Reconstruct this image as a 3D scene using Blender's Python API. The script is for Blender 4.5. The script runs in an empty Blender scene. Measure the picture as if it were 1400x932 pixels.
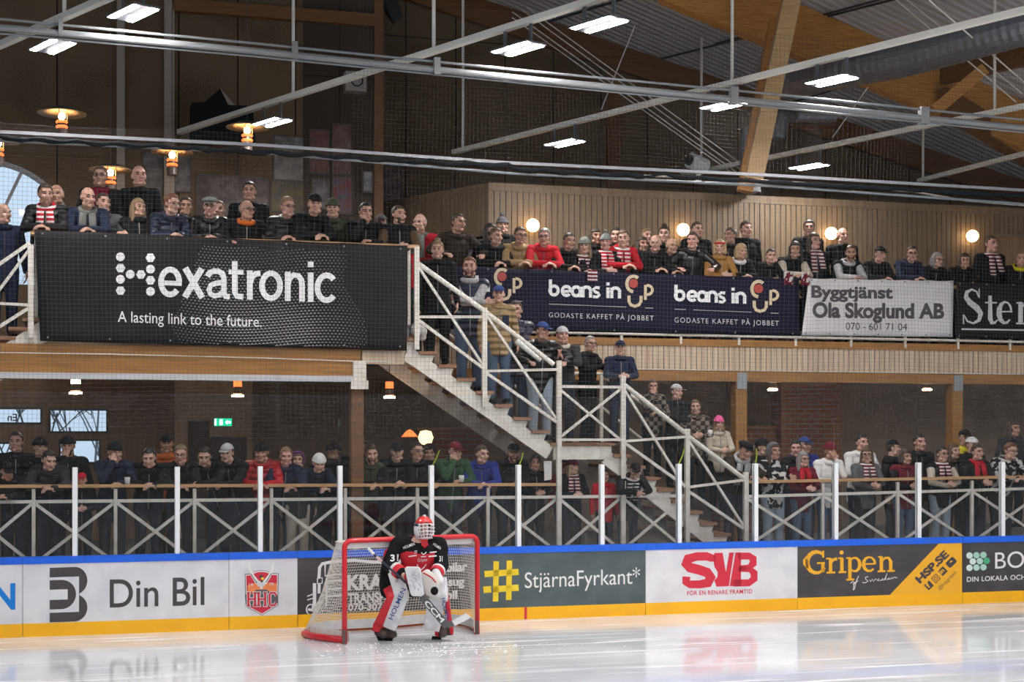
import bpy, bmesh, math, random
from mathutils import Vector, Matrix, Euler

# ------------------------------------------------------------------ camera, world, exposure
SC = bpy.context.scene
COL = SC.collection
FPX, HOR, CAMZ = 2000.0, 595.0, 2.47          # focal length in px of a 1400 wide frame, horizon row, camera height
cd = bpy.data.cameras.new('camera'); cam = bpy.data.objects.new('camera', cd); COL.objects.link(cam)
cd.sensor_fit = 'HORIZONTAL'; cd.sensor_width = 36.0; cd.lens = FPX / 1400 * 36.0
cd.shift_y = (HOR - 466.0) / 1400.0
cd.clip_start = 0.1; cd.clip_end = 300
cam.location = (0, 0, CAMZ); cam.rotation_euler = (math.pi / 2, 0, 0)
SC.camera = cam
SC.view_settings.view_transform = 'Standard'; SC.view_settings.look = 'None'
SC.view_settings.gamma = 1.0; SC.view_settings.use_curve_mapping = False
SC.view_settings.exposure = 0.0
wd = bpy.data.worlds.new('overcast_sky'); SC.world = wd; wd.use_nodes = True
bg = wd.node_tree.nodes['Background']; bg.inputs[0].default_value = (0.62, 0.80, 1.0, 1); bg.inputs[1].default_value = 1.0
SC.cycles.use_denoising = True
SC.cycles.max_bounces = 8; SC.cycles.transparent_max_bounces = 24
SC.cycles.diffuse_bounces = 4
LED_POWER = 160.0      # radiance of the hall's lamp panels
random.seed(7)

# ------------------------------------------------------------------ frames
# building frame: s runs along the rink boards, t goes back behind them, z up; the boards' foot is t = 0
ANG = math.radians(15.8)
UX, UY = math.cos(ANG), math.sin(ANG)
O0 = Vector((0.0, 19.6, 0.0))
def wb(s, t, z=0.0):
    return Vector((O0.x + s * UX - t * UY, O0.y + s * UY + t * UX, z))
def at(px, py, t):
    """where the sight line of a photo point meets the plane t of the building"""
    a = (px - 700.0) / FPX
    Y = (t + UX * O0.y) / (UX - UY * a)
    X = a * Y
    return Vector((UX * X + UY * (Y - O0.y), t, CAMZ - (py - HOR) / FPX * Y))
def atz(px, py, z):
    """world point on the level z"""
    Y = (CAMZ - z) * FPX / (py - HOR)
    return Vector(((px - 700.0) / FPX * Y, Y, z))
def aty(px, py, Y):
    return Vector(((px - 700.0) / FPX * Y, Y, CAMZ - (py - HOR) / FPX * Y))
def w2b(p):
    d = p - O0
    return Vector((d.x * UX + d.y * UY, -d.x * UY + d.y * UX, p.z))

# ------------------------------------------------------------------ materials
MATS = {}
def mat(name, col, rough=0.6, metal=0.0, emit=None, es=0.0, spec=0.5, coat=0.0):
    if name in MATS: return MATS[name]
    m = bpy.data.materials.new(name); m.use_nodes = True; MATS[name] = m
    b = m.node_tree.nodes['Principled BSDF']
    b.inputs['Base Color'].default_value = (*col, 1); b.inputs['Roughness'].default_value = rough
    b.inputs['Metallic'].default_value = metal; b.inputs['Specular IOR Level'].default_value = spec
    if coat: b.inputs['Coat Weight'].default_value = coat
    if emit: b.inputs['Emission Color'].default_value = (*emit, 1); b.inputs['Emission Strength'].default_value = es
    return m
def nd(m, t, **kw):
    n = m.node_tree.nodes.new(t)
    for k, v in kw.items(): setattr(n, k, v)
    return n
def lk(m, a, b): m.node_tree.links.new(a, b)
def vary(m, c1, c2, scale=(1, 1, 1), noise=6.0, detail=4.0, lo=0.35, hi=0.65, bump=0.0, bscale=None):
    """mottle a material between two colours with stretched noise in object space"""
    b = m.node_tree.nodes['Principled BSDF']
    tc = nd(m, 'ShaderNodeTexCoord'); mp = nd(m, 'ShaderNodeMapping'); mp.inputs['Scale'].default_value = scale
    nz = nd(m, 'ShaderNodeTexNoise'); nz.inputs['Scale'].default_value = noise; nz.inputs['Detail'].default_value = detail
    cr = nd(m, 'ShaderNodeValToRGB'); cr.color_ramp.elements[0].position = lo; cr.color_ramp.elements[1].position = hi
    cr.color_ramp.elements[0].color = (*c1, 1); cr.color_ramp.elements[1].color = (*c2, 1)
    lk(m, tc.outputs['Object'], mp.inputs[0]); lk(m, mp.outputs[0], nz.inputs['Vector'])
    lk(m, nz.outputs[0], cr.inputs[0]); lk(m, cr.outputs[0], b.inputs['Base Color'])
    if bump:
        bp = nd(m, 'ShaderNodeBump'); bp.inputs['Strength'].default_value = bump; bp.inputs['Distance'].default_value = 0.02
        lk(m, nz.outputs[0], bp.inputs['Height']); lk(m, bp.outputs[0], b.inputs['Normal'])
    return m
def srgb(r, g, b):
    f = lambda c: (c / 255 / 12.92) if c / 255 <= 0.04045 else ((c / 255 + 0.055) / 1.055) ** 2.4
    return (f(r), f(g), f(b))

# ------------------------------------------------------------------ mesh builder
BASE = {}
class MB:
    def __init__(self): self.v = []; self.f = []
    def add(self, vs, fs):
        n = len(self.v); self.v += [Vector(p) for p in vs]; self.f += [tuple(i + n for i in q) for q in fs]
        return self
    def box(self, a, b):
        x0, y0, z0 = (min(a[i], b[i]) for i in range(3)); x1, y1, z1 = (max(a[i], b[i]) for i in range(3))
        return self.add([(x0, y0, z0), (x1, y0, z0), (x1, y1, z0), (x0, y1, z0), (x0, y0, z1), (x1, y0, z1), (x1, y1, z1), (x0, y1, z1)],
                 [(0, 3, 2, 1), (4, 5, 6, 7), (0, 1, 5, 4), (1, 2, 6, 5), (2, 3, 7, 6), (3, 0, 4, 7)])
    def bar(self, p, q, w, h, up=(0, 0, 1)):
        p = Vector(p); q = Vector(q); d = (q - p).normalized(); up = Vector(up)
        x = d.cross(up)
        if x.length < 1e-4: x = d.cross(Vector((0, 1, 0)))
        x.normalize(); y = x.cross(d).normalized()
        vs = []
        for c in (p, q):
            for (i, j) in ((-1, -1), (1, -1), (1, 1), (-1, 1)): vs.append(c + x * (i * w / 2) + y * (j * h / 2))
        return self.add(vs, [(0, 1, 2, 3), (7, 6, 5, 4), (0, 4, 5, 1), (1, 5, 6, 2), (2, 6, 7, 3), (3, 7, 4, 0)])
    def tube(self, pts, r, n=8, closed=False, cap=True):
        pts = [Vector(p) for p in pts]; m = len(pts)
        rs = r if isinstance(r, (list, tuple)) else [r] * m
        vs = []; prev = None
        for i, p in enumerate(pts):
            if closed: d = pts[(i + 1) % m] - pts[i - 1]
            else: d = pts[min(i + 1, m - 1)] - pts[max(i - 1, 0)]
            d.normalize()
            if prev is None:
                x = d.cross(Vector((0, 0, 1)))
                if x.length < 1e-3: x = d.cross(Vector((0, 1, 0)))
            else: x = prev - d * prev.dot(d)
            x.normalize(); prev = x; y = d.cross(x)
            for k in range(n):
                a = 2 * math.pi * k / n
                vs.append(p + (x * math.cos(a) + y * math.sin(a)) * rs[i])
        fs = []
        for i in range(m if closed else m - 1):
            for k in range(n):
                a = i * n + k; b = i * n + (k + 1) % n; c = ((i + 1) % m) * n
                fs.append((a, b, c + (k + 1) % n, c + k))
        if cap and not closed:
            fs.append(tuple(range(n - 1, -1, -1))); fs.append(tuple(range((m - 1) * n, m * n)))
        return self.add(vs, fs)
    def ell(self, c, r, nu=16, nv=10, rot=None):
        c = Vector(c); R = rot.to_matrix() if rot is not None else Matrix.Identity(3)
        if not isinstance(r, (tuple, list)): r = (r, r, r)
        vs = [c + R @ Vector((0, 0, -r[2]))]; fs = []
        for j in range(1, nv):
            ph = -math.pi / 2 + math.pi * j / nv
            for i in range(nu):
                th = 2 * math.pi * i / nu
                vs.append(c + R @ Vector((r[0] * math.cos(ph) * math.cos(th), r[1] * math.cos(ph) * math.sin(th), r[2] * math.sin(ph))))
        vs.append(c + R @ Vector((0, 0, r[2])))
        for i in range(nu):
            fs.append((0, 1 + (i + 1) % nu, 1 + i))
            for j in range(nv - 2):
                a = 1 + j * nu + i; b = 1 + j * nu + (i + 1) % nu
                fs.append((a, b, b + nu, a + nu))
            a = 1 + (nv - 2) * nu
            fs.append((a + i, a + (i + 1) % nu, len(vs) - 1))
        return self.add(vs, fs)
    def cap(self, p, q, r0, r1, n=12):
        """capsule from p to q with radii r0, r1"""
        p = Vector(p); q = Vector(q); d = q - p; L = max(d.length, 1e-5); d = d / L
        pts = []; rs = []
        for k in range(1, 5):
            a = -math.pi / 2 + math.pi / 2 * k / 4
            pts.append(p + d * (math.sin(a) * r0)); rs.append(max(math.cos(a) * r0, 1e-4))
        for k in range(0, 4):
            a = math.pi / 2 * k / 4
            pts.append(q + d * (math.sin(a) * r1)); rs.append(max(math.cos(a) * r1, 1e-4))
        pts[0:0] = [p - d * r0 * 0.995]; rs[0:0] = [r0 * 0.08]
        pts.append(q + d * r1 * 0.995); rs.append(r1 * 0.08)
        return self.tube(pts, rs, n)
    def lathe(self, c, prof, n=20):
        c = Vector(c); vs = []; fs = []; m = len(prof)
        for (r, z) in prof:
            for k in range(n):
                a = 2 * math.pi * k / n; vs.append(c + Vector((r * math.cos(a), r * math.sin(a), z)))
        for i in range(m - 1):
            for k in range(n):
                a = i * n + k; b = i * n + (k + 1) % n
                fs.append((a, b, b + n, a + n))
        return self.add(vs, fs)
    def prism(self, poly, vec):
        poly = [Vector(p) for p in poly]; vec = Vector(vec); n = len(poly)
        return self.add(poly + [p + vec for p in poly], [tuple(range(n)), tuple(range(2 * n - 1, n - 1, -1))] +
                 [(i, i + n, (i + 1) % n + n, (i + 1) % n) for i in range(n)])
    def mesh(self, base=(0, 0, 0), smooth=False, name='mesh'):
        b = Vector(base); me = bpy.data.meshes.new(name)
        me.from_pydata([tuple(p - b) for p in self.v], [], self.f)
        bm = bmesh.new(); bm.from_mesh(me); bmesh.ops.recalc_face_normals(bm, faces=bm.faces); bm.to_mesh(me); bm.free()
        if smooth: me.polygons.foreach_set('use_smooth', [True] * len(me.polygons))
        return me
    def build(self, name, m, parent=None, base=None, frame='B', smooth=False):
        """link as one object; coordinates are absolute in the frame ('B' building, 'W' world)"""
        if parent is not None: base = BASE[parent.name]
        elif base is None:
            k = len(self.v)
            xs = [p.x for p in self.v]; ys = [p.y for p in self.v]; zs = [p.z for p in self.v]
            base = Vector(((min(xs) + max(xs)) / 2, (min(ys) + max(ys)) / 2, min(zs)))
        o = bpy.data.objects.new(name, self.mesh(base, smooth, name)); COL.objects.link(o)
        if m is not None: o.data.materials.append(m)
        BASE[o.name] = Vector(base)
        if parent is not None: o.parent = parent
        else: put(o, base, frame)
        return o
def put(o, base, frame='B'):
    if frame == 'B': o.location = wb(*base); o.rotation_euler = (0, 0, ANG)
    else: o.location = base
def thing(name, label, cat, base, group=None, frame='B'):
    o = bpy.data.objects.new(name, None); COL.objects.link(o); o.empty_display_size = 0.1
    BASE[o.name] = Vector(base); put(o, base, frame)
    return tag(o, label, cat, group)
def tag(o, label, cat, group=None, kind=None):
    o['label'] = label; o['category'] = cat
    if group: o['group'] = group
    if kind: o['kind'] = kind
    return o
def struct(o):
    o['kind'] = 'structure'; return o
def bevel(o, w=0.01, seg=2):
    md = o.modifiers.new('edge', 'BEVEL'); md.width = w; md.segments = seg; md.limit_method = 'ANGLE'; return o

# ------------------------------------------------------------------ flat lettering and emblems, drawn on a plane t
_txt = {}
def text_mesh(s, bold=0.0, space=1.0):
    key = (s, bold, space)
    if key not in _txt:
        cu = bpy.data.curves.new('lettering', 'FONT'); cu.body = s; cu.offset = bold; cu.space_character = space; cu.resolution_u = 6
        o = bpy.data.objects.new('lettering_tmp', cu); COL.objects.link(o)
        dg = bpy.context.evaluated_depsgraph_get(); dg.update()
        me = bpy.data.meshes.new_from_object(o.evaluated_get(dg))
        vs = [v.co.copy() for v in me.vertices]; fs = [tuple(p.vertices) for p in me.polygons]
        bpy.data.objects.remove(o); bpy.data.curves.remove(cu); bpy.data.meshes.remove(me)
        _txt[key] = (vs, fs)
    return _txt[key]
class Sheet:
    """flat shapes given as points of the photo's frame, mapped onto the real plane t of the building"""
    def __init__(self, t): self.t = t; self.mb = MB()
    def map(self, x, y): return at(x, y, self.t)
    def poly(self, pts):
        self.mb.add([self.map(x, y) for x, y in pts], [tuple(range(len(pts)))]); return self
    def text(self, s, a, b, h, bold=0.0, space=1.0, cap=None):
        """string with its box from baseline point a to baseline point b, capital height h px"""
        vs, fs = text_mesh(s, bold, space)
        x0 = min(v.x for v in vs); x1 = max(v.x for v in vs); ch = cap or CAPH
        out = []
        dx, dy = b[0] - a[0], b[1] - a[1]
        for v in vs:
            u = (v.x - x0) / (x1 - x0); k = v.y / ch
            out.append(self.map(a[0] + dx * u, a[1] + dy * u - h * k))
        self.mb.add(out, fs); return self
    def text_rot(self, s, a, ang, h, length, bold=0.0):
        """string rotated by ang degrees (counter-clockwise), baseline starting at a"""
        vs, fs = text_mesh(s, bold); x0 = min(v.x for v in vs); x1 = max(v.x for v in vs)
        c, n = math.cos(math.radians(ang)), math.sin(math.radians(ang)); out = []
        for v in vs:
            p = (v.x - x0) / (x1 - x0) * length; q = v.y / CAPH * h
            out.append(self.map(a[0] + p * c - q * n, a[1] - p * n - q * c))
        self.mb.add(out, fs); return self
    def stroke(self, pts, w):
        ws = w if isinstance(w, (list, tuple)) else [w] * len(pts)
        L = []; R = []
        for i, p in enumerate(pts):
            a = pts[max(i - 1, 0)]; b = pts[min(i + 1, len(pts) - 1)]
            dx, dy = b[0] - a[0], b[1] - a[1]; k = math.hypot(dx, dy) or 1
            nx, ny = -dy / k * ws[i] / 2, dx / k * ws[i] / 2
            L.append((p[0] + nx, p[1] + ny)); R.append((p[0] - nx, p[1] - ny))
        n = len(pts)
        self.mb.add([self.map(x, y) for x, y in L + R], [(i, i + 1, n + i + 1, n + i) for i in range(n - 1)]); return self
    def arc(self, c, r, a0, a1, w, n=18, ry=None, shear=0.0):
        ry = ry or r; pts = []
        for i in range(n + 1):
            a = math.radians(a0 + (a1 - a0) * i / n)
            x = c[0] + r * math.cos(a); pts.append((x, c[1] - ry * math.sin(a) + shear * (x - c[0])))
        return self.stroke(pts, w)
    def disc(self, c, r, n=24, a0=0.0, ry=None):
        ry = ry or r
        return self.poly([(c[0] + r * math.cos(a0 + 2 * math.pi * i / n), c[1] + ry * math.sin(a0 + 2 * math.pi * i / n)) for i in range(n)])
    def build(self, name, m, parent): 
        o = self.mb.build(name, m, parent)
        return o
_v, _f = text_mesh('H'); CAPH = max(v.y for v in _v)
# ------------------------------------------------------------------ shared materials
white_paint = vary(mat('white_paint', (0.7, 0.68, 0.62), 0.45), (0.62, 0.58, 0.50), (0.74, 0.71, 0.65), (1, 1, 1), 9, 5)
post_white = mat('post_white', (0.78, 0.80, 0.82), 0.35)
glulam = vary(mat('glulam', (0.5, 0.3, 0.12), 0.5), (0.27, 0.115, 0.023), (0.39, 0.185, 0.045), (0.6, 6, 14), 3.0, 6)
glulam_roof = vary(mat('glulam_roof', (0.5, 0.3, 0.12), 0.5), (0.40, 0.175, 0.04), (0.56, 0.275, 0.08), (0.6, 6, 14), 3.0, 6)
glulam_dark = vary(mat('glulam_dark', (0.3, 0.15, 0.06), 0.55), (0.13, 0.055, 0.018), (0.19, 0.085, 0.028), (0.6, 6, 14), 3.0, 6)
pale_wood = vary(mat('pale_wood', (0.5, 0.36, 0.22), 0.55), (0.44, 0.27, 0.12), (0.56, 0.37, 0.18), (1, 8, 14), 3.0, 6)
rail_wood = vary(mat('rail_wood', (0.5, 0.3, 0.14), 0.4), (0.46, 0.25, 0.10), (0.58, 0.34, 0.15), (1, 10, 10), 3.0, 5)
cladding = vary(mat('cladding', (0.6, 0.5, 0.4), 0.6), (0.52, 0.39, 0.275), (0.66, 0.53, 0.39), (9, 9, 0.7), 2.0, 5)
cladding_gap = mat('cladding_gap', (0.16, 0.10, 0.06), 0.8)
tread_wood = vary(mat('tread_wood', (0.3, 0.15, 0.08), 0.5), (0.22, 0.10, 0.05), (0.34, 0.17, 0.09), (1, 10, 10), 3.0, 5)
steel = mat('galvanised_steel', (0.20, 0.205, 0.215), 0.55, 0.35)
dark_metal = mat('dark_metal', (0.05, 0.05, 0.055), 0.45, 0.6)
tray_paint = mat('tray_paint', (0.74, 0.72, 0.66), 0.5)
black_cloth = mat('black_cloth', (0.010, 0.010, 0.012), 0.85, spec=.2)
concrete = vary(mat('concrete', (0.2, 0.19, 0.18), 0.85), (0.13, 0.125, 0.12), (0.20, 0.195, 0.19), (1, 1, 1), 4, 6)
wool_panel = mat('wool_panel', (0.15, 0.12, 0.09), 0.95, spec=0.1)
def panelled(m, c1, c2, cs, w, h, off):
    """fibre board panels with thin dark seams, laid in the wall's own plane"""
    b = m.node_tree.nodes['Principled BSDF']
    tc = nd(m, 'ShaderNodeTexCoord'); sp = nd(m, 'ShaderNodeSeparateXYZ'); cb = nd(m, 'ShaderNodeCombineXYZ')
    br = nd(m, 'ShaderNodeTexBrick'); br.offset = off; br.inputs['Scale'].default_value = 1.0
    br.inputs['Mortar Size'].default_value = 0.012; br.inputs['Brick Width'].default_value = w; br.inputs['Row Height'].default_value = h
    br.inputs['Mortar'].default_value = (*cs, 1)
    nz = nd(m, 'ShaderNodeTexNoise'); nz.inputs['Scale'].default_value = 45; nz.inputs['Detail'].default_value = 6
    n2 = nd(m, 'ShaderNodeTexNoise'); n2.inputs['Scale'].default_value = 0.8
    ad = nd(m, 'ShaderNodeMath', operation='ADD'); 
    cr = nd(m, 'ShaderNodeValToRGB'); cr.color_ramp.elements[0].position = 0.8; cr.color_ramp.elements[1].position = 1.2
    cr.color_ramp.elements[0].color = (*c1, 1); cr.color_ramp.elements[1].color = (*c2, 1)
    lk(m, tc.outputs['Object'], sp.inputs[0]); lk(m, sp.outputs[0], cb.inputs[0]); lk(m, sp.outputs[2], cb.inputs[1])
    lk(m, cb.outputs[0], br.inputs['Vector']); lk(m, tc.outputs['Object'], nz.inputs['Vector']); lk(m, tc.outputs['Object'], n2.inputs['Vector'])
    lk(m, nz.outputs[0], ad.inputs[0]); lk(m, n2.outputs[0], ad.inputs[1]); lk(m, ad.outputs[0], cr.inputs[0])
    lk(m, cr.outputs[0], br.inputs['Color1']); lk(m, cr.outputs[0], br.inputs['Color2']); lk(m, br.outputs[0], b.inputs['Base Color'])
    return m
panelled(wool_panel, (0.105, 0.073, 0.045), (0.158, 0.114, 0.073), (0.02, 0.013, 0.008), 1.0, 3.1, 0.0)
brick = mat('brick', (0.12, 0.05, 0.035), 0.85)
panelled(brick, (0.10, 0.036, 0.022), (0.18, 0.066, 0.04), (0.16, 0.13, 0.11), 0.27, 0.09, 0.5)

# ------------------------------------------------------------------ ice
ice = mat('ice', (0.86, 0.88, 0.91), 0.14)
b = ice.node_tree.nodes['Principled BSDF']; b.inputs['IOR'].default_value = 1.31; b.inputs['Specular IOR Level'].default_value = 0.5
tc = nd(ice, 'ShaderNodeTexCoord')
def streak(rot, scale, noise, lo, hi, dist=0.0):
    mp = nd(ice, 'ShaderNodeMapping'); mp.inputs['Rotation'].default_value = (0, 0, rot); mp.inputs['Scale'].default_value = scale
    nz = nd(ice, 'ShaderNodeTexNoise'); nz.inputs['Scale'].default_value = noise; nz.inputs['Detail'].default_value = 5; nz.inputs['Distortion'].default_value = dist
    mr = nd(ice, 'ShaderNodeMapRange'); mr.inputs['From Min'].default_value = lo; mr.inputs['From Max'].default_value = hi
    lk(ice, tc.outputs['Object'], mp.inputs[0]); lk(ice, mp.outputs[0], nz.inputs['Vector']); lk(ice, nz.outputs[0], mr.inputs['Value'])
    return mr.outputs[0]
s1 = streak(0.18, (0.22, 2.6, 1), 1.5, 0.535, 0.70, 0.7); s2 = streak(-0.35, (0.16, 4.0, 1), 2.0, 0.57, 0.70, 0.5); s3 = streak(0, (1, 1, 1), 0.6, 0.4, 0.7)
mx = nd(ice, 'ShaderNodeMath', operation='MAXIMUM'); lk(ice, s1, mx.inputs[0]); lk(ice, s2, mx.inputs[1])
rr = nd(ice, 'ShaderNodeMapRange'); rr.inputs['To Min'].default_value = 0.07; rr.inputs['To Max'].default_value = 0.34; lk(ice, mx.outputs[0], rr.inputs['Value'])
lk(ice, rr.outputs[0], b.inputs['Roughness'])
sc = nd(ice, 'ShaderNodeMapRange'); sc.inputs['To Min'].default_value = 0.95; sc.inputs['To Max'].default_value = 0.12; lk(ice, mx.outputs[0], sc.inputs['Value'])
lk(ice, sc.outputs[0], b.inputs['Specular IOR Level'])
cr = nd(ice, 'ShaderNodeValToRGB'); cr.color_ramp.elements[0].color = (0.60, 0.62, 0.65, 1); cr.color_ramp.elements[1].color = (0.84, 0.85, 0.87, 1)
am = nd(ice, 'ShaderNodeMath', operation='MAXIMUM'); lk(ice, mx.outputs[0], am.inputs[0]); lk(ice, s3, am.inputs[1]); lk(ice, am.outputs[0], cr.inputs[0]); lk(ice, cr.outputs[0], b.inputs['Base Color'])
bp = nd(ice, 'ShaderNodeBump'); bp.inputs['Strength'].default_value = 0.05; bp.inputs['Distance'].default_value = 0.01
n9 = nd(ice, 'ShaderNodeTexNoise'); n9.inputs['Scale'].default_value = 9; n9.inputs['Detail'].default_value = 3
lk(ice, tc.outputs['Object'], n9.inputs['Vector']); lk(ice, n9.outputs[0], bp.inputs['Height']); lk(ice, bp.outputs[0], b.inputs['Normal'])
struct(MB().add([(-24, -34, 0), (24, -34, 0), (24, 0.02, 0), (-24, 0.02, 0)], [(0, 1, 2, 3)]).build('floor_ice', ice, base=(0, 0, 0)))

# ------------------------------------------------------------------ rink boards with adverts
Z_KICK, Z_BLUE, Z_TOP, B_TH = 0.165, 0.893, 0.98, 0.10
def board_mat(name, c, c2=None):
    m = mat(name, c, 0.32, coat=0.15); c2 = c2 or tuple(x * 0.90 for x in c)
    vary(m, c, c2, (1, 1, 1), 3.0, 8, 0.42, 0.70); return m
bd_white = board_mat('board_white', (0.72, 0.72, 0.75), (0.62, 0.62, 0.66))
bd_dark = board_mat('board_charcoal', (0.048, 0.044, 0.048), (0.07, 0.065, 0.07))
bd_green = board_mat('board_green', (0.085, 0.115, 0.12), (0.06, 0.085, 0.085))
kick_yellow = board_mat('kick_yellow', (0.92, 0.47, 0.004), (0.88, 0.44, 0.004))
cap_blue = board_mat('cap_blue', (0.006, 0.125, 0.78), (0.008, 0.11, 0.66))
ink = mat('dark_ink', (0.055, 0.048, 0.055), 0.4); white_ink = mat('white_ink', (0.78, 0.78, 0.79), 0.4)
red_ink = mat('red_ink', (0.62, 0.022, 0.05), 0.4); blue_ink = mat('blue_ink', (0.0, 0.20, 0.66), 0.4)
yellow_ink = mat('yellow_ink', (0.83, 0.60, 0.02), 0.4); orange_ink = mat('orange_ink', (0.83, 0.42, 0.02), 0.4)
pale_orange = mat('pale_orange_ink', (0.83, 0.24, 0.07), 0.4); grey_ink = mat('grey_ink', (0.11, 0.10, 0.12), 0.4)
silver_ink = mat('silver_ink', (0.60, 0.60, 0.62), 0.45); cream_ink = mat('cream_ink', (0.62, 0.50, 0.33), 0.45)
brick_ink = mat('brick_red_ink', (0.42, 0.045, 0.03), 0.45)
def adv(x0, x1, face, label):
    s0 = at(x0, 800, 0).x; s1 = at(x1, 800, 0).x; g = 0.003
    r = thing('rink_board', label, 'rink board', ((s0 + s1) / 2, 0.05, 0), 'advert boards round the ice')
    MB().box((s0 + g, 0, Z_KICK), (s1 - g, B_TH, Z_BLUE)).build('advert_face', face, r)
    MB().box((s0 + g, -0.004, 0), (s1 - g, B_TH, Z_KICK)).build('kickplate', kick_yellow, r)
    MB().box((s0 + g, -0.012, Z_BLUE), (s1 - g, B_TH + 0.02, Z_TOP)).build('top_cap', cap_blue, r)
    mb = MB()
    for k in range(int((s1 - s0) / 0.28)):
        c = (s0 + 0.14 + k * 0.28, -0.013, Z_BLUE + 0.05)
        mb.tube([c, (c[0], -0.016, c[2])], 0.006, 6)
    o = mb.build('cap_screw', steel, r); o['kind'] = 'stuff'
    return r
T1, T2, T3, T4 = -0.003, -0.0045, -0.006, -0.0075
# far left: end of a blue word
r = adv(-260, 31, bd_white, 'white rink board with a blue letter N at the edge of the picture')
Sheet(T1).text('N', (-9, 832.5), (21, 831.5), 33, 0.035).build('lettering', blue_ink, r)
# Din Bil
r = adv(31, 313, bd_white, 'white rink board with a striped B emblem and the words Din Bil')
sh = Sheet(T1)
def blob(pts): return [(x, y - 0.035 * (x - 68)) for x, y in pts]
lob = [(68, 776)] + [(102 + 17.5 * math.cos(a), 795 - 19 * math.sin(a)) for a in [math.pi / 2 - k * 0.196 for k in range(0, 15)]]
lob += [(102 + 17.5 * math.cos(a), 832 - 18.5 * math.sin(a)) for a in [1.18 - k * 0.196 for k in range(0, 15)]] + [(68, 850.5)]
sh.poly(blob(lob)); sh.build('emblem', ink, r)
sh = Sheet(T2); sh.poly(blob([(67.5, 789.2), (108, 789.2), (108, 837.5), (67.5, 837.5)])).build('emblem_white_band', bd_white, r)
sh = Sheet(T3); dl = [(68, 793)] + [(84 + 20 * math.cos(a), 813 - 20 * math.sin(a)) for a in [math.pi / 2 - k * math.pi / 16 for k in range(17)]] + [(68, 833)]
sh.poly(blob(dl)).build('emblem_core', ink, r)
Sheet(T4).poly(blob([(67.5, 806), (92.5, 806), (92.5, 820), (67.5, 820)])).build('emblem_slot', bd_white, r)
Sheet(T1).text('Din Bil', (150, 830), (279.5, 826.3), 37.5, 0.008).build('lettering', ink, r)
# club crest
r = adv(313, 407, bd_white, 'white rink board with a red shield crest and white wings')
def shield(g):
    pts = [(335.5 - g, 785.5 - g), (346, 784.0 - g)]
    pts += [(357.5 + (11.5) * math.cos(a) , 784.0 - g * 0.7 - 4 * math.sin(a)) for a in [math.pi - k * math.pi / 10 for k in range(1, 10)]]
    pts += [(369, 784 - g), (380 + g, 784.5 - g), (379.2 + g, 827 + g * 0.3), (358.2, 840 + g), (337 - g, 828.6 + g * 0.3)]
    return pts
Sheet(T1).poly(shield(1.0)).build('crest_rim', grey_ink, r)
Sheet(T2).poly(shield(0)).build('crest_white', white_ink, r)
Sheet(T3).poly([(358 + (x - 358) * 0.95, 811 + (y - 811) * 0.95) for x, y in shield(0)]).build('crest_field', red_ink, r)
Sheet(T3 - .001).poly([(338.5, 800), (348, 797), (368, 796.5), (378.5, 797), (378.3, 809), (338.6, 810)]).build('crest_band', pale_orange, r)
sh = Sheet(T4 - .0005); sh.poly([(335, 812.5), (345, 811), (350, 806), (364, 805.5), (371, 810.5), (380, 811.5), (379.5, 825), (369, 828.5), (346, 829), (336, 826)]).build('crest_grey_band', grey_ink, r)  # dark grey printed band behind the crest letters
sh = Sheet(-0.009)
for m0 in (1, -1):
    X = lambda x: 357 + m0 * (x - 357)
    sh.poly([(X(354), 801), (X(349), 797), (X(343.5), 788), (X(340.0), 777), (X(339.6), 769), (X(341.4), 769), (X(343.2), 778), (X(347.5), 786), (X(353.8), 793.5), (X(357), 801)])
sh.poly([(352.5, 794), (361.5, 793.5), (362, 801), (352, 801.5)]); sh.disc((357.3, 802.6), 2.3).build('crest_wings', white_ink, r)
sh = Sheet(-0.0105); sh.stroke([(343, 784), (347, 791), (351.5, 797)], 1.1); sh.stroke([(371, 783.5), (367, 790.5), (363.5, 796)], 1.1); sh.disc((357.2, 788), 2.4); sh.disc((357.8, 794.2), 1.8)
sh.build('crest_feather_marks', ink, r)
Sheet(-0.012).poly([(357, 789), (361, 789.5), (360, 792.8), (357.2, 792)]).build('crest_beak', yellow_ink, r)
sh = Sheet(-0.0105); sh.text('19', (340.5, 801.5), (345.8, 801.3), 4.2).text('79', (368.2, 800.6), (374, 800.4), 4.2).build('crest_year', white_ink, r)
def hhc(t, w):
    sh = Sheet(t)
    for x in (339.6, 353.6):
        for q in (0, 9.0):
            sh.stroke([(x + q, 809.2 - w * .2), (x + q, 828.6 + w * .2)], 3.0 + w); sh.stroke([(x + q - 2.3 - w / 2, 810.2), (x + q + 2.3 + w / 2, 810.2)], 2.0 + w); sh.stroke([(x + q - 2.3 - w / 2, 827.6), (x + q + 2.3 + w / 2, 827.6)], 2.0 + w)
        sh.stroke([(x, 818.8), (x + 9, 818.6)], 2.4 + w)
    sh.stroke([(378, 814), (375.5, 810.2), (370, 810.2), (368.6, 812.5), (368.6, 825), (370.2, 827.2), (375.4, 827), (377.6, 823.5)], 2.9 + w)
    return sh
hhc(-0.0105, 1.7).build('crest_letter_rim', white_ink, r); hhc(-0.012, 0).build('lettering', red_ink, r)
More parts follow.
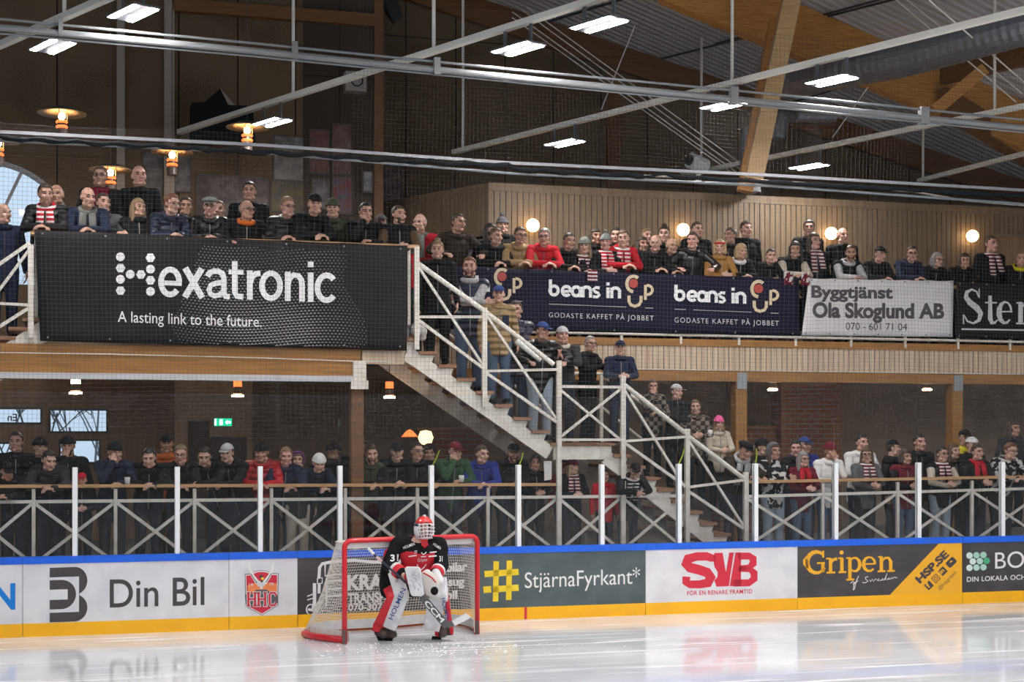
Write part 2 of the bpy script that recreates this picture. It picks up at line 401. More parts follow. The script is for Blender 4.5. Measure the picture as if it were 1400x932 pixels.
# crane firm, behind the goal
r = adv(407, 655, bd_dark, 'charcoal rink board with a white truck outline, behind the goal')
sh = Sheet(T1)
sh.stroke([(436, 790), (437, 775.5), (440.5, 770.5), (455, 767.5), (485, 766), (520, 768.5), (548, 767)], 4.2)
sh.stroke([(444.5, 771), (444.5, 787), (470, 784)], 2.2); sh.stroke([(470, 784), (470, 770)], 2.0)
sh.stroke([(434, 790.5), (440.5, 789.5), (440.5, 797), (434, 797.5), (434, 790.5)], 1.6)
sh.stroke([(430, 797), (430, 822), (427.5, 836)], 4.6); sh.stroke([(436.5, 798), (436, 811)], 4.0)
sh.stroke([(446.5, 790), (446, 829)], 2.4)
for y in (794.5, 805.5, 815): sh.stroke([(446, y), (472, y - 2)], 2.4)
sh.stroke([(420, 815), (427.5, 812)], 1.6); sh.stroke([(420, 820), (427.5, 817.5)], 1.6)
sh.arc((424.5, 833), 5.5, 0, 360, 1.6, 20, 7.0); sh.stroke([(430, 831), (434, 824), (441, 823)], 2.2); sh.stroke([(434, 838), (437, 826.5), (441.5, 836)], 1.6)
sh.stroke([(421, 833), (433, 834)], 3.4)
sh.build('emblem', white_ink, r)
sh = Sheet(T1)
sh.text('KRAN', (475, 806), (541, 804), 19.5, 0.04); sh.text('TRANSPORT', (475.5, 824), (553, 821), 12.5, 0.035); sh.text('070-307', (476, 834.5), (523, 833), 9, 0.03); sh.build('lettering', white_ink, r); sh = Sheet(T1)
sh.text('Kranbilar', (580, 783), (639, 779.5), 11.5, 0.035); sh.text('Slamsug', (581, 802.5), (635, 799.5), 11, 0.035); sh.text('Lastbil', (584, 820.5), (625, 818), 11, 0.035)
sh.build('lettering', white_ink, r)
# green hash sign board
r = adv(655, 882.5, bd_green, 'dark green rink board with a yellow hash sign and the word StjärnaFyrkant')
sh = Sheet(T1)
for x, y0, y1 in ((678.5, 767, 822), (696.5, 766, 820)): sh.stroke([(x, y0), (x - 1, y1)], 7.5)
sh.stroke([(662.5, 784.5), (709, 781.5)], 8.5); sh.stroke([(661, 806), (671.5, 805.3)], 9); sh.stroke([(674, 805.5), (709, 803)], 8.5)
sh.build('emblem', yellow_ink, r)
Sheet(T1).text('StjärnaFyrkant*', (717.5, 803.6), (875, 797.4), 21, 0.0).build('lettering', white_ink, r)
sh = Sheet(T2 - .003); x = at(718.5, 838, 0).x
MB().box((x - 0.018, -0.008, 0.002), (x + 0.018, -0.003, Z_KICK)).build('goal_line_mark', red_ink, r)
# SVB
r = adv(882.5, 1090.5, bd_white, 'white rink board with big red slab letters SVB')
sh = Sheet(T1)
vs = [(945, 755), (961, 754.6)]
sh.stroke([(974, 767.5), (974, 763), (966, 760.2), (952, 760.5), (940, 764), (938, 770), (943, 775.5), (957, 779), (967, 782.5), (971.5, 789), (968, 796.5), (957, 798.5), (943, 798.5), (938, 795.5), (938.5, 788)], [11, 11, 11.5, 11.5, 13, 14, 13.5, 13, 13.5, 14.5, 13, 11, 10.5, 11, 11])
sh.poly([(976.5, 755.8), (988, 755.4), (992.5, 782), (997, 755.2), (1003.2, 755), (996.5, 801), (979.5, 801.6), (976.5, 793), (980.5, 789), (981.5, 782), (977, 775), (976, 770)])
sh.poly([(1005.6, 755), (1013, 754.8), (1013, 801), (997.6, 801)])
sh.stroke([(1009, 760), (1024, 759.8), (1029.8, 763.5), (1029.8, 770), (1024, 775.5), (1010, 776.2)], [9.5, 9.5, 10.5, 10.5, 8, 7]); sh.stroke([(1010, 777.8), (1025, 777.8), (1031, 783), (1031, 791), (1024, 796.5), (1003, 796.8)], [7, 8, 10.5, 10.5, 9.5, 9.5])
sh.build('emblem', red_ink, r)
Sheet(T1).text('FÖR EN RENARE FRAMTID', (939.5, 813.5), (1028.5, 810.8), 5.6, 0.012, 1.1).build('lettering', red_ink, r)
# Gripen
r = adv(1090.5, 1315.8, bd_dark, 'charcoal and orange rink board with the slab serif word Gripen')
sh = Sheet(T1)
sh.arc((1116.5, 768.5), 13.0, 42, 330, [3.0, 4.2, 5.0, 5.6, 6.0, 6.2, 6.2, 6.0, 5.4, 4.8, 4.2, 3.6, 3.4], 12, 14.5)
sh.stroke([(1125.5, 752.5), (1125.5, 762)], 2.6); sh.stroke([(1125, 770), (1125, 782)], 4.4); sh.stroke([(1117, 769.6), (1128, 769.3)], 2.6)
sh.stroke([(1135.5, 763), (1135.5, 782)], 4.6); sh.stroke([(1129.5, 763.5), (1136, 763)], 2.2); sh.stroke([(1130, 782.6), (1142, 782.2)], 2.6); sh.stroke([(1136.5, 769), (1140, 764.5), (1144.5, 763.8)], [2.4, 3.8, 4.6])
sh.stroke([(1151, 762.6), (1151, 782)], 4.6); sh.stroke([(1146, 763), (1152, 762.6)], 2.2); sh.stroke([(1146.5, 782), (1157, 781.6)], 2.6); sh.disc((1150.6, 755), 2.7)
sh.stroke([(1162, 762), (1162, 792)], 4.6); sh.stroke([(1157, 762.8), (1163, 762.2)], 2.2); sh.stroke([(1157, 792.3), (1168, 791.8)], 2.6)
sh.arc((1168.5, 771.4), 7.2, 140, -140, [2.2, 2.6, 3.4, 4.4, 4.8, 4.4, 3.4, 2.6, 2.2], 8, 9.4)
sh.arc((1188.5, 770.8), 8.0, 0, 318, [3.4, 3.4, 2.6, 2.6, 3.6, 4.6, 4.8, 4.6, 3.6, 3.0, 2.6], 10, 9.6); sh.stroke([(1181, 771), (1197, 770.4)], 2.2)
sh.stroke([(1205, 760.8), (1205, 780.5)], 4.6); sh.stroke([(1200.5, 761.2), (1206, 760.8)], 2.2); sh.stroke([(1200, 780.8), (1210.5, 780.4)], 2.6)
sh.stroke([(1206, 767), (1210, 762.4), (1215, 762.4), (1217.8, 767), (1217.8, 780.4)], [2.2, 3.2, 3.6, 4.6, 4.6]); sh.stroke([(1213, 780.4), (1223.5, 780)], 2.6)
sh.poly([(1098, 765), (1102, 760), (1106, 758.5), (1106, 777.5), (1102, 776), (1098, 771)])
sh.build('lettering', orange_ink, r)
Sheet(T2).text_rot('HSP', (1105.2, 773), 90, 3.2, 9, 0.01).build('small_lettering', ink, r)
sh = Sheet(T2)
sh.stroke([(1163, 797), (1166, 794.5), (1168.5, 796), (1166, 798), (1170, 795.5)], 1.0); sh.stroke([(1174, 787), (1171, 793), (1168, 805), (1166.5, 806.5), (1167.5, 798), (1173, 793.5)], 1.0)
sh.stroke([(1187, 788), (1183, 789), (1184, 792), (1187, 794), (1183, 796.5), (1179, 796)], 1.1)
sh.stroke([(1189, 792), (1190, 795), (1193, 791.5), (1194, 794.5), (1197, 791), (1200, 793), (1202, 790.5), (1200, 793.5), (1204, 793.4), (1208, 790.5), (1206, 793), (1209, 792.6), (1213, 783.5), (1210.5, 792), (1213, 792), (1216, 789.5), (1214.5, 791.6), (1218, 791), (1220, 788.8), (1220.5, 791), (1223, 788.6), (1226.5, 790)], 1.0)
sh.build('script_lettering', white_ink, r)
Sheet(T1).poly([(1216, 813.6), (1284.3, 742.0), (1315.2, 740.3), (1315.4, 811.4)]).build('orange_corner', orange_ink, r)
sh = Sheet(T2); sh.text_rot('HSP.SE', (1257.5, 797.5), 44, 9.5, 56, 0.05)
def sq(c, h, rot=44):
    q = math.radians(rot); e = []
    for i, j in ((-1, -1), (1, -1), (1, 1), (-1, 1)):
        u, v = i * h, j * h; e.append((c[0] + u * math.cos(q) + v * math.sin(q), c[1] - u * math.sin(q) + v * math.cos(q)))
    return e
for c in ((1270, 800), (1279.5, 790.5), (1289, 780.6)): sh.poly(sq(c, 4.8))
c = (1300.5, 768.5); q = math.radians(44)
sh.poly([(c[0] + u * math.cos(q) + v * math.sin(q), c[1] - u * math.sin(q) + v * math.cos(q)) for u, v in ((-7, -3), (-5.5, -4.8), (5.5, -4.8), (7, -3), (7, 3), (5.5, 4.8), (-5.5, 4.8), (-7, 3))])
sh.text_rot('@hspgripen', (1285, 806.5), 46, 4.6, 33, 0.0)
sh.build('corner_lettering', ink, r)
sh = Sheet(T3)
sh.text_rot('f', (1269.6, 803.8), 44, 7.0, 4.2, 0.05); sh.poly(sq((1279.5, 790.5), 3.7)); sh.text_rot('in', (1287, 784.6), 44, 5.6, 6.4, 0.03)
sh.poly([(1298.4, 769.4), (1299.4, 765.8), (1303.2, 766.8)]); sh.build('corner_icons', orange_ink, r)
sh = Sheet(T4); sh.arc((1279.5, 790.5), 2.1, 0, 360, 1.0, 16).build('corner_icon_ring', ink, r)
# green dots board
r = adv(1315.8, 1560, bd_dark, 'charcoal rink board with a cluster of green dots and white capitals')
cols = [(0.60, 0.75, 0.70), (0.36, 0.62, 0.50), (0.34, 0.60, 0.50), (0.62, 0.76, 0.72), (0.42, 0.66, 0.56), (0.06, 0.42, 0.20), (0.62, 0.75, 0.72), (0.46, 0.68, 0.60), (0.36, 0.62, 0.52)]
pos = [(1325.5, 759.2), (1335, 758.8), (1344.5, 758.4), (1330, 767.2), (1339.6, 766.8), (1349, 766.4), (1325.5, 776), (1335, 775.6), (1344.5, 775.2)]
for i, (p, c) in enumerate(zip(pos, cols)): Sheet(T1).disc(p, 4.4, 20).build('emblem_dot', mat('dot_green_%d' % i, c, 0.4), r)
Sheet(T1).text('BOX', (1360.5, 777.2), (1424, 774.0), 22, 0.0).build('lettering', white_ink, r); sh = Sheet(T1); sh.text('DIN LOKALA OCH', (1322, 795), (1402, 791.6), 6.4, 0.012, 1.05).build('lettering', white_ink, r)
adv(-420, -260, bd_white, 'plain white rink board past the left edge'); adv(1560, 1760, bd_white, 'plain white rink board past the right edge')

# ------------------------------------------------------------------ protective glass
glass = mat('acrylic_glass', (1, 1, 1), 0.05)
nt = glass.node_tree; nt.nodes.remove(nt.nodes['Principled BSDF']); out = nt.nodes['Material Output']
tr = nd(glass, 'ShaderNodeBsdfTransparent'); tr.inputs[0].default_value = (0.965, 0.972, 0.975, 1)
gl = nd(glass, 'ShaderNodeBsdfGlossy'); gl.inputs['Roughness'].default_value = 0.05
df = nd(glass, 'ShaderNodeBsdfDiffuse'); df.inputs[0].default_value = (0.75, 0.76, 0.8, 1)
fr = nd(glass, 'ShaderNodeFresnel'); fr.inputs[0].default_value = 1.35
m1 = nd(glass, 'ShaderNodeMixShader'); m2 = nd(glass, 'ShaderNodeMixShader')
tc = nd(glass, 'ShaderNodeTexCoord')
vo = nd(glass, 'ShaderNodeTexVoronoi'); vo.inputs['Scale'].default_value = 26.0
mr = nd(glass, 'ShaderNodeMapRange'); mr.inputs['From Min'].default_value = 0.06; mr.inputs['From Max'].default_value = 0.16; mr.inputs['To Min'].default_value = 0.30; mr.inputs['To Max'].default_value = 0.0
mp = nd(glass, 'ShaderNodeMapping'); mp.inputs['Scale'].default_value = (1.2, 4, 6); mp.inputs['Rotation'].default_value = (0, 0.35, 0)
nz = nd(glass, 'ShaderNodeTexNoise'); nz.inputs['Scale'].default_value = 3.0; nz.inputs['Detail'].default_value = 9
m3 = nd(glass, 'ShaderNodeMapRange'); m3.inputs['From Min'].default_value = 0.55; m3.inputs['From Max'].default_value = 0.85; m3.inputs['To Max'].default_value = 0.035; m3.inputs['To Min'].default_value = 0.004
ad = nd(glass, 'ShaderNodeMath', operation='ADD')
lk(glass, tc.outputs['Object'], vo.inputs['Vector']); lk(glass, vo.outputs['Distance'], mr.inputs['Value'])
lk(glass, tc.outputs['Object'], mp.inputs[0]); lk(glass, mp.outputs[0], nz.inputs['Vector']); lk(glass, nz.outputs[0], m3.inputs['Value'])
lk(glass, mr.outputs[0], ad.inputs[0]); lk(glass, m3.outputs[0], ad.inputs[1])
lk(glass, fr.outputs[0], m1.inputs[0]); lk(glass, tr.outputs[0], m1.inputs[1]); lk(glass, gl.outputs[0], m1.inputs[2])
lk(glass, ad.outputs[0], m2.inputs[0]); lk(glass, m1.outputs[0], m2.inputs[1]); lk(glass, df.outputs[0], m2.inputs[2])
lk(glass, m2.outputs[0], out.inputs[0])
ORD = ['first', 'second', 'third', 'fourth', 'fifth', 'sixth', 'seventh', 'eighth', 'ninth', 'tenth', 'eleventh', 'twelfth', 'thirteenth', 'fourteenth']
TG = 0.05
gx = [-40, 102.5, 242.5, 356, 465, 590, 709, 823, 914 + 14.5, 1033, 1142.5, 1256, 1370.5, 1480]
gs = [at(x, 700, TG).x for x in gx]
for i, s in enumerate(gs[1:-1]):
    o = MB().box((s - 0.028, TG - 0.03, Z_TOP), (s + 0.028, TG + 0.03, 2.075)).box((s - 0.034, TG + 0.03, Z_TOP), (s + 0.034, TG + 0.045, 2.07)).build('glass_post', post_white)
    tag(o, '%s slim white post from the left along the rink glass' % ORD[i], 'post', 'white posts of the rink glass')
for i in range(len(gs) - 1):
    a, c = gs[i], gs[i + 1]
    low = MB().box((a + 0.03, TG - 0.006, Z_TOP + .002), (c - 0.03, TG + 0.006, 2.06))
    o = low.build('rink_screen', glass)
    tag(o, '%s pane from the left in the low row of scuffed rink glass' % ORD[i], 'rink screen', 'low panes of the rink glass')
    top = MB().box((a + 0.006, TG + 0.034, 2.075), (c - 0.006, TG + 0.044, 3.0 if i < 7 else 3.35)).build('rink_screen', glass)
    tag(top, '%s pane from the left in the high row of scuffed rink glass' % ORD[i], 'rink screen', 'high panes of the rink glass')

# ------------------------------------------------------------------ stand floors
TR = 1.0        # railing plane of the lower stand and stair
ZF0, ZF1 = 0.70, 4.0
ZR0 = at(400, 664, TR).z
TBR = 3.2       # front of the right-hand balcony
xs0 = at(563, 480, TR).x
struct(MB().box((-20, 0.16, 0.0), (24, 7.0, ZF0)).build('floor_lower', concrete))
sL = at(47, 400, TR).x
struct(MB().box((sL, TR + 0.06, ZF1 - 0.30), (xs0, 7.0, ZF1)).build('floor_balcony_left', concrete))
struct(MB().box((xs0, TBR + 0.1, ZF1 - 0.30), (24, 7.0, ZF1)).build('floor_balcony_right', concrete))
# left balcony: main beam with the cord and flange under it
za, zb_ = at(300, 474, TR).z, at(300, 518, TR).z
xe = at(493, 500, TR).x
struct(MB().box((sL - 2.6, TR - 0.02, zb_ + 0.06), (xe, TR + 0.16, za)).build('beam_balcony_left', glulam))
struct(MB().box((sL - 2.6, TR - 0.05, zb_ - 0.02), (xe + 0.05, TR + 0.16, zb_ + 0.06)).build('trim_1', mat('flange_white', (0.55, 0.55, 0.58), 0.5)))
o = MB().tube([at(-20, 481.5, TR - .05), at(150, 484, TR - .05), at(350, 489, TR - .05), at(480, 493.5, TR - .05), at(540, 494, TR - .05)], 0.008, 6).build('cord', white_paint)
tag(o, 'thin white cord along the brown beam below the dark banner', 'cord')
struct(MB().box((xe + .02, TR, at(497, 497, TR).z), (xs0 - 0.1, TR + 0.14, at(497, 479, TR).z)).build('trim_2', cladding))
# post with white bracket at the beam's end
r = thing('timber_post', 'timber post with white bracket at the end of the brown beam', 'post', (at(490, 600, TR).x, TR + 0.1, ZF0))
p0, p1 = at(481, 600, TR).x, at(497.5, 600, TR).x
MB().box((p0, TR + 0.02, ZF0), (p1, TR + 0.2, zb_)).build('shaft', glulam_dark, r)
MB().box((at(482, 500, TR).x, TR - .06, zb_ + 0.0), (at(500, 500, TR).x, TR + .02, at(490, 494, TR).z)).box((at(479, 500, TR).x, TR - .07, zb_ - .12), (at(502.5, 500, TR).x, TR + .01, zb_ + .0)).build('bracket', white_paint, r)
# right balcony front: strip, cladding, beam
def zt(y, x=1050, t=TBR): return at(x, y, t).z
sR = 14.0
sB0 = at(690, 470, TBR).x - 1.7
struct(MB().box((sB0, TBR - 0.03, zt(475)), (sR, TBR + 0.12, zt(465.5))).build('beam_top_strip', glulam))
struct(MB().box((sB0, TBR + 0.02, zt(509)), (sR, TBR + 0.1, zt(475))).build('wall_balcony_backing', cladding_gap))
mb = MB(); n = int((sR - sB0) / 0.095)
for i in range(n):
    s = sB0 + i * 0.095
    mb.box((s, TBR - 0.005, zt(508)), (s + 0.083, TBR + 0.02, zt(475)))
struct(mb.build('wall_balcony_cladding', cladding))
struct(MB().box((sB0, TBR - 0.04, zt(522)), (sR, TBR + 0.16, zt(508.5))).build('beam_balcony_right', glulam))
o = MB().tube([(sB0 + 1.6, TBR - 0.02, zt(507)), (sR, TBR - 0.02, zt(507))], 0.01, 6).build('conduit', white_paint); tag(o, 'thin pale conduit along the foot of the slatted balcony front', 'conduit')
for k, (x, lab) in enumerate(((1013, 'timber post with grey bracket near the middle of the lower stand'), (1308.5, 'timber post with grey bracket at the right of the lower stand'))):
    s = at(x, 560, TBR).x; hw = 0.10
    r = thing('timber_post', lab, 'post', (s, TBR + .08, ZF0), 'bracketed timber posts under the balcony')
    MB().box((s - hw, TBR - 0.02, ZF0), (s + hw, TBR + 0.18, zt(522))).build('shaft', glulam, r)
    MB().box((s - .085, TBR - 0.05, zt(532)), (s + .085, TBR - 0.02, zt(510))).build('bracket', mat('bracket_grey', (0.33, 0.36, 0.38), 0.45, 0.4), r)
# ------------------------------------------------------------------ lower railing with cross braces
def prail(pts, w=0.045, h=0.045, t=TR):
    mb = MB()
    for p, q in zip(pts[:-1], pts[1:]): mb.bar(at(p[0], p[1], t), at(q[0], q[1], t), w, h, (0, 1, 0))
    return mb
ZB0 = 0.82                                     # foot of the braces
def zmid(x): return 686 - 8.2 * x / 900.0 if x < 1000 else 678.5 - (x - 1020) * 0.028
def rail_bay(x0, x1, label, wood=True, yw=(664, 664), last=False, post=True):
    s0, s1 = at(x0, 700, TR).x, at(x1, 700, TR).x
    r = thing('railing_bay', label, 'railing', ((s0 + s1) / 2, TR, ZF0), 'cross-braced railing bays of the lower stand')
    g = 0.024
    z0, z1 = at(x0, zmid(x0), TR).z, at(x1, zmid(x1), TR).z
    if post:
        MB().box((s0 - 0.022, TR - 0.022, ZF0), (s0 + 0.022, TR + 0.022, at(x0, yw[0] + 4, TR).z)).build('post', white_paint, r)
    MB().bar((s0 + g, TR, z0), (s1 - g, TR, z1), 0.035, 0.042, (0, 0, 1)).build('mid_rail', white_paint, r)
    MB().bar((s0 + g, TR - .006, z0 - 0.03), (s1 - g, TR - .006, ZB0), 0.016, 0.042).build('brace', white_paint, r)
    MB().bar((s0 + g, TR + .012, ZB0), (s1 - g, TR + .012, z1 - 0.03), 0.016, 0.042).build('brace', white_paint, r)
    if wood:
        MB().bar(at(x0, yw[0], TR) + Vector((0, 0, 0)), at(x1, yw[1], TR), 0.11, 0.04).build('wooden_handrail', rail_wood, r)
    return r
lx = [-58, 46, 158, 266, 371, 472, 570.5, 667, 763]
def yw_l(x): return 664.5 - (x / 760.0) * 2.5
names_l = ['at the left edge, below the leaning dark beanies', 'behind the striped B emblem', 'behind the words Din Bil', 'left of the red jacketed spectator', 'behind the shield crest', 'behind the left half of the goal', 'just right of the goalkeeper', 'left of the stair post']
for i in range(len(lx) - 1):
    rail_bay(lx[i], lx[i + 1], 'white cross-braced railing bay ' + names_l[i], True, (yw_l(lx[i]), yw_l(lx[i + 1])))
rail_bay(763, 850, 'white cross-braced railing bay under the stair landing', False, post=False)
rail_bay(850, 937, 'white cross-braced railing bay under the lower stair flight', False, post=False)
rx = [1019, 1124.5, 1227, 1328.5, 1432]
def yw_r(x): return 658.5 - (x - 1020) * 0.0185
nr = ['from the stair foot, behind the red SVB letters', 'behind the word Gripen', 'behind the orange board corner', 'at the right edge of the picture']
for i in range(4):
    rail_bay(rx[i], rx[i + 1], 'white cross-braced railing bay ' + nr[i], True, (yw_r(rx[i]), yw_r(rx[i + 1])), post=i > 0)

# ------------------------------------------------------------------ the stair
TS1 = TR + 1.75      # far side of the stair
st = thing('staircase', 'white staircase with brown treads and landing down from the dark bannered balcony', 'staircase', (at(760, 700, TR).x, TR + .9, ZF0))
def P(x, y, t=TR): return at(x, y, t)
def stringer(a, c, t):
    """sloped white board between two photo points of its upper edge, 0.2 m deep"""
    p, q = P(*a), P(*c); p.y = q.y = t
    d = (q - p).normalized(); n = Vector((d.z, 0, -d.x));  n = n if n.z < 0 else -n
    return MB().prism([p, q, q + n * 0.20, p + n * 0.20], (0, 0.05, 0)).build('stringer', white_paint, st)
A0, A1 = P(561, 474), P(757, 611)
zl = P(800, 605).z                      # landing level
B0, B1 = P(838, 622), P(995, 745)
stringer((561, 474), (757, 611), TR); stringer((561, 474), (757, 611), TS1)
stringer((834, 617), (1000, 748), TR); stringer((834, 617), (1000, 748), TS1)
sl0, sl1 = P(757, 611).x, P(836, 611).x
MB().box((sl0, TR, zl - 0.24), (sl1, TR + 0.05, zl - 0.05)).build('landing_fascia', white_paint, st)
MB().box((sl0, TS1, zl - 0.24), (sl1, TS1 + 0.05, zl - 0.05)).build('landing_fascia', white_paint, st)
MB().box((sl0 - 0.05, TR - 0.03, zl - 0.045), (sl1 + .05, TS1 + 0.08, zl)).build('landing_deck', tread_wood, st)
def flight(p, q, ztop, zbot, n):
    """n treads between the levels; p, q ends of the stringer's upper edge"""
    out = []
    for k in range(1, n):
        z = ztop + (zbot - ztop) * k / n
        f = (p.z - (z - 0.10)) / (p.z - q.z)
        s = p.x + (q.x - p.x) * f
        MB().box((s - 0.12, TR - 0.05, z - 0.045), (s + 0.14, TS1 + 0.10, z)).build('tread', tread_wood, st)
        for t in (TR + 0.004, TS1 + 0.004): MB().prism([(s - 0.10, t, z - 0.05), (s + 0.11, t, z - 0.05), (s + 0.05, t, z - 0.20), (s - .03, t, z - 0.16)], (0, 0.042, 0)).build('tread_bracket', white_paint, st)
        out.append((s, z))
    return out
TREADS_A = flight(A0, A1, ZF1, zl, 9); TREADS_B = flight(B0, B1, zl, ZF0, 10)
def stpost(x, y0, zb, name='newel_post'):
    p = P(x, y0); w = 0.033
    MB().box((p.x - w, TR - 0.085, zb), (p.x + w, TR - 0.02, p.z)).build(name, white_paint, st)
stpost(568.5, 338, P(568, 478).z); stpost(661, 421, P(661, 556).z)
for x, y in ((762.5, 493), (850, 514), (937.5, 586), (1017.5, 645)): stpost(x, y, ZF0)
TRR = TR - 0.052
def srail(a, c, r, name, round_=True, mat_=white_paint, t=TRR):
    p, q = at(a[0], a[1], t), at(c[0], c[1], t)
    mb = MB()
    if round_: mb.tube([p, q], r, 10)
    else: mb.bar(p, q, r, r * 1.1, (0, 1, 0))
    return mb.build(name, mat_, st)
for a, c in (((570, 359), (661, 424)), ((661, 424), (757, 498)), ((851, 524), (937, 592)), ((938, 594), (1017, 654))): srail(a, c, 0.034, 'handrail')
srail((764, 528), (849, 529), 0.04, 'handrail', False)
for a, c in (((571, 363), (661, 500)), ((663, 428), (760, 572)), ((853, 532), (936, 666)), ((940, 600), (1016, 718)), ((765, 532), (848, 601)), ((765, 598), (848, 532))): srail(a, c, 0.034, 'brace', False)
for a, c in (((570, 433), (660, 433)), ((662, 507), (761, 505)), ((764, 601), (849, 601)), ((851, 603), (937, 597)), ((939, 666), (1017, 656))): srail(a, c, 0.036, 'mid_rail', False)
for a, c in (((570, 436), (660, 503)), ((662, 508), (761, 577)), ((852, 604), (936, 664)), ((939, 670), (1016, 722))): srail(a, c, 0.042, 'low_rail', False)
# far side handrails
tb = TS1 - 0.02
for a, c in (((600, 399), (748, 510)), ((748, 510), (822, 511)), ((822, 511), (915, 578))): srail(a, c, 0.028, 'far_handrail', True, white_paint, tb)
for a, c in (((610, 454), (745, 560)), ((822, 556), (905, 622))): srail(a, c, 0.022, 'far_rail', True, white_paint, tb)
for x, y0, y1 in ((748, 510, 600), (822, 511, 604)):
    p, q = at(x, y0, tb), at(x, y1, tb); MB().box((p.x - .025, tb - .02, zl), (p.x + .025, tb + .02, p.z)).build('far_post', white_paint, st)
# left-hand stair going down at the picture's edge
ls = thing('staircase', 'white stair railing and stringer going down at the left edge of the picture', 'staircase', (at(20, 480, TR).x, TR, 2.6))
p = P(42.5, 335); MB().box((p.x - .035, TR - .085, P(42, 462).z), (p.x + .035, TR - .02, p.z)).build('newel_post', white_paint, ls)
def lrail(a, c, w, name): MB().bar(at(*a, TRR), at(*c, TRR), w, w, (0, 1, 0)).build(name, white_paint, ls)
lrail((-60, 402), (41, 332), .042, 'handrail'); lrail((-50, 462), (41, 340), .036, 'brace'); lrail((-60, 411), (41, 417), .036, 'mid_rail'); lrail((-60, 484), (41, 420), .042, 'low_rail')
for t in (TR, TR + 1.5):
    p, q = P(-80, 526), P(56, 438); d = (q - p).normalized(); n = Vector((-d.z, 0, d.x)); n = n if n.z < 0 else -n
    p.y = q.y = t
    MB().prism([p, q, q + n * 0.26, p + n * 0.26], (0, .05, 0)).build('stringer', white_paint, ls)
p, q = P(-80, 526), P(56, 438)
for k in range(7):
    f = (k + 0.5) / 7; s = p.x + (q.x - p.x) * f; z = p.z + (q.z - p.z) * f + 0.09
    MB().box((s - .14, TR - .03, z - .045), (s + .12, TR + 1.6, z)).build('tread', tread_wood, ls)

# ------------------------------------------------------------------ balcony railings carrying banners
ztop_l = at(300, 325, TR).z
r = thing('balcony_railing', 'wooden top rail and white posts of the left balcony, behind the dark banner', 'railing', (sL + 3, TR + .1, ZF1))
sE = at(573, 338, TR).x
MB().box((sL - .05, TR - 0.01, ztop_l - 0.045), (sE, TR + 0.14, ztop_l)).build('wooden_handrail', rail_wood, r)
for k in range(6):
    s = sL + 0.02 + (xs0 - sL - .05) * k / 5
    MB().box((s - .02, TR + .03, ZF1), (s + .02, TR + .07, ztop_l - .045)).build('post', white_paint, r)
r = thing('balcony_railing', 'pale top rail, foot rail and posts of the right-hand balcony behind its banners', 'railing', (4, TBR, ZF1))
ztop_r = at(900, 377, TBR).z
MB().box((sB0 + 1.6, TBR - .01, ztop_r - .05), (sR, TBR + .1, ztop_r)).build('handrail', rail_wood, r)
MB().tube([(sB0 + 1.6, TBR - .045, zt(460.5)), (sR, TBR - .045, zt(460.5))], 0.022, 8).build('foot_rail', white_paint, r)
for k in range(13):
    s = at(849, 400, TBR).x + (k - 3) * 1.02
    MB().box((s - .02, TBR - .04, ZF1 - .05), (s + .02, TBR, ztop_r - .05)).build('post', white_paint, r)

def fold(s, z, k): return 0.010 * math.sin(s * 2.3 + 1.7 * z + k) + 0.006 * math.sin(s * 5.1 - 2.4 * z + 2 * k)
def banner(name, quad, t, m, label, k, parts=True, n=(40, 12)):
    """cloth hung on plane t; quad = photo points TL TR BR BL"""
    c = [at(x, y, t) for x, y in quad]; mb = MB(); vs = []; fs = []
    for j in range(n[1] + 1):
        for i in range(n[0] + 1):
            u, v = i / n[0], j / n[1]
            p = (c[0] * (1 - u) + c[1] * u) * (1 - v) + (c[3] * (1 - u) + c[2] * u) * v
            sag = 0.012 * abs(math.sin(u * math.pi * 6)) * (1 - v)
            p.y += fold(p.x, p.z, k); p.z -= sag; vs.append(p)
    W = n[0] + 1
    for j in range(n[1]):
        for i in range(n[0]): fs.append((j * W + i, j * W + i + 1, (j + 1) * W + i + 1, (j + 1) * W + i))
    mb.add(vs, fs)
    r = thing(name, label, 'banner', ((c[0].x + c[1].x) / 2, t, c[2].z), 'cloth banners on the balconies')
    o = mb.build('cloth', m, r, smooth=True); sd = o.modifiers.new('th', 'SOLIDIFY'); sd.thickness = 0.004; sd.offset = 0
    mb = MB()
    for i in range(7):
        for v in (0.035, 0.965):
            u = 0.02 + 0.96 * i / 6; p = (c[0] * (1 - u) + c[1] * u) * (1 - v) + (c[3] * (1 - u) + c[2] * u) * v
            p.y += fold(p.x, p.z, k) - 0.006; mb.tube([p, p + Vector((0, -0.006, 0))], 0.014, 8)
    mb.build('eyelet', steel, r)
    return r
class Cloth(Sheet):
    def __init__(self, t, k, off=0.0): self.t = t; self.mb = MB(); self.k = k; self.off = off
    def build(self, name, m, parent):
        for p in self.mb.v: p.y += fold(p.x, p.z, self.k) - 0.008 - self.off
        return self.mb.build(name, m, parent)
# dark banner on the left balcony
charcoal_cloth = vary(mat('charcoal_cloth', (0.03, 0.028, 0.03), 0.75, spec=.15), (0.016, 0.014, 0.015), (0.021, 0.019, 0.020), (1, 1, 1), 2, 3)
tb1 = TR - 0.10
r = banner('banner', [(47, 313), (557, 335.5), (556, 479), (55, 466)], tb1, charcoal_cloth, 'large charcoal cloth banner with the word Hexatronic on the left balcony', 0.3)
sh = Cloth(tb1, 0.3)
for i, y in enumerate((351, 366.3, 381.6, 397)):
    (sh.disc((164.6, y), 6.0) if i % 2 == 0 else sh.disc((164.8, y), 6.6, 6))
sh.disc((178, 374.8), 6.0); sh.disc((192.6, 375.2), 6.6, 6)
for i, y in enumerate((352.4, 368, 383.2, 398.4)):
    (sh.disc((205.6, y), 6.0) if i % 2 == 1 else sh.disc((205.6, y), 6.6, 6))
sh.build('emblem', white_ink, r)
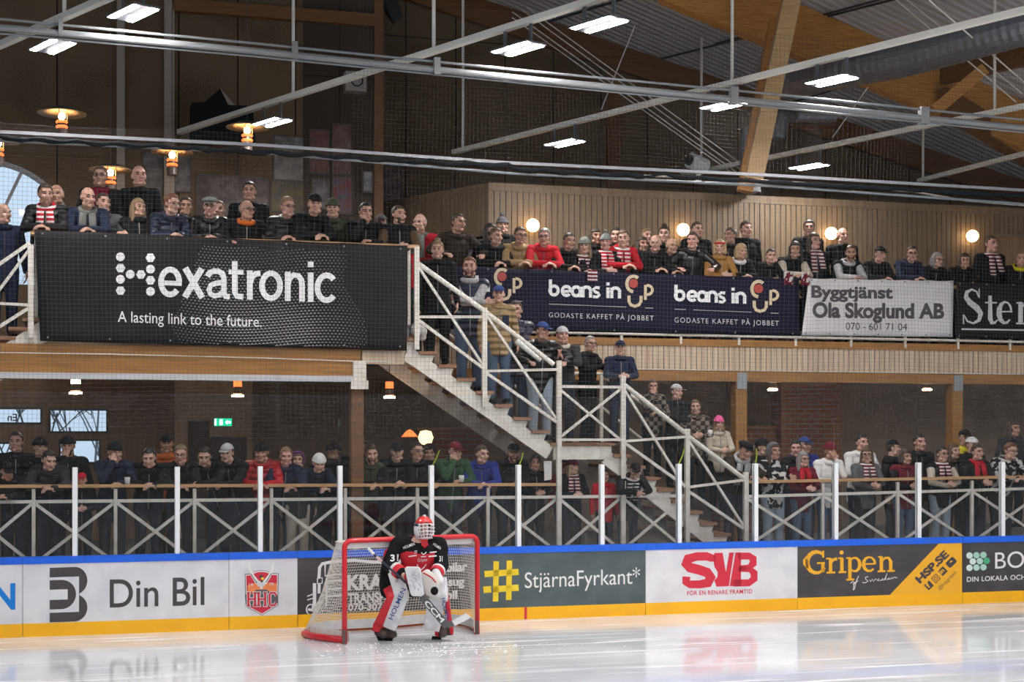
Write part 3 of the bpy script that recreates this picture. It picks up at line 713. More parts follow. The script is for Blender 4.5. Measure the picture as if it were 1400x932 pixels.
def hexa(s):
    def q(pts): return [(x, y + 405 + (x - 217) * .036) for x, y in pts]
    def arc(c, rx, ry, a0, a1, n=22): s.arc(q([c])[0], rx, a0, a1, W, n, ry)
    W = 7.8
    arc((232.5, -20), 12.4, 17, 0, 320); s.stroke(q([(221, -18.5), (248.4, -18.5)]), 6.4)
    s.stroke(q([(253, -40), (276.5, 0)]), 8.6); s.stroke(q([(276, -40), (252.5, 0)]), 8.6)
    s.stroke(q([(283.5, -29.5), (286.5, -34.5), (292, -37), (299, -37), (304, -34), (306, -28), (306, -8), (308.5, -3), (314, -3)]), W)
    s.stroke(q([(306, -22.5), (295, -20.5), (288, -17.5), (285.6, -11.5), (287.5, -6), (293, -3.2), (300, -4.8), (306, -11)]), 7.2)
    s.stroke(q([(321, -52), (321, -9), (323.5, -4), (332.5, -3.4)]), W); s.stroke(q([(312.5, -37), (333, -37)]), 6.6)
    s.stroke(q([(341.5, -40), (341.5, 0)]), W); s.stroke(q([(341.5, -22), (344.5, -31), (350, -35.8), (356, -36.4)]), W)
    arc((370.5, -20), 12.4, 17, 0, 360, 30)
    s.stroke(q([(393.5, -40), (393.5, 0)]), W); s.stroke(q([(393.5, -22), (396, -31), (401.5, -36), (408, -35), (412, -30), (413, -23), (413, 0)]), W)
    s.stroke(q([(424.8, -40), (424.8, 0)]), W); s.stroke(q([(424.8, -55), (424.8, -47.5)]), W)
    arc((446.5, -20), 12.4, 17, 40, 320)
sh = Cloth(tb1, 0.3); hexa(sh)
sh.text('A lasting link to the future.', (161, 439.8), (357.5, 447.0), 14.6, 0.004); sh.build('lettering', white_ink, r)
sh = Cloth(tb1, 0.3, -0.003)
for j in range(40):
    for i in range(66):
        x = 212 + i * 5.2 + (2.6 if j % 2 else 0); y = 322 + j * 4.0
        y2 = y + 0.030 * (x - 212) + 5.5 * math.sin((x - 240) / 46.0) 
        if y2 > 474 + 0.024 * (x - 300) - 4 or y2 < 316 + .044 * (x - 47) + 8 or x > 520: continue
        d1 = math.exp(-(((x - 385) / 78) ** 2 + ((y - 452) / 52) ** 2)); d2 = 0.55 * math.exp(-(((x - 300) / 60) ** 2 + ((y - 392) / 70) ** 2)); d3 = 0.35 * math.exp(-(((x - 430) / 40) ** 2 + ((y - 350) / 40) ** 2))
        w = min(1.0, 1.15 * d1 + d2 + d3) * (1 if (x - 212) > 60 - (y - 340) * 0.35 else 0.3)
        if w < 0.12: continue
        a = 0.7 + 2.1 * w
        sh.poly([(x - a, y2 + 0.4 * a), (x, y2 - 0.5 * a), (x + a, y2 + 0.4 * a), (x, y2 + 0.05 * a + .35)])
sh.build('dot_pattern', mat('pattern_grey', (0.36, 0.35, 0.36), 0.5), r)
# navy coffee banner
navy_cloth = vary(mat('navy_cloth', (0.012, 0.011, 0.028), 0.7, spec=.15), (0.0075, 0.0065, 0.022), (0.011, 0.0095, 0.029), (1, 1, 1), 2, 3)
tb2 = TBR - 0.07
r = banner('banner', [(566, 361.5), (1092, 380.5), (1094, 459), (566, 449)], tb2, navy_cloth, 'long navy cloth banner repeating the words beans in CUP', 1.1, n=(60, 10))
def beans(s, dx, dy):
    def q(pts): return [(x + dx, y + dy + 404.5 + (x - 750) * .036) for x, y in pts]
    def ring(c, a0, a1, w=4.4): 
        p = q([c])[0]; s.arc(p, 5.7, a0, a1, w, 20, 6.1)
    W = 4.4
    s.stroke(q([(752.2, -22.5), (752.2, -6)]), W); ring((757.2, -7.8), 0, 360)
    ring((774.3, -7.8), 4, 318); s.stroke(q([(769, -6.5), (780.5, -8)]), 3.6)
    ring((788, -7.8), 0, 360); s.stroke(q([(793.4, -14), (793.4, 0)]), W)
    for x in (802.2, 841.2):
        s.stroke(q([(x - 5, -14.5), (x - 5, 0)]), W); s.stroke(q([(x + 5.4, -8), (x + 5.4, 0)]), W); ring((x, -8.2), 0, 180)
    s.stroke(q([(820, -13.6), (815, -14), (811.6, -11.6), (813.5, -8.4), (818, -6.4), (819.4, -3.6), (816.6, -1), (811, -1.4)]), 4.0)
    s.stroke(q([(831, -14.5), (831, 0)]), W); s.stroke(q([(831, -21.5), (831, -17.3)]), W)
for dx, dy in ((-179.5, -9.3), (0, 0), (171.5, 7.0)):
    w_sh = Cloth(tb2, 1.1); c_sh = Cloth(tb2, 1.1); r_sh = Cloth(tb2, 1.1, .003); l_sh = Cloth(tb2, 1.1)
    beans(w_sh, dx, dy)
    c_sh.arc((865.5 + dx, 388 + dy), 9.0, 48, 268, 4.4, 16, 10.5)
    c_sh.stroke([(859.5 + dx, 404 + dy), (859.7 + dx, 412 + dy), (862 + dx, 416.5 + dy), (867.6 + dx, 418.6 + dy), (873.5 + dx, 416.6 + dy), (876 + dx, 412 + dy), (876.2 + dx, 404.5 + dy)], 4.2)
    c_sh.stroke([(882 + dx, 389.5 + dy), (882 + dx, 410 + dy)], 3.8); c_sh.arc((884 + dx, 396.4 + dy), 7.6, 90, -90, 3.8, 12, 6.4)
    r_sh.disc((865.5 + dx, 387.5 + dy), 6.2)
    l_sh.stroke([(750 + dx, 415.6 + dy), (856 + dx, 419.6 + dy)], 0.7); l_sh.stroke([(882 + dx, 420.8 + dy), (893 + dx, 421.2 + dy)], 0.7)
    l_sh.text('GODASTE KAFFET PÅ JOBBET', (750 + dx, 433.6 + dy), (893.5 + dx, 438.2 + dy), 6.6, 0.0, 1.25)
    w_sh.build('lettering', white_ink, r); c_sh.build('cup_emblem', cream_ink, r); r_sh.build('red_bean', brick_ink, r); l_sh.build('small_lettering', silver_ink, r)
# white builder's banner
white_cloth = vary(mat('white_cloth', (0.62, 0.61, 0.61), 0.5), (0.58, 0.57, 0.57), (0.66, 0.65, 0.65), (1, 1, 1), 2, 3)
r = banner('banner', [(1105.5, 380), (1303, 383.5), (1302, 460.5), (1095.5, 458.5)], tb2, white_cloth, 'white cloth banner with black words Byggtjänst Ola Skoglund AB', 2.0)
sh = Cloth(tb2, 2.0); sh.text('Byggtjänst', (1108.5, 406.3), (1220.5, 407.6), 15.6, 0.035).text('Ola Skoglund AB', (1110, 433.2), (1290, 434.8), 19, 0.04).text('070 - 601 71 04', (1156, 450.6), (1240.5, 451.6), 9.6, 0.0)
sh.build('lettering', ink, r)
# black serif banner
r = banner('banner', [(1308, 385), (1530, 390), (1530, 466), (1306, 462)], tb2, mat('black_banner', (0.013, 0.011, 0.011), 0.7, spec=.15), 'black cloth banner with big white serif letters at the right edge', 2.7)
sh = Cloth(tb2, 2.7)
sh.stroke([(1338, 406), (1335.5, 398.5), (1329, 395.6), (1322, 399), (1320.6, 406), (1326, 413.5), (1335, 420.5), (1340.5, 428.5), (1338, 437.5), (1330, 442), (1322, 439), (1317.6, 430.5)], [1.5, 2.5, 3, 5, 6.5, 8, 8.5, 7, 5, 3, 2.4, 1.5])
sh.stroke([(1338.8, 394.5), (1338.8, 407)], 1.6); sh.stroke([(1316.8, 430), (1316.8, 443)], 1.6)
sh.stroke([(1353.5, 404), (1353.5, 436), (1356, 441), (1360, 441), (1364, 437)], [4.5, 6.5, 6, 3.5, 1.5]); sh.stroke([(1346.5, 413.5), (1363, 413.8)], 2.2)
sh.arc((1374.5, 427), 8.8, 0, 318, [2.6, 3, 2.4, 3, 5, 7, 7.4, 6.4, 4.8, 3.4, 2.2], 10, 14.5); sh.stroke([(1367, 426), (1383, 425.6)], 2.0)
sh.stroke([(1395.5, 413), (1395.5, 441)], 6.5); sh.stroke([(1390, 414), (1397, 413.4)], 2); sh.stroke([(1389.5, 442), (1401.5, 442.2)], 2.2); sh.stroke([(1398, 419), (1403, 413.6), (1408, 414)], [2, 4, 5])
sh.stroke([(1314, 449.8), (1480, 452.5)], 2.2)
sh.build('lettering', silver_ink, r)

# ------------------------------------------------------------------ walls
def wall(name, s0, s1, z0, z1, t, m, holes=(), th=0.15):
    """wall on plane t with rectangular holes (s0, s1, z0, z1)"""
    ss = sorted({s0, s1, *[h[0] for h in holes], *[h[1] for h in holes]}); zs = sorted({z0, z1, *[h[2] for h in holes], *[h[3] for h in holes]})
    mb = MB()
    for i in range(len(ss) - 1):
        for j in range(len(zs) - 1):
            cs, cz = (ss[i] + ss[i + 1]) / 2, (zs[j] + zs[j + 1]) / 2
            if any(h[0] < cs < h[1] and h[2] < cz < h[3] for h in holes): continue
            mb.box((ss[i], t, zs[j]), (ss[i + 1], t + th, zs[j + 1]))
    return struct(mb.build(name, m, base=(0, t, 0)))
TL = 6.9; TG9 = 9.0
low_wall = vary(mat('low_wall', (0.2, 0.17, 0.15), 0.8), (0.24, 0.185, 0.145), (0.32, 0.26, 0.205), (1, 1, 1), 2, 5)
wood_wall = vary(mat('wood_wall', (0.3, 0.18, 0.10), 0.6), (0.20, 0.115, 0.06), (0.28, 0.17, 0.09), (8, 8, 0.6), 2, 5)
def hole(x0, y0, x1, y1, t): a, c = at(x0, y0, t), at(x1, y1, t); return (min(a.x, c.x), max(a.x, c.x), min(a.z, c.z), max(a.z, c.z))
win = [hole(-40, 556, 58, 580, TL), hole(66, 558, 148, 592, TL), hole(80, 600, 138, 634, TL), hole(-50, 604, 30, 640, TL)]
sC = at(512, 200, TL).x
wall('wall_lower_left', -20, at(239, 600, TL).x, 0, ZF1 - .3, TL, wood_wall, win)
wall('wall_lower_middle', at(239, 600, TL).x, at(345, 600, TL).x, 0, ZF1 - .3, TL, cladding)
wall('wall_lower_back', at(345, 600, TL).x, 24, 0, ZF1 - .3, TL, low_wall)
frame_dark = mat('window_frame_dark', (0.06, 0.045, 0.035), 0.5)
pane = mat('window_pane', (1, 1, 1), 0.02); pane.node_tree.nodes.remove(pane.node_tree.nodes['Principled BSDF'])
a = nd(pane, 'ShaderNodeBsdfTransparent'); g = nd(pane, 'ShaderNodeBsdfGlossy'); g.inputs['Roughness'].default_value = 0.02; f = nd(pane, 'ShaderNodeFresnel'); f.inputs[0].default_value = 1.4; m_ = nd(pane, 'ShaderNodeMixShader')
lk(pane, f.outputs[0], m_.inputs[0]); lk(pane, a.outputs[0], m_.inputs[1]); lk(pane, g.outputs[0], m_.inputs[2]); lk(pane, m_.outputs[0], pane.node_tree.nodes['Material Output'].inputs[0])
for i, h in enumerate(win):
    r = bpy.data.objects.new('window_%d' % (i + 1), None); COL.objects.link(r); BASE[r.name] = Vector(((h[0] + h[1]) / 2, TL, h[2])); put(r, BASE[r.name]); struct(r)
    w = 0.035; mb = MB()
    mb.box((h[0], TL - .02, h[2]), (h[0] + w, TL + .12, h[3])).box((h[1] - w, TL - .02, h[2]), (h[1], TL + .12, h[3])).box((h[0] + w, TL - .02, h[2]), (h[1] - w, TL + .12, h[2] + w)).box((h[0] + w, TL - .02, h[3] - w), (h[1] - w, TL + .12, h[3]))
    mb.build('frame', frame_dark, r); MB().box((h[0] + w, TL + .05, h[2] + w), (h[1] - w, TL + .056, h[3] - w)).build('glass', pane, r)
    if i == 0:
        vs, fs = text_mesh('En', 0.02); mb = MB(); p0 = at(24, 575, TL); k = 0.115 / CAPH
        mb.add([(p0.x - v.x * k, TL + .045, p0.z + v.y * k) for v in vs], fs).build('lettering', mat('purple_ink', (0.12, 0.09, 0.2), 0.5), r)
# upper left wall, return and gable
ZTOP = 11.5
gA, gB = at(540, -8, TG9), at(960, 131, TG9)     # underside of the sloping gable beam
kroof = (gB.z - gA.z) / (gB.x - gA.x)
def zroof(s): return gA.z + kroof * (s - gA.x) + 0.42
sW0 = -19.0
# arched window notch
ac = at(-22, 342, TL); ar = 1.52
zs = ac.z - 0.55
arch = [(ac.x + ar * math.cos(math.pi * k / 24), TL, ac.z + ar * math.sin(math.pi * k / 24)) for k in range(25)]
mb = MB()
for k in range(24):
    p, q = Vector(arch[k]), Vector(arch[k + 1])
    mb.prism([p, (p.x, TL, ZTOP), (q.x, TL, ZTOP), q], (0, .15, 0))
mb.box((ac.x + ar, TL, ZF1), (sC, TL + .15, ZTOP)).box((sW0, TL, ZF1), (ac.x - ar, TL + .15, ZTOP)).box((ac.x - ar, TL, ZF1), (ac.x + ar, TL + .15, zs))
mb.box((ac.x - ar, TL, zs), (ac.x - ar + .001, TL + .15, ac.z)).box((ac.x + ar - .001, TL, zs), (ac.x + ar, TL + .15, ac.z))
struct(mb.build('wall_upper_left', wool_panel, base=(0, TL, 0)))
r = bpy.data.objects.new('window_5', None); COL.objects.link(r); BASE[r.name] = Vector((ac.x, TL, zs)); put(r, BASE[r.name]); struct(r)
arch_white = mat('arch_frame', (0.42, 0.43, 0.46), 0.5)
MB().tube([(p[0], TL + .03, p[2]) for p in [(ac.x + ar - .03, 0, zs)] + [(ac.x + (ar - .03) * math.cos(math.pi * k / 24), 0, ac.z + (ar - .03) * math.sin(math.pi * k / 24)) for k in range(25)] + [(ac.x - ar + .03, 0, zs)]], 0.05, 8).build('frame', arch_white, r)
for an in (35, 66, 100, 140):
    a = math.radians(an); MB().bar((ac.x + .35 * math.cos(a), TL + .03, ac.z + .35 * math.sin(a)), (ac.x + (ar - .05) * math.cos(a), TL + .03, ac.z + (ar - .05) * math.sin(a)), .05, .05, (0, 1, 0)).build('glazing_bar', arch_white, r)
MB().box((ac.x - ar, TL, ac.z - .04), (ac.x + ar, TL + .06, ac.z)).build('transom', arch_white, r)
MB().prism([(ac.x + ar, TL + .08, zs)] + [(ac.x + ar * math.cos(math.pi * k / 24), TL + .08, ac.z + ar * math.sin(math.pi * k / 24)) for k in range(25)] + [(ac.x - ar, TL + .08, zs)], (0, .006, 0)).build('glass', pane, r)
# darker recess between x 415 and 512: a return running towards the rink
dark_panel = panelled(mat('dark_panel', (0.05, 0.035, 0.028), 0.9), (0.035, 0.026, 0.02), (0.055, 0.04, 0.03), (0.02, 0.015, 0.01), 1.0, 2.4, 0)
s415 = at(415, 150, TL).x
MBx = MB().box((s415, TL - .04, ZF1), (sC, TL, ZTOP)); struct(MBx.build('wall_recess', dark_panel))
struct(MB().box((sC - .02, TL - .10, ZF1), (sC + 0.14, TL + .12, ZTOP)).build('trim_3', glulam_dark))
mb = MB().prism([(sC, TL + .12, ZF1), (sC + .15, TL + .12, ZF1), (sC + .15, TG9 + .15, ZF1), (sC, TG9 + .15, ZF1)], (0, 0, ZTOP - ZF1)); struct(mb.build('wall_return', wool_panel))
# gable wall under the sloping roof
sR2 = 17.0
mb = MB().prism([(sC, TG9, ZF1), (sR2, TG9, ZF1), (sR2, TG9, max(zroof(sR2), 5.0)), (sC, TG9, zroof(sC))], (0, .15, 0)); struct(mb.build('wall_gable', wool_panel, base=(sC, TG9, ZF1)))
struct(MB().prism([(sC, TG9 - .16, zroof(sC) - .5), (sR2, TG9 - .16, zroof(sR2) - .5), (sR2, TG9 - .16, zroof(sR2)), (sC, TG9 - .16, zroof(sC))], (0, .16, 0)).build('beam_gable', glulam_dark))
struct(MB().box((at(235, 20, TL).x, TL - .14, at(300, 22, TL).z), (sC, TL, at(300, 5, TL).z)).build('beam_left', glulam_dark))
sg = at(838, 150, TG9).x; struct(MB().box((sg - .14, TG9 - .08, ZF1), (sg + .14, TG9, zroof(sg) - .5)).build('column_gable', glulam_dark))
# slatted box room on the right-hand balcony
TSL = 5.7
sb = at(668, 300, TSL).x; zb2 = at(668, 249.5, TSL).z
struct(MB().box((sb, TSL + .03, ZF1), (sR, TSL + .12, zb2)).build('wall_box_backing', cladding_gap))
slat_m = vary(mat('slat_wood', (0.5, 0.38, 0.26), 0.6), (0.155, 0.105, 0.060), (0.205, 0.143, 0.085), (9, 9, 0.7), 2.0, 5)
mb = MB(); n = int((sR - sb) / 0.105)
for i in range(n):
    s = sb + i * 0.105; mb.box((s, TSL, ZF1), (s + 0.092, TSL + .03, zb2 - .14))
mb.box((sb, TSL - .015, zb2 - .14), (sR, TSL + .03, zb2)); struct(mb.build('wall_box_front', slat_m))
pA = w2b(wb(sb, TSL)); dv = Vector((-0.48, 0.88, 0)); dv.normalize()
q = pA + dv * 3.4
mb = MB(); n = 30
for i in range(n):
    a = pA + dv * (3.4 * i / n); c = pA + dv * (3.4 * (i + .88) / n); mb.prism([(a.x, a.y, ZF1 + 1.95), (c.x, c.y, ZF1 + 1.95), (c.x, c.y, zb2 - .1), (a.x, a.y, zb2 - .1)], (.03, .015, 0))
mb.prism([(pA.x, pA.y, zb2 - .1), (q.x, q.y, zb2 - .1), (q.x, q.y, zb2), (pA.x, pA.y, zb2)], (.04, .02, 0)); struct(mb.build('wall_box_side', slat_m))
mb = MB().prism([(pA.x + .03, pA.y, ZF1), (q.x + .03, q.y, ZF1), (q.x + .03, q.y, ZF1 + 1.9), (pA.x + .03, pA.y, ZF1 + 1.9)], (.05, .03, 0)); struct(mb.build('wall_box_low', mat('grey_shutter', (0.16, 0.15, 0.16), 0.6)))
mb = MB().prism([(pA.x - .03, pA.y - .02, ZF1 + 1.75), (q.x - .03, q.y, ZF1 + 1.75), (q.x - .03, q.y, ZF1 + 1.86), (pA.x - .03, pA.y - .02, ZF1 + 1.86)], (.05, .03, 0)); struct(mb.build('trim_4', dark_panel))
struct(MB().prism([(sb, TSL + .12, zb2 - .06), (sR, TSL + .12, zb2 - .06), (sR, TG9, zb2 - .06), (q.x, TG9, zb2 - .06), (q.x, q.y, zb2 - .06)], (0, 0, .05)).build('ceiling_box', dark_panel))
h = hole(1362, 325, 1440, 400, TSL)
r = thing('door_leaf', 'pale wooden door at the far right end of the slatted wall', 'door', (h[0] + .5, TSL, ZF1)); MB().box((h[0], TSL - .035, ZF1), (h[1], TSL - .002, h[3])).build('leaf', wood_wall, r); MB().box((h[0] - .08, TSL - .04, ZF1), (h[0], TSL - .002, h[3] + .08)).box((h[0], TSL - .04, h[3]), (h[1], TSL - .002, h[3] + .08)).build('surround', slat_m, r)
# hall shell out of view
shell = mat('hall_shell', (0.22, 0.20, 0.18), 0.9)
struct(MB().box((-24.2, -36, 0), (-24, 8, 14)).build('wall_left', shell)); struct(MB().box((24, -36, 0), (24.2, 10, 14)).build('wall_right', shell)); struct(MB().box((-24, -36.2, 0), (24, -36, 16)).build('wall_rear', shell))
struct(MB().box((-24, TL, 0), (-19.0, TL + .2, 15)).build('wall_left_end', shell)); struct(MB().box((17, TG9, 0), (24, TG9 + .2, 10)).build('wall_right_end', shell))

# ------------------------------------------------------------------ corrugated roof
roof_m = mat('roof_sheet', (0.42, 0.405, 0.395), 0.55, 0.05)
def onroof(px, py, dz=0.0):
    """sight line of a photo point met with the roof's underside"""
    lo, hi = -1.0, 40.0
    a = (px - 700.0) / FPX
    best = None; prev = None
    for i in range(4000):
        Y = 6 + i * 0.012; w = Vector((a * Y, Y, CAMZ - (py - HOR) / FPX * Y)); bq = w2b(w)
        d = bq.z - (zroof(bq.x) + dz)
        if prev is not None and prev * d <= 0: return bq
        prev = d
    return w2b(Vector((a * 28, 28, CAMZ - (py - HOR) / FPX * 28)))
c0, c1 = onroof(900, 60), onroof(990, 99)
cdir = Vector((c1.x - c0.x, c1.y - c0.y, 0)).normalized(); cper = Vector((-cdir.y, cdir.x, 0))
mb = MB(); pitch = 0.20; N = 190
prof = [(0, 0), (0.08, 0), (0.10, 0.045), (0.18, 0.045)]
L0, L1 = -34.0, 34.0; org = Vector((0, 0, 0)); vs = []; fs = []
for i in range(-N // 2, N // 2):
    for (o_, h_) in prof:
        base = cper * (i * pitch + o_)
        for L in (L0, L1):
            p = base + cdir * L; vs.append((p.x, p.y, zroof(p.x) + h_))
m_ = len(vs) // 2
for i in range(m_ - 1): fs.append((2 * i, 2 * i + 1, 2 * i + 3, 2 * i + 2))
mb.add(vs, fs); struct(mb.build('ceiling_roof', roof_m, base=(0, 0, 0)))
mb = MB()
for (a, c) in (((862, 90), (1022, 49)), ((752, 28), (840, 1)), ((1125, 19), (1210, -4)), ((1240, 90), (1400, 40))):
    p, q = onroof(*a), onroof(*c); d = (q - p); mb.bar(p - d * 2 - Vector((0, 0, .02)), q + d * 2 - Vector((0, 0, .02)), 0.035, 0.03)
struct(mb.build('trim_5', mat('seam_dark', (0.05, 0.05, 0.05), 0.7)))
def roofbeam(a, c, depth, w, name, m=glulam_roof, drop=0.0, ext=1.6, fwd=0.35):
    p, q = onroof(*a), onroof(*c); d = (q - p); p = p - d * ext; q = q + d * fwd
    up = Vector((0, 0, 1)); dh = Vector((d.x, d.y, 0)).normalized(); n = Vector((-dh.y, dh.x, 0)) * (w / 2)
    top = Vector((0, 0, -drop - .02)); bot = Vector((0, 0, -drop - depth))
    return struct(MB().prism([p + top - n, q + top - n, q + bot - n, p + bot - n], n * 2).build(name, m))
roofbeam((1088, 6), (1195, 52), 0.92, 0.22, 'beam_roof_1', fwd=2.6)
roofbeam((1290, 80), (1398, 150), 0.5, 0.2, 'beam_roof_2', glulam_dark, 0.5, 0.0)
roofbeam((1398, 62), (1292, 88), 0.35, 0.16, 'beam_purlin_1', glulam_dark, 0.0, 0.3)
def wbeam(name, a, ya, c, yc, w, h, m, lab=None, n_='timber_strut'):
    p, q = aty(a[0], a[1], ya), aty(c[0], c[1], yc)
    o = MB().bar(p, q, w, h, (0, 1, 0)).build(n_, m, frame='W')
    if lab: tag(o, lab, 'timber strut')
    return o
wbeam('s', (1081, 2), 23.6, (1030, 246), 23.6, 0.28, 0.28, pale_wood, 'tall square timber strut under the roof beam, right of the corrugated ceiling')
wbeam('s', (1062, 30), 24.1, (1018, 262), 24.1, 0.24, 0.24, glulam_roof, 'darker timber strut standing just behind the tall pale strut')
wbeam('s', (1345, 95), 24.8, (1277, 152), 24.8, 0.20, 0.20, glulam_roof, 'short sloping timber strut between roof beams at the upper right')
# ducts
duct_m = mat('duct_metal', (0.20, 0.20, 0.22), 0.42, 0.7)
def duct(pts, r, lab):
    ps = [aty(*p) for p in pts]; full = []
    for p, q in zip(ps[:-1], ps[1:]):
        k = max(2, int((q - p).length / 0.07))
        for i in range(k): full.append(p.lerp(q, i / k))
    full.append(ps[-1]); rs = [r * (1.03 if i % 2 else 1.0) for i in range(len(full))]
    o = MB().tube(full, rs, 20).build('ventilation_duct', duct_m, frame='W'); tag(o, lab, 'duct')
duct([(1074, 112, 25.0), (1235, 82, 23.2), (1400, 37, 21.6), (1470, 18, 21.0)], 0.27, 'long grey spiral duct running up to the right corner')
duct([(1140, 158, 27.0), (1085, 157, 26.8), (1068, 162, 26.6), (1064, 190, 26.6)], 0.15, 'small dark elbow duct behind the tall timber strut')
duct([(1023, 175, 27.0), (1021, 232, 27.0)], 0.13, 'short dark vertical duct left of the tall timber strut')
# ------------------------------------------------------------------ lighting trays over the ice, parallel at 7.5 m
ZTRAY = 7.5
led = mat('led_panel', (0.9, 0.9, 0.95), 0.5, emit=(1.0, 0.955, 0.93), es=LED_POWER * 1.95)
lamp_white = mat('lamp_housing', (0.10, 0.10, 0.12), 0.6)
tdir = Vector((-0.655, 0.755, 0)); tper = Vector((0.755, 0.655, 0))
trays = [  # photo point A (far end), photo point B, offset along tray to its far end
    ((-60, 88), (140, 0)), ((245, 180.5), (800, 4)), ((620, 208), (1400, 14)), ((932, 239.5), (1400, 145)), ((1256, 247), (1400, 210))]
T_END = []
tray_names = ['leftmost of the pale light trays, at the upper left corner', 'long pale light tray ending above the left balcony', 'long pale light tray ending above the slatted wall', 'pale light tray passing the tall timber strut', 'short pale light tray at the right edge']
for i, (a, c) in enumerate(trays):
    p, q = atz(a[0], a[1], ZTRAY), atz(c[0], c[1], ZTRAY)
    d = (q - p).normalized(); T_END.append((p, d))
    e = p + d * min(46, (p.y + 22) / -d.y)
    mb = MB(); mb.bar(p, e, 0.09, 0.075)
    o = mb.build('light_tray', tray_paint, frame='W', base=p); tag(o, tray_names[i], 'light tray', 'pale trays that carry the lamps')
def fixture(p, label, d=tdir):
    """twin LED panel lamp hung under a tray at p (tray level)"""
    a = math.atan2(d.y, d.x)
    r = bpy.data.objects.new('hall_lamp', None); COL.objects.link(r); BASE[r.name] = Vector((0, 0, 0)); r.location = p; r.rotation_euler = (0, 0, a)
    tag(r, label, 'lamp', 'twin LED lamps hung under the trays')
    MB().box((-.345, -.165, -.30), (.345, .165, -.28)).build('housing', lamp_white, r)
    for s in (-1, 1):
        MB().box((-.31, s * .115 - .034, -.310), (.31, s * .115 + .034, -.302)).build('light_panel', led, r)
        MB().bar((s * .24, 0, -.28), (s * .24, 0, -.042), .05, .02, (0, 1, 0)).build('hanger', lamp_white, r)
    return r
def copy_tree(o, parent=None):
    c = o.copy(); COL.objects.link(c)
    if parent is not None: c.parent = parent
    for ch in list(o.children): copy_tree(ch, c)
    return c
def on_tray(i, px):
    """point of tray i seen at photo column px"""
    p, d = T_END[i]; a = (px - 700.0) / FPX
    k = (a * p.y - p.x) / (d.x - a * d.y); return p + d * k
vis = [(0, 72, 'small lamp at the upper left, above the round pendant with the disc shade'), (1, 180, None), (1, 372, 'twin lamp above the left balcony crowd, next to a disc pendant'), (1, 708, 'twin lamp near the middle under the corrugated ceiling'),
       (1, 819, 'twin lamp at the top centre of the picture'), (2, 772, 'twin lamp above the slatted wall, under the second long tray'), (2, 990, 'twin lamp tucked just under the steel pipes'), (2, 1137, 'bright twin lamp under the spiral duct'), (3, 1106, 'twin lamp right of the tall timber strut, low under its tray'), (0, 182, 'twin lamp cut by the top edge at the upper left')]
fx0 = None
for i, px, lab in vis:
    if lab is None: continue
    p = on_tray(i, px)
    if fx0 is None: fx0 = fixture(p, lab)
    else:
        o = copy_tree(fx0); o.location = p; o['label'] = lab
# the same lamps go on over the rink along every tray, out of the picture
n = 0
for i in range(-2, 5):
    if i >= 0: p, d = T_END[i]
    else: p, d = T_END[0][0] - tper * 5.7 * -i, T_END[0][1]
    for k in range(1, 10):
        q = p + d * (k * 4.2 + (8 if i >= 0 else 2))
        if abs(q.x) > 22 or q.y < -21 or q.y > 17: continue
        row = (q.x - 0) / max(q.y, 0.01) if q.y > 0 else 9
        px = 700 + FPX * q.x / q.y if q.y > 0.5 else 1e6; py = HOR - FPX * (ZTRAY - CAMZ) / q.y if q.y > 0.5 else -1e6
        if 0 < px < 1400 and py > -40: continue
        n += 1; o = copy_tree(fx0); o.location = q; o['label'] = 'twin LED lamp over the ice outside the picture'
# suspension rods
rods = [(0, 88, 0, 'at the upper left corner'), (1, 401, 0, 'above the left balcony crowd'), (1, 593, 0, 'left of the hanging microphone cloth'), (2, 633, 0, 'at the end of the second long tray'), (2, 1001, 0, 'below the big roof beam'), (3, 959, 0, 'beside the small white camera'), (3, 1360, 0, 'at the right in front of the duct'), (4, 1262, 0, 'at the end of the short tray')]
for i, px, _, where in rods:
    p = on_tray(i, px); bq = w2b(p); top = max(zroof(bq.x) - .03, ZTRAY + .6)
    if px == 88: top = ZTRAY + 4.5
    o = MB().tube([p + Vector((0, 0, .03)), Vector((p.x, p.y, top))], 0.024, 8).build('suspension_rod', tray_paint, frame='W'); tag(o, 'thin pale suspension rod of a light tray ' + where, 'rod', 'pale rods holding the light trays')
# thin slanting wires
wires = [((720, 10), 27, (1030, 236), 27.4, 'uppermost of the four thin steel cables'), ((714, 14), 27, (1018, 236), 27.4, 'second of the four thin steel cables'), ((700, 16), 27, (1008, 236), 27.4, 'third of the four thin steel cables'), ((700, 24), 27, (998, 234), 27.4, 'lowest of the four thin steel cables'),
         ((1240, 0), 24, (1398, 128), 24.5, 'upper thin steel cable in front of the spiral duct'), ((1270, 0), 21.5, (1400, 112), 22.5, 'rightmost thin steel cable in front of the spiral duct'), ((1225, 0), 24, (1390, 140), 24.5, 'left thin steel cable in front of the spiral duct'),
         ((868, 35), 26, (822, 150), 26, 'single thin wire from the corrugated ceiling to a light tray'), ((1200, 100), 26, (1138, 188), 26, 'slack thin wire above the lamp right of the tall strut')]
for a, ya, c, yc, lab in wires:
    o = MB().tube([aty(*a, ya), aty(*c, yc)], 0.011, 6).build('steel_cable', tray_paint, frame='W'); tag(o, lab + ' slanting under the roof', 'cable')
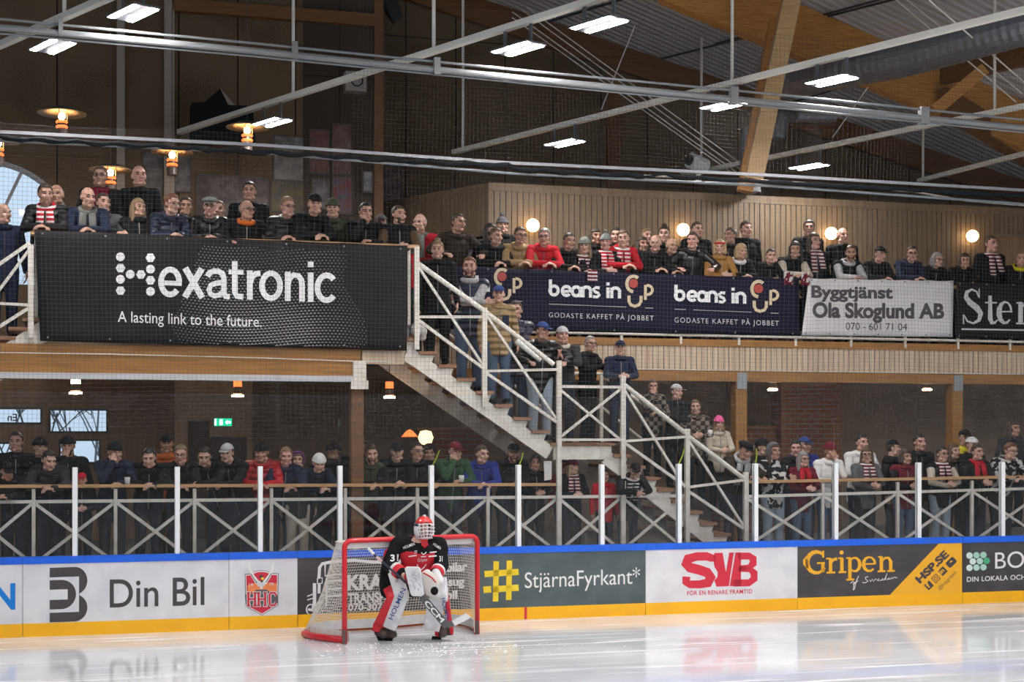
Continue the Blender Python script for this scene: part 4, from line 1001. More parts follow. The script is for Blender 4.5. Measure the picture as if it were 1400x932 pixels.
# net pipes across the hall
def pipe(pts, t, r, name, m, lab, cat='pipe', n=10, group=None):
    o = MB().tube([at(x, y, t) for x, y in pts], r, n).build(name, m); return tag(o, lab, cat, group)
pipe([(-30, 35), (350, 70), (700, 106), (1050, 140), (1430, 178)], -1.5, 0.040, 'steel_pipe', steel, 'thickest of the steel pipes crossing the whole picture high up')
pipe([(-30, 23), (350, 59.5), (700, 95), (1050, 128), (1430, 167)], -1.5, 0.016, 'steel_pipe', steel, 'thin steel pipe just above the thick pipe crossing the picture')
pipe([(-30, 43), (350, 77), (700, 112), (1050, 146), (1430, 184)], -1.46, 0.014, 'steel_pipe', steel, 'thin steel pipe just below the thick pipe crossing the picture')
for x, y in ((80, 37), (400, 71), (594, 93), (1000, 133), (1260, 160)):
    o = MB().box(at(x, y + 8, -1.55), at(x + 6, y - 12, -1.46)).build('pipe_clamp', steel); tag(o, 'small pipe clamp on the steel pipes, ' + {80: 'leftmost', 400: 'beside the second rod', 594: 'above the gable wall', 1000: 'below the big roof beam', 1260: 'rightmost'}[x], 'clamp')
# rail from which the safety net hangs
rail_pts = [(-30, 179), (350, 198), (700, 223), (1050, 239.5), (1430, 262)]
mb = MB()
for p, q in zip(rail_pts[:-1], rail_pts[1:]): mb.bar(at(*p, .12), at(*q, .12), 0.04, 0.045, (0, 1, 0))
o = mb.build('net_rail', mat('net_rail_white', (0.24, 0.24, 0.26), 0.55, 0.1)); tag(o, 'pale rail with a rolled black net, from which the mesh net hangs', 'rail')
random.seed(3)
mb = MB(); pts = []; s0, s1 = at(-30, 185, .1).x, at(1430, 270, .1).x
for i in range(150):
    f = i / 149; x = -30 + 1460 * f
    y = 184 + (x + 30) / 1460 * 82 + (3.0 if 700 < x < 900 else 0) + 3.2 * abs(math.sin(x / 17.0)) * (1 if x < 920 else 0.3) + (3 if x > 920 else 0)
    pts.append(at(x, y, .09 + .02 * random.random()))
mb.tube(pts, [0.022 + .022 * random.random() for _ in pts], 7); o = mb.build('rolled_net', black_cloth); tag(o, 'rolled black net tied along the pale rail below the ceiling', 'net')
pipe([(-30, 191), (350, 208), (700, 237), (1050, 254), (1430, 281)], .14, 0.020, 'steel_pipe', steel, 'steel pipe just under the rolled black net')
pipe([(780, 236), (1050, 247), (1100, 250), (1250, 262), (1320, 274), (1430, 283)], .22, 0.014, 'cable', white_paint, 'pale cable slung under the rolled black net at the right', 'cable')
# the net itself
net_m = mat('net_twine', (0.07, 0.07, 0.07), 0.8)
def net_pt(s, z):
    # gathered folds make the columns bunch together here and there
    g = 0.16 * math.exp(-((s + 3.1) / 0.5) ** 2) * math.sin((s + 3.1) * 5) + 0.14 * math.exp(-((s - 4.6) / 0.5) ** 2) * math.sin((s - 4.6) * 5)
    return (s - g + .012 * math.sin(z * 2.1 + s), .16 + 0.03 * math.sin(s * 1.9) + 0.02 * math.sin(z * 1.7 + s * .8), z + .018 * math.sin(s * 1.3))
sN0, sN1, zN0, zN1, cell = at(-20, 400, .15).x, at(1425, 400, .15).x, 2.42, 8.2, 0.055
nS = int((sN1 - sN0) / cell); nZ = int((zN1 - zN0) / cell)
mb = MB()
sU = at(480, 200, .15).x; zU = 6.35
for i in range(nS + 1): mb.tube([net_pt(sN0 + i * cell, zN0 + ((zN1 if sN0 + i * cell > sU else zU) - zN0) * k / 26) for k in range(27)], 0.0014, 3, cap=False)
for j in range(nZ + 1):
    sA = sU if zN0 + j * cell > zU else sN0
    mb.tube([net_pt(sA + (sN1 - sA) * k / 150, zN0 + j * cell) for k in range(151)], 0.0014, 3, cap=False)
net = mb.build('safety_net', net_m)
tag(net, 'fine grey mesh safety net hanging above the rink glass', 'net')

# ------------------------------------------------------------------ lamps of the stands
globe_m = mat('globe_glow', (1, 0.9, 0.7), 0.4, emit=(1.0, 0.66, 0.32), es=11.0)
brass = mat('lamp_brass', (0.30, 0.18, 0.08), 0.4, 0.8)
for (x, y), lab in zip(((728.5, 308), (934, 314), (1136.5, 319), (1329.5, 322.5)), ('first glowing globe lamp on the slatted wall, above the red jacketed man', 'second glowing globe lamp on the slatted wall, beside a tall dark spectator', 'third glowing globe lamp on the slatted wall, left of the bald man', 'fourth glowing globe lamp on the slatted wall, near the pale door')):
    p = at(x, y, TSL - .14)
    r = thing('globe_lamp', lab, 'wall lamp', (p.x, TSL, p.z), 'glowing globes on the slatted wall')
    MB().ell(p, 0.115, 20, 12).build('globe', globe_m, r, smooth=True); MB().tube([(p.x, TSL - .002, p.z), (p.x, TSL - .04, p.z)], .06, 14).build('wall_plate', brass, r)
glow = mat('pendant_glow', (1, .7, .4), 0.4, emit=(1.0, 0.42, 0.14), es=6.0)
glow_hot = mat('pendant_bulb', (1, .8, .6), 0.4, emit=(1.0, 0.74, 0.46), es=60.0)
amber = mat('amber_ring', (0.7, 0.16, 0.04), 0.4, emit=(1.0, 0.20, 0.05), es=1.8)
shade_m = mat('pendant_shade', (0.62, 0.40, 0.19), 0.5); can_m = mat('pendant_can', (0.13, 0.10, 0.085), 0.35, 0.5)
def disc_pendant(x, y, t, rad, lab, top):
    """y = photo row of the disc's rim"""
    p = at(x, y, t)
    r = thing('disc_pendant', lab, 'pendant lamp', (p.x, t, p.z - .4), 'disc shaded pendants over the left balcony')
    MB().lathe(p, [(0.02, 0.085), (rad * .45, 0.06), (rad, 0.0), (rad * .99, -.012), (rad * .45, .045), (0.02, .07)], 28).build('shade', shade_m, r, smooth=True)
    MB().lathe(p, [(0.0, .10), (rad * .5, .075), (rad * .86, .022), (rad * .85, .018)], 28).build('shade_cover', dark_metal, r, smooth=True)
    MB().ell(p + Vector((0, 0, -.045)), (.05, .05, .055), 14, 10).build('bulb', glow_hot, r, smooth=True)
    for k in range(2): MB().lathe(p + Vector((0, 0, -.13 - .075 * k)), [(.075, -.022), (.092, 0), (.075, .022)], 18).build('glowing_ring', amber, r)
    MB().lathe(p + Vector((0, 0, -.25)), [(.0, -.12), (.085, -.12), (.088, .0), (.07, .02), (.07, .12), (.02, .14)], 18).build('canister', can_m, r)
    for a in (0, 2.1, 4.2): MB().tube([p + Vector((.08 * math.cos(a), .08 * math.sin(a), -.14)), p + Vector((.08 * math.cos(a), .08 * math.sin(a), .06))], .006, 6).build('stay_rod', brass, r)
    MB().tube([p + Vector((0, 0, .08)), (p.x, t, top)], .007, 6).build('cord', can_m, r)
disc_pendant(84.5, 155, 4.2, 0.36, 'disc pendant hanging by its long cord at the upper left', 11)
disc_pendant(338, 174, 4.2, 0.33, 'disc pendant just below the twin lamp above the left crowd', 10.8)
disc_pendant(235.5, 208, 5.2, 0.33, 'disc pendant in front of the pale wall pipe, above the leaning men', 10.8)
disc_pendant(151, 232, 5.2, 0.33, 'disc pendant partly behind the tall bespectacled man', 11)
disc_pendant(-3, 192, 3.6, 0.33, 'disc pendant cut by the left edge of the picture', 11)
def canister(x, y, t, lab, red):
    p = at(x, y, t)
    r = thing('canister_pendant', lab, 'pendant lamp', (p.x, t, p.z - .1), 'small canister pendants under the balconies')
    MB().lathe(p, [(.0, .20), (.06, .20), (.062, .10), (.058, .10)], 16).build('upper_ring', amber if red else glow_hot, r)
    MB().lathe(p, [(.058, .10), (.062, .02), (.075, .0), (.0, .02)], 16).build('canister', can_m, r)
    MB().lathe(p, [(.0, -.045), (.085, -.045), (.088, -.02), (.0, -.012)], 18).build('glowing_dish', glow_hot, r)
    for a in (0.4, 2.5, 4.6): MB().tube([p + Vector((.055 * math.cos(a), .055 * math.sin(a), -.04)), p + Vector((.055 * math.cos(a), .055 * math.sin(a), .1))], .005, 5).build('stay_rod', brass, r)
    MB().tube([p + Vector((0, 0, .19)), (p.x, t, ZF1 - .3)], .008, 6).build('cord', can_m, r)
canister(103.5, 534, 2.6, 'small canister pendant above the windows at the lower left', False)
canister(325, 538, 2.6, 'small red ringed pendant above the exit sign', True)
canister(532.5, 540, 2.6, 'small red ringed pendant right of the timber post', True)
canister(1056.5, 530, TBR + .9, 'small canister pendant right of the middle bracketed post', False)
canister(1267.5, 530, TBR + .9, 'small canister pendant left of the right bracketed post', False)
# exit sign
p = at(305, 577, TL - .15)
r = thing('exit_sign', 'green lit exit sign with running figure and arrow under the left balcony', 'exit sign', (p.x, TL - .1, p.z - .1))
MB().box((p.x - .155, TL - .14, p.z - .07), (p.x + .155, TL - .002, p.z + .07)).build('housing', mat('sign_case', (0.6, 0.62, 0.62), 0.4), r)
MB().box((p.x - .15, TL - .146, p.z - .065), (p.x + .15, TL - .141, p.z + .065)).build('lit_face', mat('exit_green', (0.0, 0.4, 0.2), 0.4, emit=(0.01, 0.62, 0.30), es=1.4), r)
lit = mat('exit_white', (0.8, 0.9, 0.85), 0.4, emit=(0.8, 1.0, 0.92), es=2.4)
def fl(pts): return MB().add([(p.x + u * .6, TL - .149, p.z + v * .6) for u, v in pts], [tuple(range(len(pts)))])
mb = fl([(-.24, -.09), (-.19, -.09), (-.19, .09), (-.24, .09)]); mb.add(fl([(-.10, -.08), (-.01, -.08), (-.01, .08), (-.10, .08)]).v, [(0, 1, 2, 3)]); mb.build('door_mark', lit, r)
mb = fl([(.06, .0), (.13, .075), (.13, .03), (.22, .03), (.22, -.03), (.13, -.03), (.13, -.075)]); mb.build('arrow_mark', lit, r)
# dark door under the sign, brick parts, back lamps
h = hole(257, 575, 286, 664, TL - .02); r = thing('door_leaf', 'dark door beside the green exit sign', 'door', (h[0], TL, ZF0)); MB().box((h[0], TL - .05, ZF0), (h[1], TL - .002, h[3])).build('leaf', frame_dark, r); MB().box((h[1] - .06, TL - .09, ZF0 + 1.0), (h[1] - .03, TL - .05, ZF0 + 1.1)).build('handle', steel, r)
h = hole(288, 597, 337, 664, TL - .02); r = thing('door_leaf', 'dark glazed door with a bright gap below the green exit sign', 'door', (h[0], TL, ZF0)); MB().box((h[0], TL - .05, ZF0), (h[1], TL - .002, h[3])).build('leaf', frame_dark, r); MB().box((h[1] - .5, TL - .058, ZF0 + .9), (h[1] - .1, TL - .051, h[3] - .1)).build('glass', pane, r)
tb_ = 6.4
def brickwall(x0, x1, ytop, lab, t, deep=.4, z1=None):
    a, c = at(x0, 600, t).x, at(x1, 600, t).x; z = z1 or at(x0, ytop, t).z
    r = thing('brick_wall', lab, 'brick wall', ((a + c) / 2, t, ZF0)); MB().box((a, t, ZF0), (c, t + deep, z)).build('bricks', brick, r)
    MB().box((a - .03, t - .03, z), (c + .03, t + deep, z + .05)).build('coping', cladding_gap, r)
brickwall(572, 660, 588, 'warm lit low brick wall under the stair', 4.6)
brickwall(1068, 1150, 515, 'dark tall brick wall behind the spectators right of the stair', 5.2, z1=ZF1 - .36)
brickwall(985, 1068, 586, 'low red brick wall behind the pink beanie', 5.4)
warm = mat('round_lamp_glow', (1, .8, .5), 0.4, emit=(1.0, 0.66, 0.34), es=2.6)
p = at(582, 598, 4.1); r = thing('round_lamp', 'pale round glowing lamp in front of the lit brick wall', 'lamp', (p.x, 4.1, p.z - .15)); MB().lathe(p, [(0, -.12), (.09, -.10), (.125, 0), (.09, .10), (0, .12)], 18).build('globe', warm, r, smooth=True); MB().tube([p + Vector((0, 0, .1)), (p.x, 4.1, ZF1 - .3)], .008, 6).build('cord', can_m, r)
p = at(560, 594, 3.8); r = thing('red_pendant', 'small red glowing pendant left of the pale round lamp', 'pendant lamp', (p.x, 3.8, p.z - .05)); MB().lathe(p, [(0.01, .08), (.05, .06), (.13, -.03), (.12, -.035), (.0, .03)], 18).build('shade', amber, r, smooth=True); MB().tube([p + Vector((0, 0, .07)), (p.x, 3.8, ZF1 - .3)], .006, 6).build('cord', can_m, r)
# wall pipes at the upper left
for x, w, lab in ((165, .13, 'narrower pale vertical wall pipe left of the broad one'), (231, .17, 'broad pale vertical wall pipe behind the disc pendants')):
    s = at(x, 150, TL).x; o = MB().box((s - w / 2, TL - .14, ZF1), (s + w / 2, TL - .003, 10.6)).build('wall_pipe', mat('wall_pipe_paint', (0.33, 0.29, 0.25), 0.6)); tag(o, lab, 'wall pipe')
# posters on the upper walls
def poster(x0, y0, x1, y1, t, col, col2, lab):
    a, c = at(x0, y0, t), at(x1, y1, t)
    r = thing('poster', lab, 'poster', ((a.x + c.x) / 2, t, c.z)); m = mat('poster_%d_%d' % (x0, y0), col, 0.5)
    vary(m, col, col2, (1, 1, 1), 5.0, 3, 0.42, 0.62)
    MB().box((a.x, t - .02, c.z), (c.x, t - .002, a.z)).build('print', m, r)
    mb = MB(); w = .025
    mb.box((a.x - w, t - .03, c.z - w), (a.x, t - .002, a.z + w)).box((c.x, t - .03, c.z - w), (c.x + w, t - .002, a.z + w)).box((a.x, t - .03, a.z), (c.x, t - .002, a.z + w)).box((a.x, t - .03, c.z - w), (c.x, t - .002, c.z)); mb.build('frame', frame_dark, r)
poster(196, 208, 222, 262, TL, (.16, .15, .16), (.05, .05, .05), 'grey poster left of the broad pale wall pipe'); poster(240, 208, 260, 262, TL, (.20, .19, .19), (.04, .04, .04), 'grey and black poster right of the broad pale wall pipe')
poster(270, 240, 366, 318, TL, (.05, .03, .03), (.12, .09, .09), 'wide dark poster behind the man in the grey flat cap')
poster(375, 186, 414, 247, TL, (.22, .21, .20), (.12, .11, .11), 'pale poster behind the second disc pendant'); poster(372, 249, 415, 290, TL, (.12, .09, .03), (.06, .05, .04), 'yellowish poster below a pale poster on the left wall')
poster(424, 178, 449, 236, TL - .04, (.10, .035, .03), (.15, .06, .05), 'dark red poster on the dark panelled wall, left one of the pair'); poster(455, 170, 479, 238, TL - .04, (.11, .04, .04), (.16, .10, .10), 'red and grey poster on the dark panelled wall, right one of the pair')
poster(427, 246, 449, 285, TL - .04, (.16, .15, .15), (.06, .05, .05), 'small black and white poster above the black cap'); poster(455, 242, 480, 292, TL - .04, (.07, .07, .08), (.16, .02, .03), 'poster with a red patch above the green beanie')
poster(497, 235, 508, 262, TL - .16, (.22, .22, .22), (.05, .05, .05), 'narrow white poster beside the large dark poster'); poster(513, 226, 548, 280, TG9, (.05, .03, .03), (.13, .07, .06), 'large dark poster on the wall left of the slatted box'); 
# odd things hung under the roof
p = at(300, 168, 5.8); r = thing('loudspeaker_cluster', 'large black pointed loudspeaker box hung on the left wall', 'loudspeaker', (p.x, 5.8, p.z - .5))
pts = [at(262, 140, 5.8), at(280, 139, 5.8), at(301, 121, 5.8), at(320, 144, 5.8), at(345, 144, 5.8), at(350, 192, 5.8), at(262, 190, 5.8)]
MB().prism(pts, (0, .5, 0)).build('cabinet', black_cloth, r); MB().prism([at(301, 121, 5.79), at(321, 144, 5.79), at(312, 143, 5.79)], (0, -.02, 0)).build('pale_flap', mat('flap', (.3, .26, .24), .7), r)
p = aty(955, 222, 27.2); r = thing('camera_housing', 'small white camera box where a rod meets the light tray', 'camera', p, frame='W')
MB().tube([p + Vector((-.17, -.1, .02)), p + Vector((.13, .1, -.06))], .15, 14).build('body', post_white, r); MB().tube([p + Vector((-.17, -.1, .02)), p + Vector((-.21, -.13, .03))], .10, 14).build('lens_rim', dark_metal, r); MB().box(p + Vector((-.05, -.03, -.35)), p + Vector((.05, .03, -.1))).build('bracket', post_white, r)
p = at(488, 110, TL - .3); r = thing('wall_loudspeaker', 'pale loudspeaker with a coiled black cable under the steel pipes', 'loudspeaker', p); MB().box(p + Vector((-.2, 0, -.18)), p + Vector((.17, .26, .16))).build('cabinet', mat('speaker_grey', (.3, .28, .26), .6), r); MB().tube([p + Vector((.10 * math.cos(k * .4), -.02, .10 * math.sin(k * .4))) for k in range(17)], .012, 6).build('coiled_cable', black_cloth, r)
a = onroof(537, -4); r = thing('hanging_cloth', 'dark cloth bag hanging below the ceiling at the top centre', 'cloth bag', a)
pa, pb, pc, pd = aty(519, -6, 27.5), aty(541, -8, 27.5), aty(551, 22, 27.4), aty(540, 31, 27.4); q = aty(528, 12, 27.4)
MB().prism([w2b(v) for v in (pa, pb, pc, pd, q)], (0, .18, 0)).build('cloth', mat('cloth_dark', (.035, .04, .04), .8), r)
p = at(1026, 258, TSL - .4); r = thing('hanging_speaker', 'dark box speaker at the top of the slatted wall', 'loudspeaker', p); MB().box(p + Vector((-.16, -.1, -.06)), p + Vector((.16, .3, .10))).build('cabinet', dark_metal, r); MB().box(p + Vector((-.02, .05, .10)), p + Vector((.02, .09, .55))).build('bracket', dark_metal, r)
# box risers where the rear rows stand
struct(MB().box((sL + .3, 2.2, ZF1), (xs0 - .4, 3.6, ZF1 + .28)).build('floor_riser_left', concrete)); struct(MB().box((sB0 + 3.4, 4.15, ZF1), (sR, 5.6, ZF1 + .28)).build('floor_riser_right', concrete))
# ------------------------------------------------------------------ outside the windows
snow = mat('snow_ground', (.8, .84, .88), .8)
struct(MB().add([(-60, TL + .3, -.2), (40, TL + .3, -.2), (40, 80, -.2), (-60, 80, -.2)], [(0, 1, 2, 3)]).build('ground_outside', snow, base=(0, 0, 0)))
bark = mat('bark', (.22, .21, .21), .9)
def tree(s, t, h, lab, sd):
    rnd = random.Random(sd); mb = MB()
    def br(p, d, L, r, n):
        q = p + d * L; mb.tube([p, p.lerp(q, .5) + Vector((rnd.uniform(-1, 1), 0, rnd.uniform(-1, 1))) * L * .06, q], [r, r * .85, r * .62], 4)
        if n == 0: return
        for k in range(3 if n > 1 else 4):
            e = (d + Vector((rnd.uniform(-.9, .9), rnd.uniform(-.6, .6), rnd.uniform(-.25, .7)))).normalized(); br(p.lerp(q, rnd.uniform(.55, 1)), e, L * rnd.uniform(.55, .8), r * .6, n - 1)
    br(Vector((s, t, -.2)), Vector((0, 0, 1)), h * .32, .045, 7); o = mb.build('bare_tree', bark); tag(o, lab, 'tree')
tree(at(40, 570, 13).x, 13, 7, 'bare winter tree outside the left window', 1); tree(at(95, 570, 21).x, 21, 9, 'bare winter tree outside the middle of the windows', 2); tree(at(135, 570, 30).x, 30, 11, 'bare winter tree outside the right window', 3)
# ------------------------------------------------------------------ people: a few posed bodies, shared by the crowd
def remeshed(mb, voxel, smooth=2, fac=0.5, name='body'):
    o = bpy.data.objects.new('tmp_shape', mb.mesh((0, 0, 0))); COL.objects.link(o)
    m = o.modifiers.new('r', 'REMESH'); m.mode = 'VOXEL'; m.voxel_size = voxel
    if smooth: s = o.modifiers.new('s', 'SMOOTH'); s.iterations = smooth; s.factor = fac
    dg = bpy.context.evaluated_depsgraph_get(); dg.update()
    me = bpy.data.meshes.new_from_object(o.evaluated_get(dg)); old = o.data
    bpy.data.objects.remove(o); bpy.data.meshes.remove(old)
    me.polygons.foreach_set('use_smooth', [True] * len(me.polygons)); me.name = name
    return me
def ik(a, b, l1, l2, hint):
    a, b = Vector(a), Vector(b); d = b - a; L = min(d.length, l1 + l2 - 1e-3); u = d.normalized()
    x = (l1 * l1 - l2 * l2 + L * L) / (2 * L); h = math.sqrt(max(l1 * l1 - x * x, 1e-6))
    n = Vector(hint); n = (n - u * n.dot(u)).normalized()
    return a + u * x + n * h, a + u * L
def hand(mb, w, d, nrm, sgn, curl=0.5, k_=1.0):
    w = Vector(w); d = Vector(d).normalized(); nrm = Vector(nrm); nrm = (nrm - d * nrm.dot(d)).normalized(); sd = d.cross(nrm)
    for k in range(4):
        o = (k - 1.5)
        kn = w + d * (.082 - .004 * abs(o)) * k_ + sd * o * .0215 * k_
        mb.cap(w + sd * o * .013 * k_, kn, .016 * k_, .0125 * k_, 8)
        c1, c2 = curl, curl * 2.1; ln = (.040, .046, .044, .034)[k] * k_
        m = kn + (d * math.cos(c1) + nrm * math.sin(c1)) * ln; e = m + (d * math.cos(c2) + nrm * math.sin(c2)) * ln * .85
        mb.cap(kn, m, .0105 * k_, .0095 * k_, 7); mb.cap(m, e, .0095 * k_, .0085 * k_, 7)
    b = w + d * .025 * k_ + sd * sgn * .028 * k_; m = b + (d * .6 + sd * sgn * .8 + nrm * .25).normalized() * .042 * k_; e = m + (d * .95 + sd * sgn * .1 + nrm * .4).normalized() * .032 * k_
    mb.cap(b, m, .015 * k_, .012 * k_, 7); mb.cap(m, e, .012 * k_, .0095 * k_, 7)
HEADS = {}
def pose(name, lean=0.0, hands=((0.2, -.2, .8), (-.2, -.2, .8)), hdir=((0, -.3, -1), (0, -.3, -1)), hn=((0, -1, 0), (0, -1, 0)), elbow=(.6, .5, -.6), yaw=0.0, pitch=0.0, tilt=0.0, hipback=0.0, curl=0.5, stance=0.10, step=0.0):
    L = math.radians(lean); cl, sl = math.cos(L), math.sin(L)
    hip = Vector((0, hipback, 0.93 - abs(hipback) * .12))
    def T(x, y, z): return hip + Vector((x, y * cl - z * sl, y * sl + z * cl))      # torso frame
    RT = Matrix.Rotation(L, 3, 'X')
    sh = [T(.175, .01, .485), T(-.175, .01, .485)]
    body, jk, sl_, tr, so = MB(), MB(), (MB(), MB()), MB(), (MB(), MB())
    rt = Matrix.Rotation(L, 3, 'X').to_euler()
    for (z, rx, ry) in ((.02, .150, .10), (.16, .135, .092), (.32, .155, .105), (.42, .15, .095)): body.ell(T(0, 0, z), (rx, ry, .12), 14, 9, rt)
    body.cap(sh[0], sh[1], .06, .06)
    for (z, rx, ry, rz) in ((-.06, .185, .135, .13), (.06, .182, .132, .14), (.18, .180, .128, .14), (.31, .197, .138, .14), (.40, .190, .128, .12)): jk.ell(T(0, 0, z), (rx, ry, rz), 18, 11, rt)
    hv = []; hf = []
    for (z, k_) in ((-.215, 1.0), (-.09, 1.02), (.06, .98)):
        for i in range(24): a = 2 * math.pi * i / 24; hv.append(T(.186 * k_ * math.cos(a), .136 * k_ * math.sin(a), z))
    for j in range(2):
        for i in range(24): hf.append((j * 24 + i, j * 24 + (i + 1) % 24, j * 24 + 24 + (i + 1) % 24, j * 24 + 24 + i))
    jk.add(hv, hf + [tuple(range(23, -1, -1)), tuple(range(48, 72))])
    jk.cap(sh[0], sh[1], .083, .083, 14); jk.cap(T(0, .005, .44), T(0, -.005, .545), .088, .07, 14)
    neck0, head = T(0, .0, .47), None
    hc = T(0, -.025 - .04 * sl, .71)
    RH = Matrix.Rotation(math.radians(yaw), 3, 'Z') @ Matrix.Rotation(math.radians(tilt), 3, 'Y') @ Matrix.Rotation(math.radians(pitch), 3, 'X')
    def H(x, y, z): return hc + RH @ Vector((x, y, z))
    rh = RH.to_euler()
    body.cap(neck0, hc + RH @ Vector((0, .012, -.06)), .062, .055)
    body.ell(H(0, .012, .022), (.077, .097, .104), 18, 12, rh); body.ell(H(0, -.022, -.045), (.061, .072, .088), 16, 10, rh)
    body.ell(H(0, -.076, -.106), (.028, .022, .022), 10, 8, rh); body.cap(H(0, -.094, .012), H(0, -.116, -.030), .0095, .0155, 8)
    for s in (1, -1):
        body.ell(H(s * .016, -.102, -.034), (.010, .011, .009), 8, 6, rh)
        body.ell(H(s * .043, -.068, -.028), (.027, .024, .026), 10, 8, rh); body.ell(H(s * .079, .014, -.008), (.011, .023, .034), 10, 8, rh)
    body.cap(H(-.045, -.078, .032), H(.045, -.078, .032), .016, .016, 8); body.cap(H(-.02, -.086, -.066), H(.02, -.086, -.066), .011, .011, 8); body.cap(H(-.05, -.03, -.09), H(.05, -.03, -.09), .028, .028, 8)
    ends = []
    for i, s in enumerate((1, -1)):
        e, w = ik(sh[i], hands[i], .295, .265, (elbow[0] * s, elbow[1], elbow[2]))
        body.cap(sh[i], e, .046, .038); body.cap(e, w, .038, .026); hand(body, w + (w - e).normalized() * .004, hdir[i], hn[i], -s, curl)
        S_ = sl_[i]; S_.cap(sh[i], e, .072, .060, 12); f = e.lerp(w, .93); S_.cap(e, f, .060, .043, 12); S_.cap(f - (w - e).normalized() * .02, f, .046, .047, 12)
        ends.append(w)
        # legs
        hp = hip + Vector((s * .09, 0, -.03)); ft = Vector((s * stance, (-.5 + i) * step, .075)); kn = Vector((s * (.095 + (stance - .1) * .5), -.035 + (-.5 + i) * step * .5 + hipback * .5, .49))
        body.cap(hp, kn, .078, .055); body.cap(kn, ft, .052, .036); body.cap(ft + Vector((0, .02, -.035)), ft + Vector((s * .015, -.15, -.045)), .036, .028)
        tr.cap(hp, kn, .105, .075, 14); tr.cap(kn, ft + Vector((0, 0, .02)), .075, .062, 14)
        F_ = so[i]; F_.cap(ft + Vector((0, .03, -.035)), ft + Vector((s * .015, -.15, -.04)), .046, .040, 12); F_.box(ft + Vector((-.042, -.185, -.075)), ft + Vector((.042, .065, -.055))); F_.cap(ft + Vector((0, .01, 0)), ft + Vector((0, .01, .06)), .05, .05, 10)
    tr.ell(T(0, 0, -.02), (.165, .115, .12), 16, 10, rt)
    bme = remeshed(body, .0085, 1, .5, 'body')
    for k in range(4): bme.materials.append(None)
    RI = RH.transposed()
    for p in bme.polygons:
        q = RI @ (p.center - hc)
        if q.y > -.05 or abs(q.z) > .12 or abs(q.x) > .075: continue
        ax = abs(q.x)
        if ((ax - .031) / .0165) ** 2 + ((q.z - .006) / .0085) ** 2 < 1: p.material_index = 1
        elif ((ax - .034) / .024) ** 2 + ((q.z - .031) / .007) ** 2 < 1: p.material_index = 2
        elif (ax / .025) ** 2 + ((q.z + .068) / .008) ** 2 < 1: p.material_index = 3
    d = dict(body=bme, jacket=remeshed(jk, .016, 3), sleeve0=remeshed(sl_[0], .013, 2), sleeve1=remeshed(sl_[1], .013, 2), shoe0=remeshed(so[0], .012, 1), shoe1=remeshed(so[1], .012, 1), trousers=remeshed(tr, .016, 2), hc=hc, RH=RH, neck=T(0, -.005, .525), RT=RT, top=hc.z + (RH @ Vector((0, .01, .13))).z, grip=(ends[0] + ends[1]) / 2)
    zp = MB().tube([T(0, -y_, z_) for z_, y_ in ((-.20, .137), (-.05, .139), (.1, .134), (.22, .131), (.32, .137), (.42, .125), (.49, .098))], .006, 6); d['zip'] = zp.mesh((0, 0, 0), True, 'zip')
    for k in ('jacket', 'zip', 'sleeve0', 'sleeve1', 'trousers', 'shoe0', 'shoe1'): d[k].materials.append(None)
    HEADS[name] = d
UPH = ((-.75, -.5, .1), (.75, -.5, .1))
def poses():
    for tag_, yw in (('a', 26), ('b', -10)):
        pose('rail' + tag_, 21, ((.03, -.50, 1.135), (-.03, -.46, 1.15)), ((-.8, -.5, -.1), (.8, -.5, -.1)), ((0, .3, -1), (0, .3, -1)), (.8, .3, -.5), yw, 10, hipback=.02, curl=.6)
        pose('deep' + tag_, 34, ((.05, -.60, 1.11), (-.05, -.55, 1.13)), ((-.9, -.4, 0), (.9, -.4, 0)), ((0, .3, -1), (0, .3, -1)), (.9, .2, -.4), yw, 20, hipback=.10, curl=.6)
        pose('apart' + tag_, 14, ((.26, -.40, 1.14), (-.24, -.40, 1.14)), ((-.3, -1, -.1), (.3, -1, -.1)), ((0, 0, -1), (0, 0, -1)), (.9, .4, -.3), yw, 6, curl=.45)
        pose('stand' + tag_, 1, ((.27, -.04, .88), (-.27, -.04, .88)), ((0, -.15, -1), (0, -.15, -1)), ((-1, 0, 0), (1, 0, 0)), (.3, 1, 0), yw, 2, curl=.35)
        pose('cross' + tag_, 2, ((-.16, -.235, 1.20), (.17, -.225, 1.16)), ((-1, .12, .2), (1, .12, .1)), ((0, .9, -.2), (0, .9, -.2)), (.7, -.1, -.8), yw, 3, curl=.35)
        pose('clasp' + tag_, 4, ((.045, -.32, 1.10), (-.045, -.32, 1.12)), ((-.6, -.7, .2), (.6, -.7, .2)), ((-.7, .5, 0), (.7, .5, 0)), (.8, .1, -.7), yw, 4, curl=.65)
    pose('china', 22, ((.05, -.48, 1.15), (-.03, -.40, 1.44)), ((-.9, -.4, 0), (.2, .2, 1)), ((0, .3, -1), (0, .6, -.4)), (.35, -.45, -1), 14, 8, curl=.8)
    pose('chinb', 6, ((.05, -.30, 1.15), (-.03, -.24, 1.48)), ((-.9, -.3, 0), (.2, .2, 1)), ((0, .3, -1), (0, .6, -.4)), (.35, -.3, -1), -8, 4, curl=.8)
    pose('clap', 3, ((.05, -.36, 1.26), (-.03, -.38, 1.27)), ((-.3, -.5, .8), (.3, -.5, .8)), ((-1, .1, 0), (1, .1, 0)), (.8, .2, -.6), 24, 2, curl=.15)
poses()
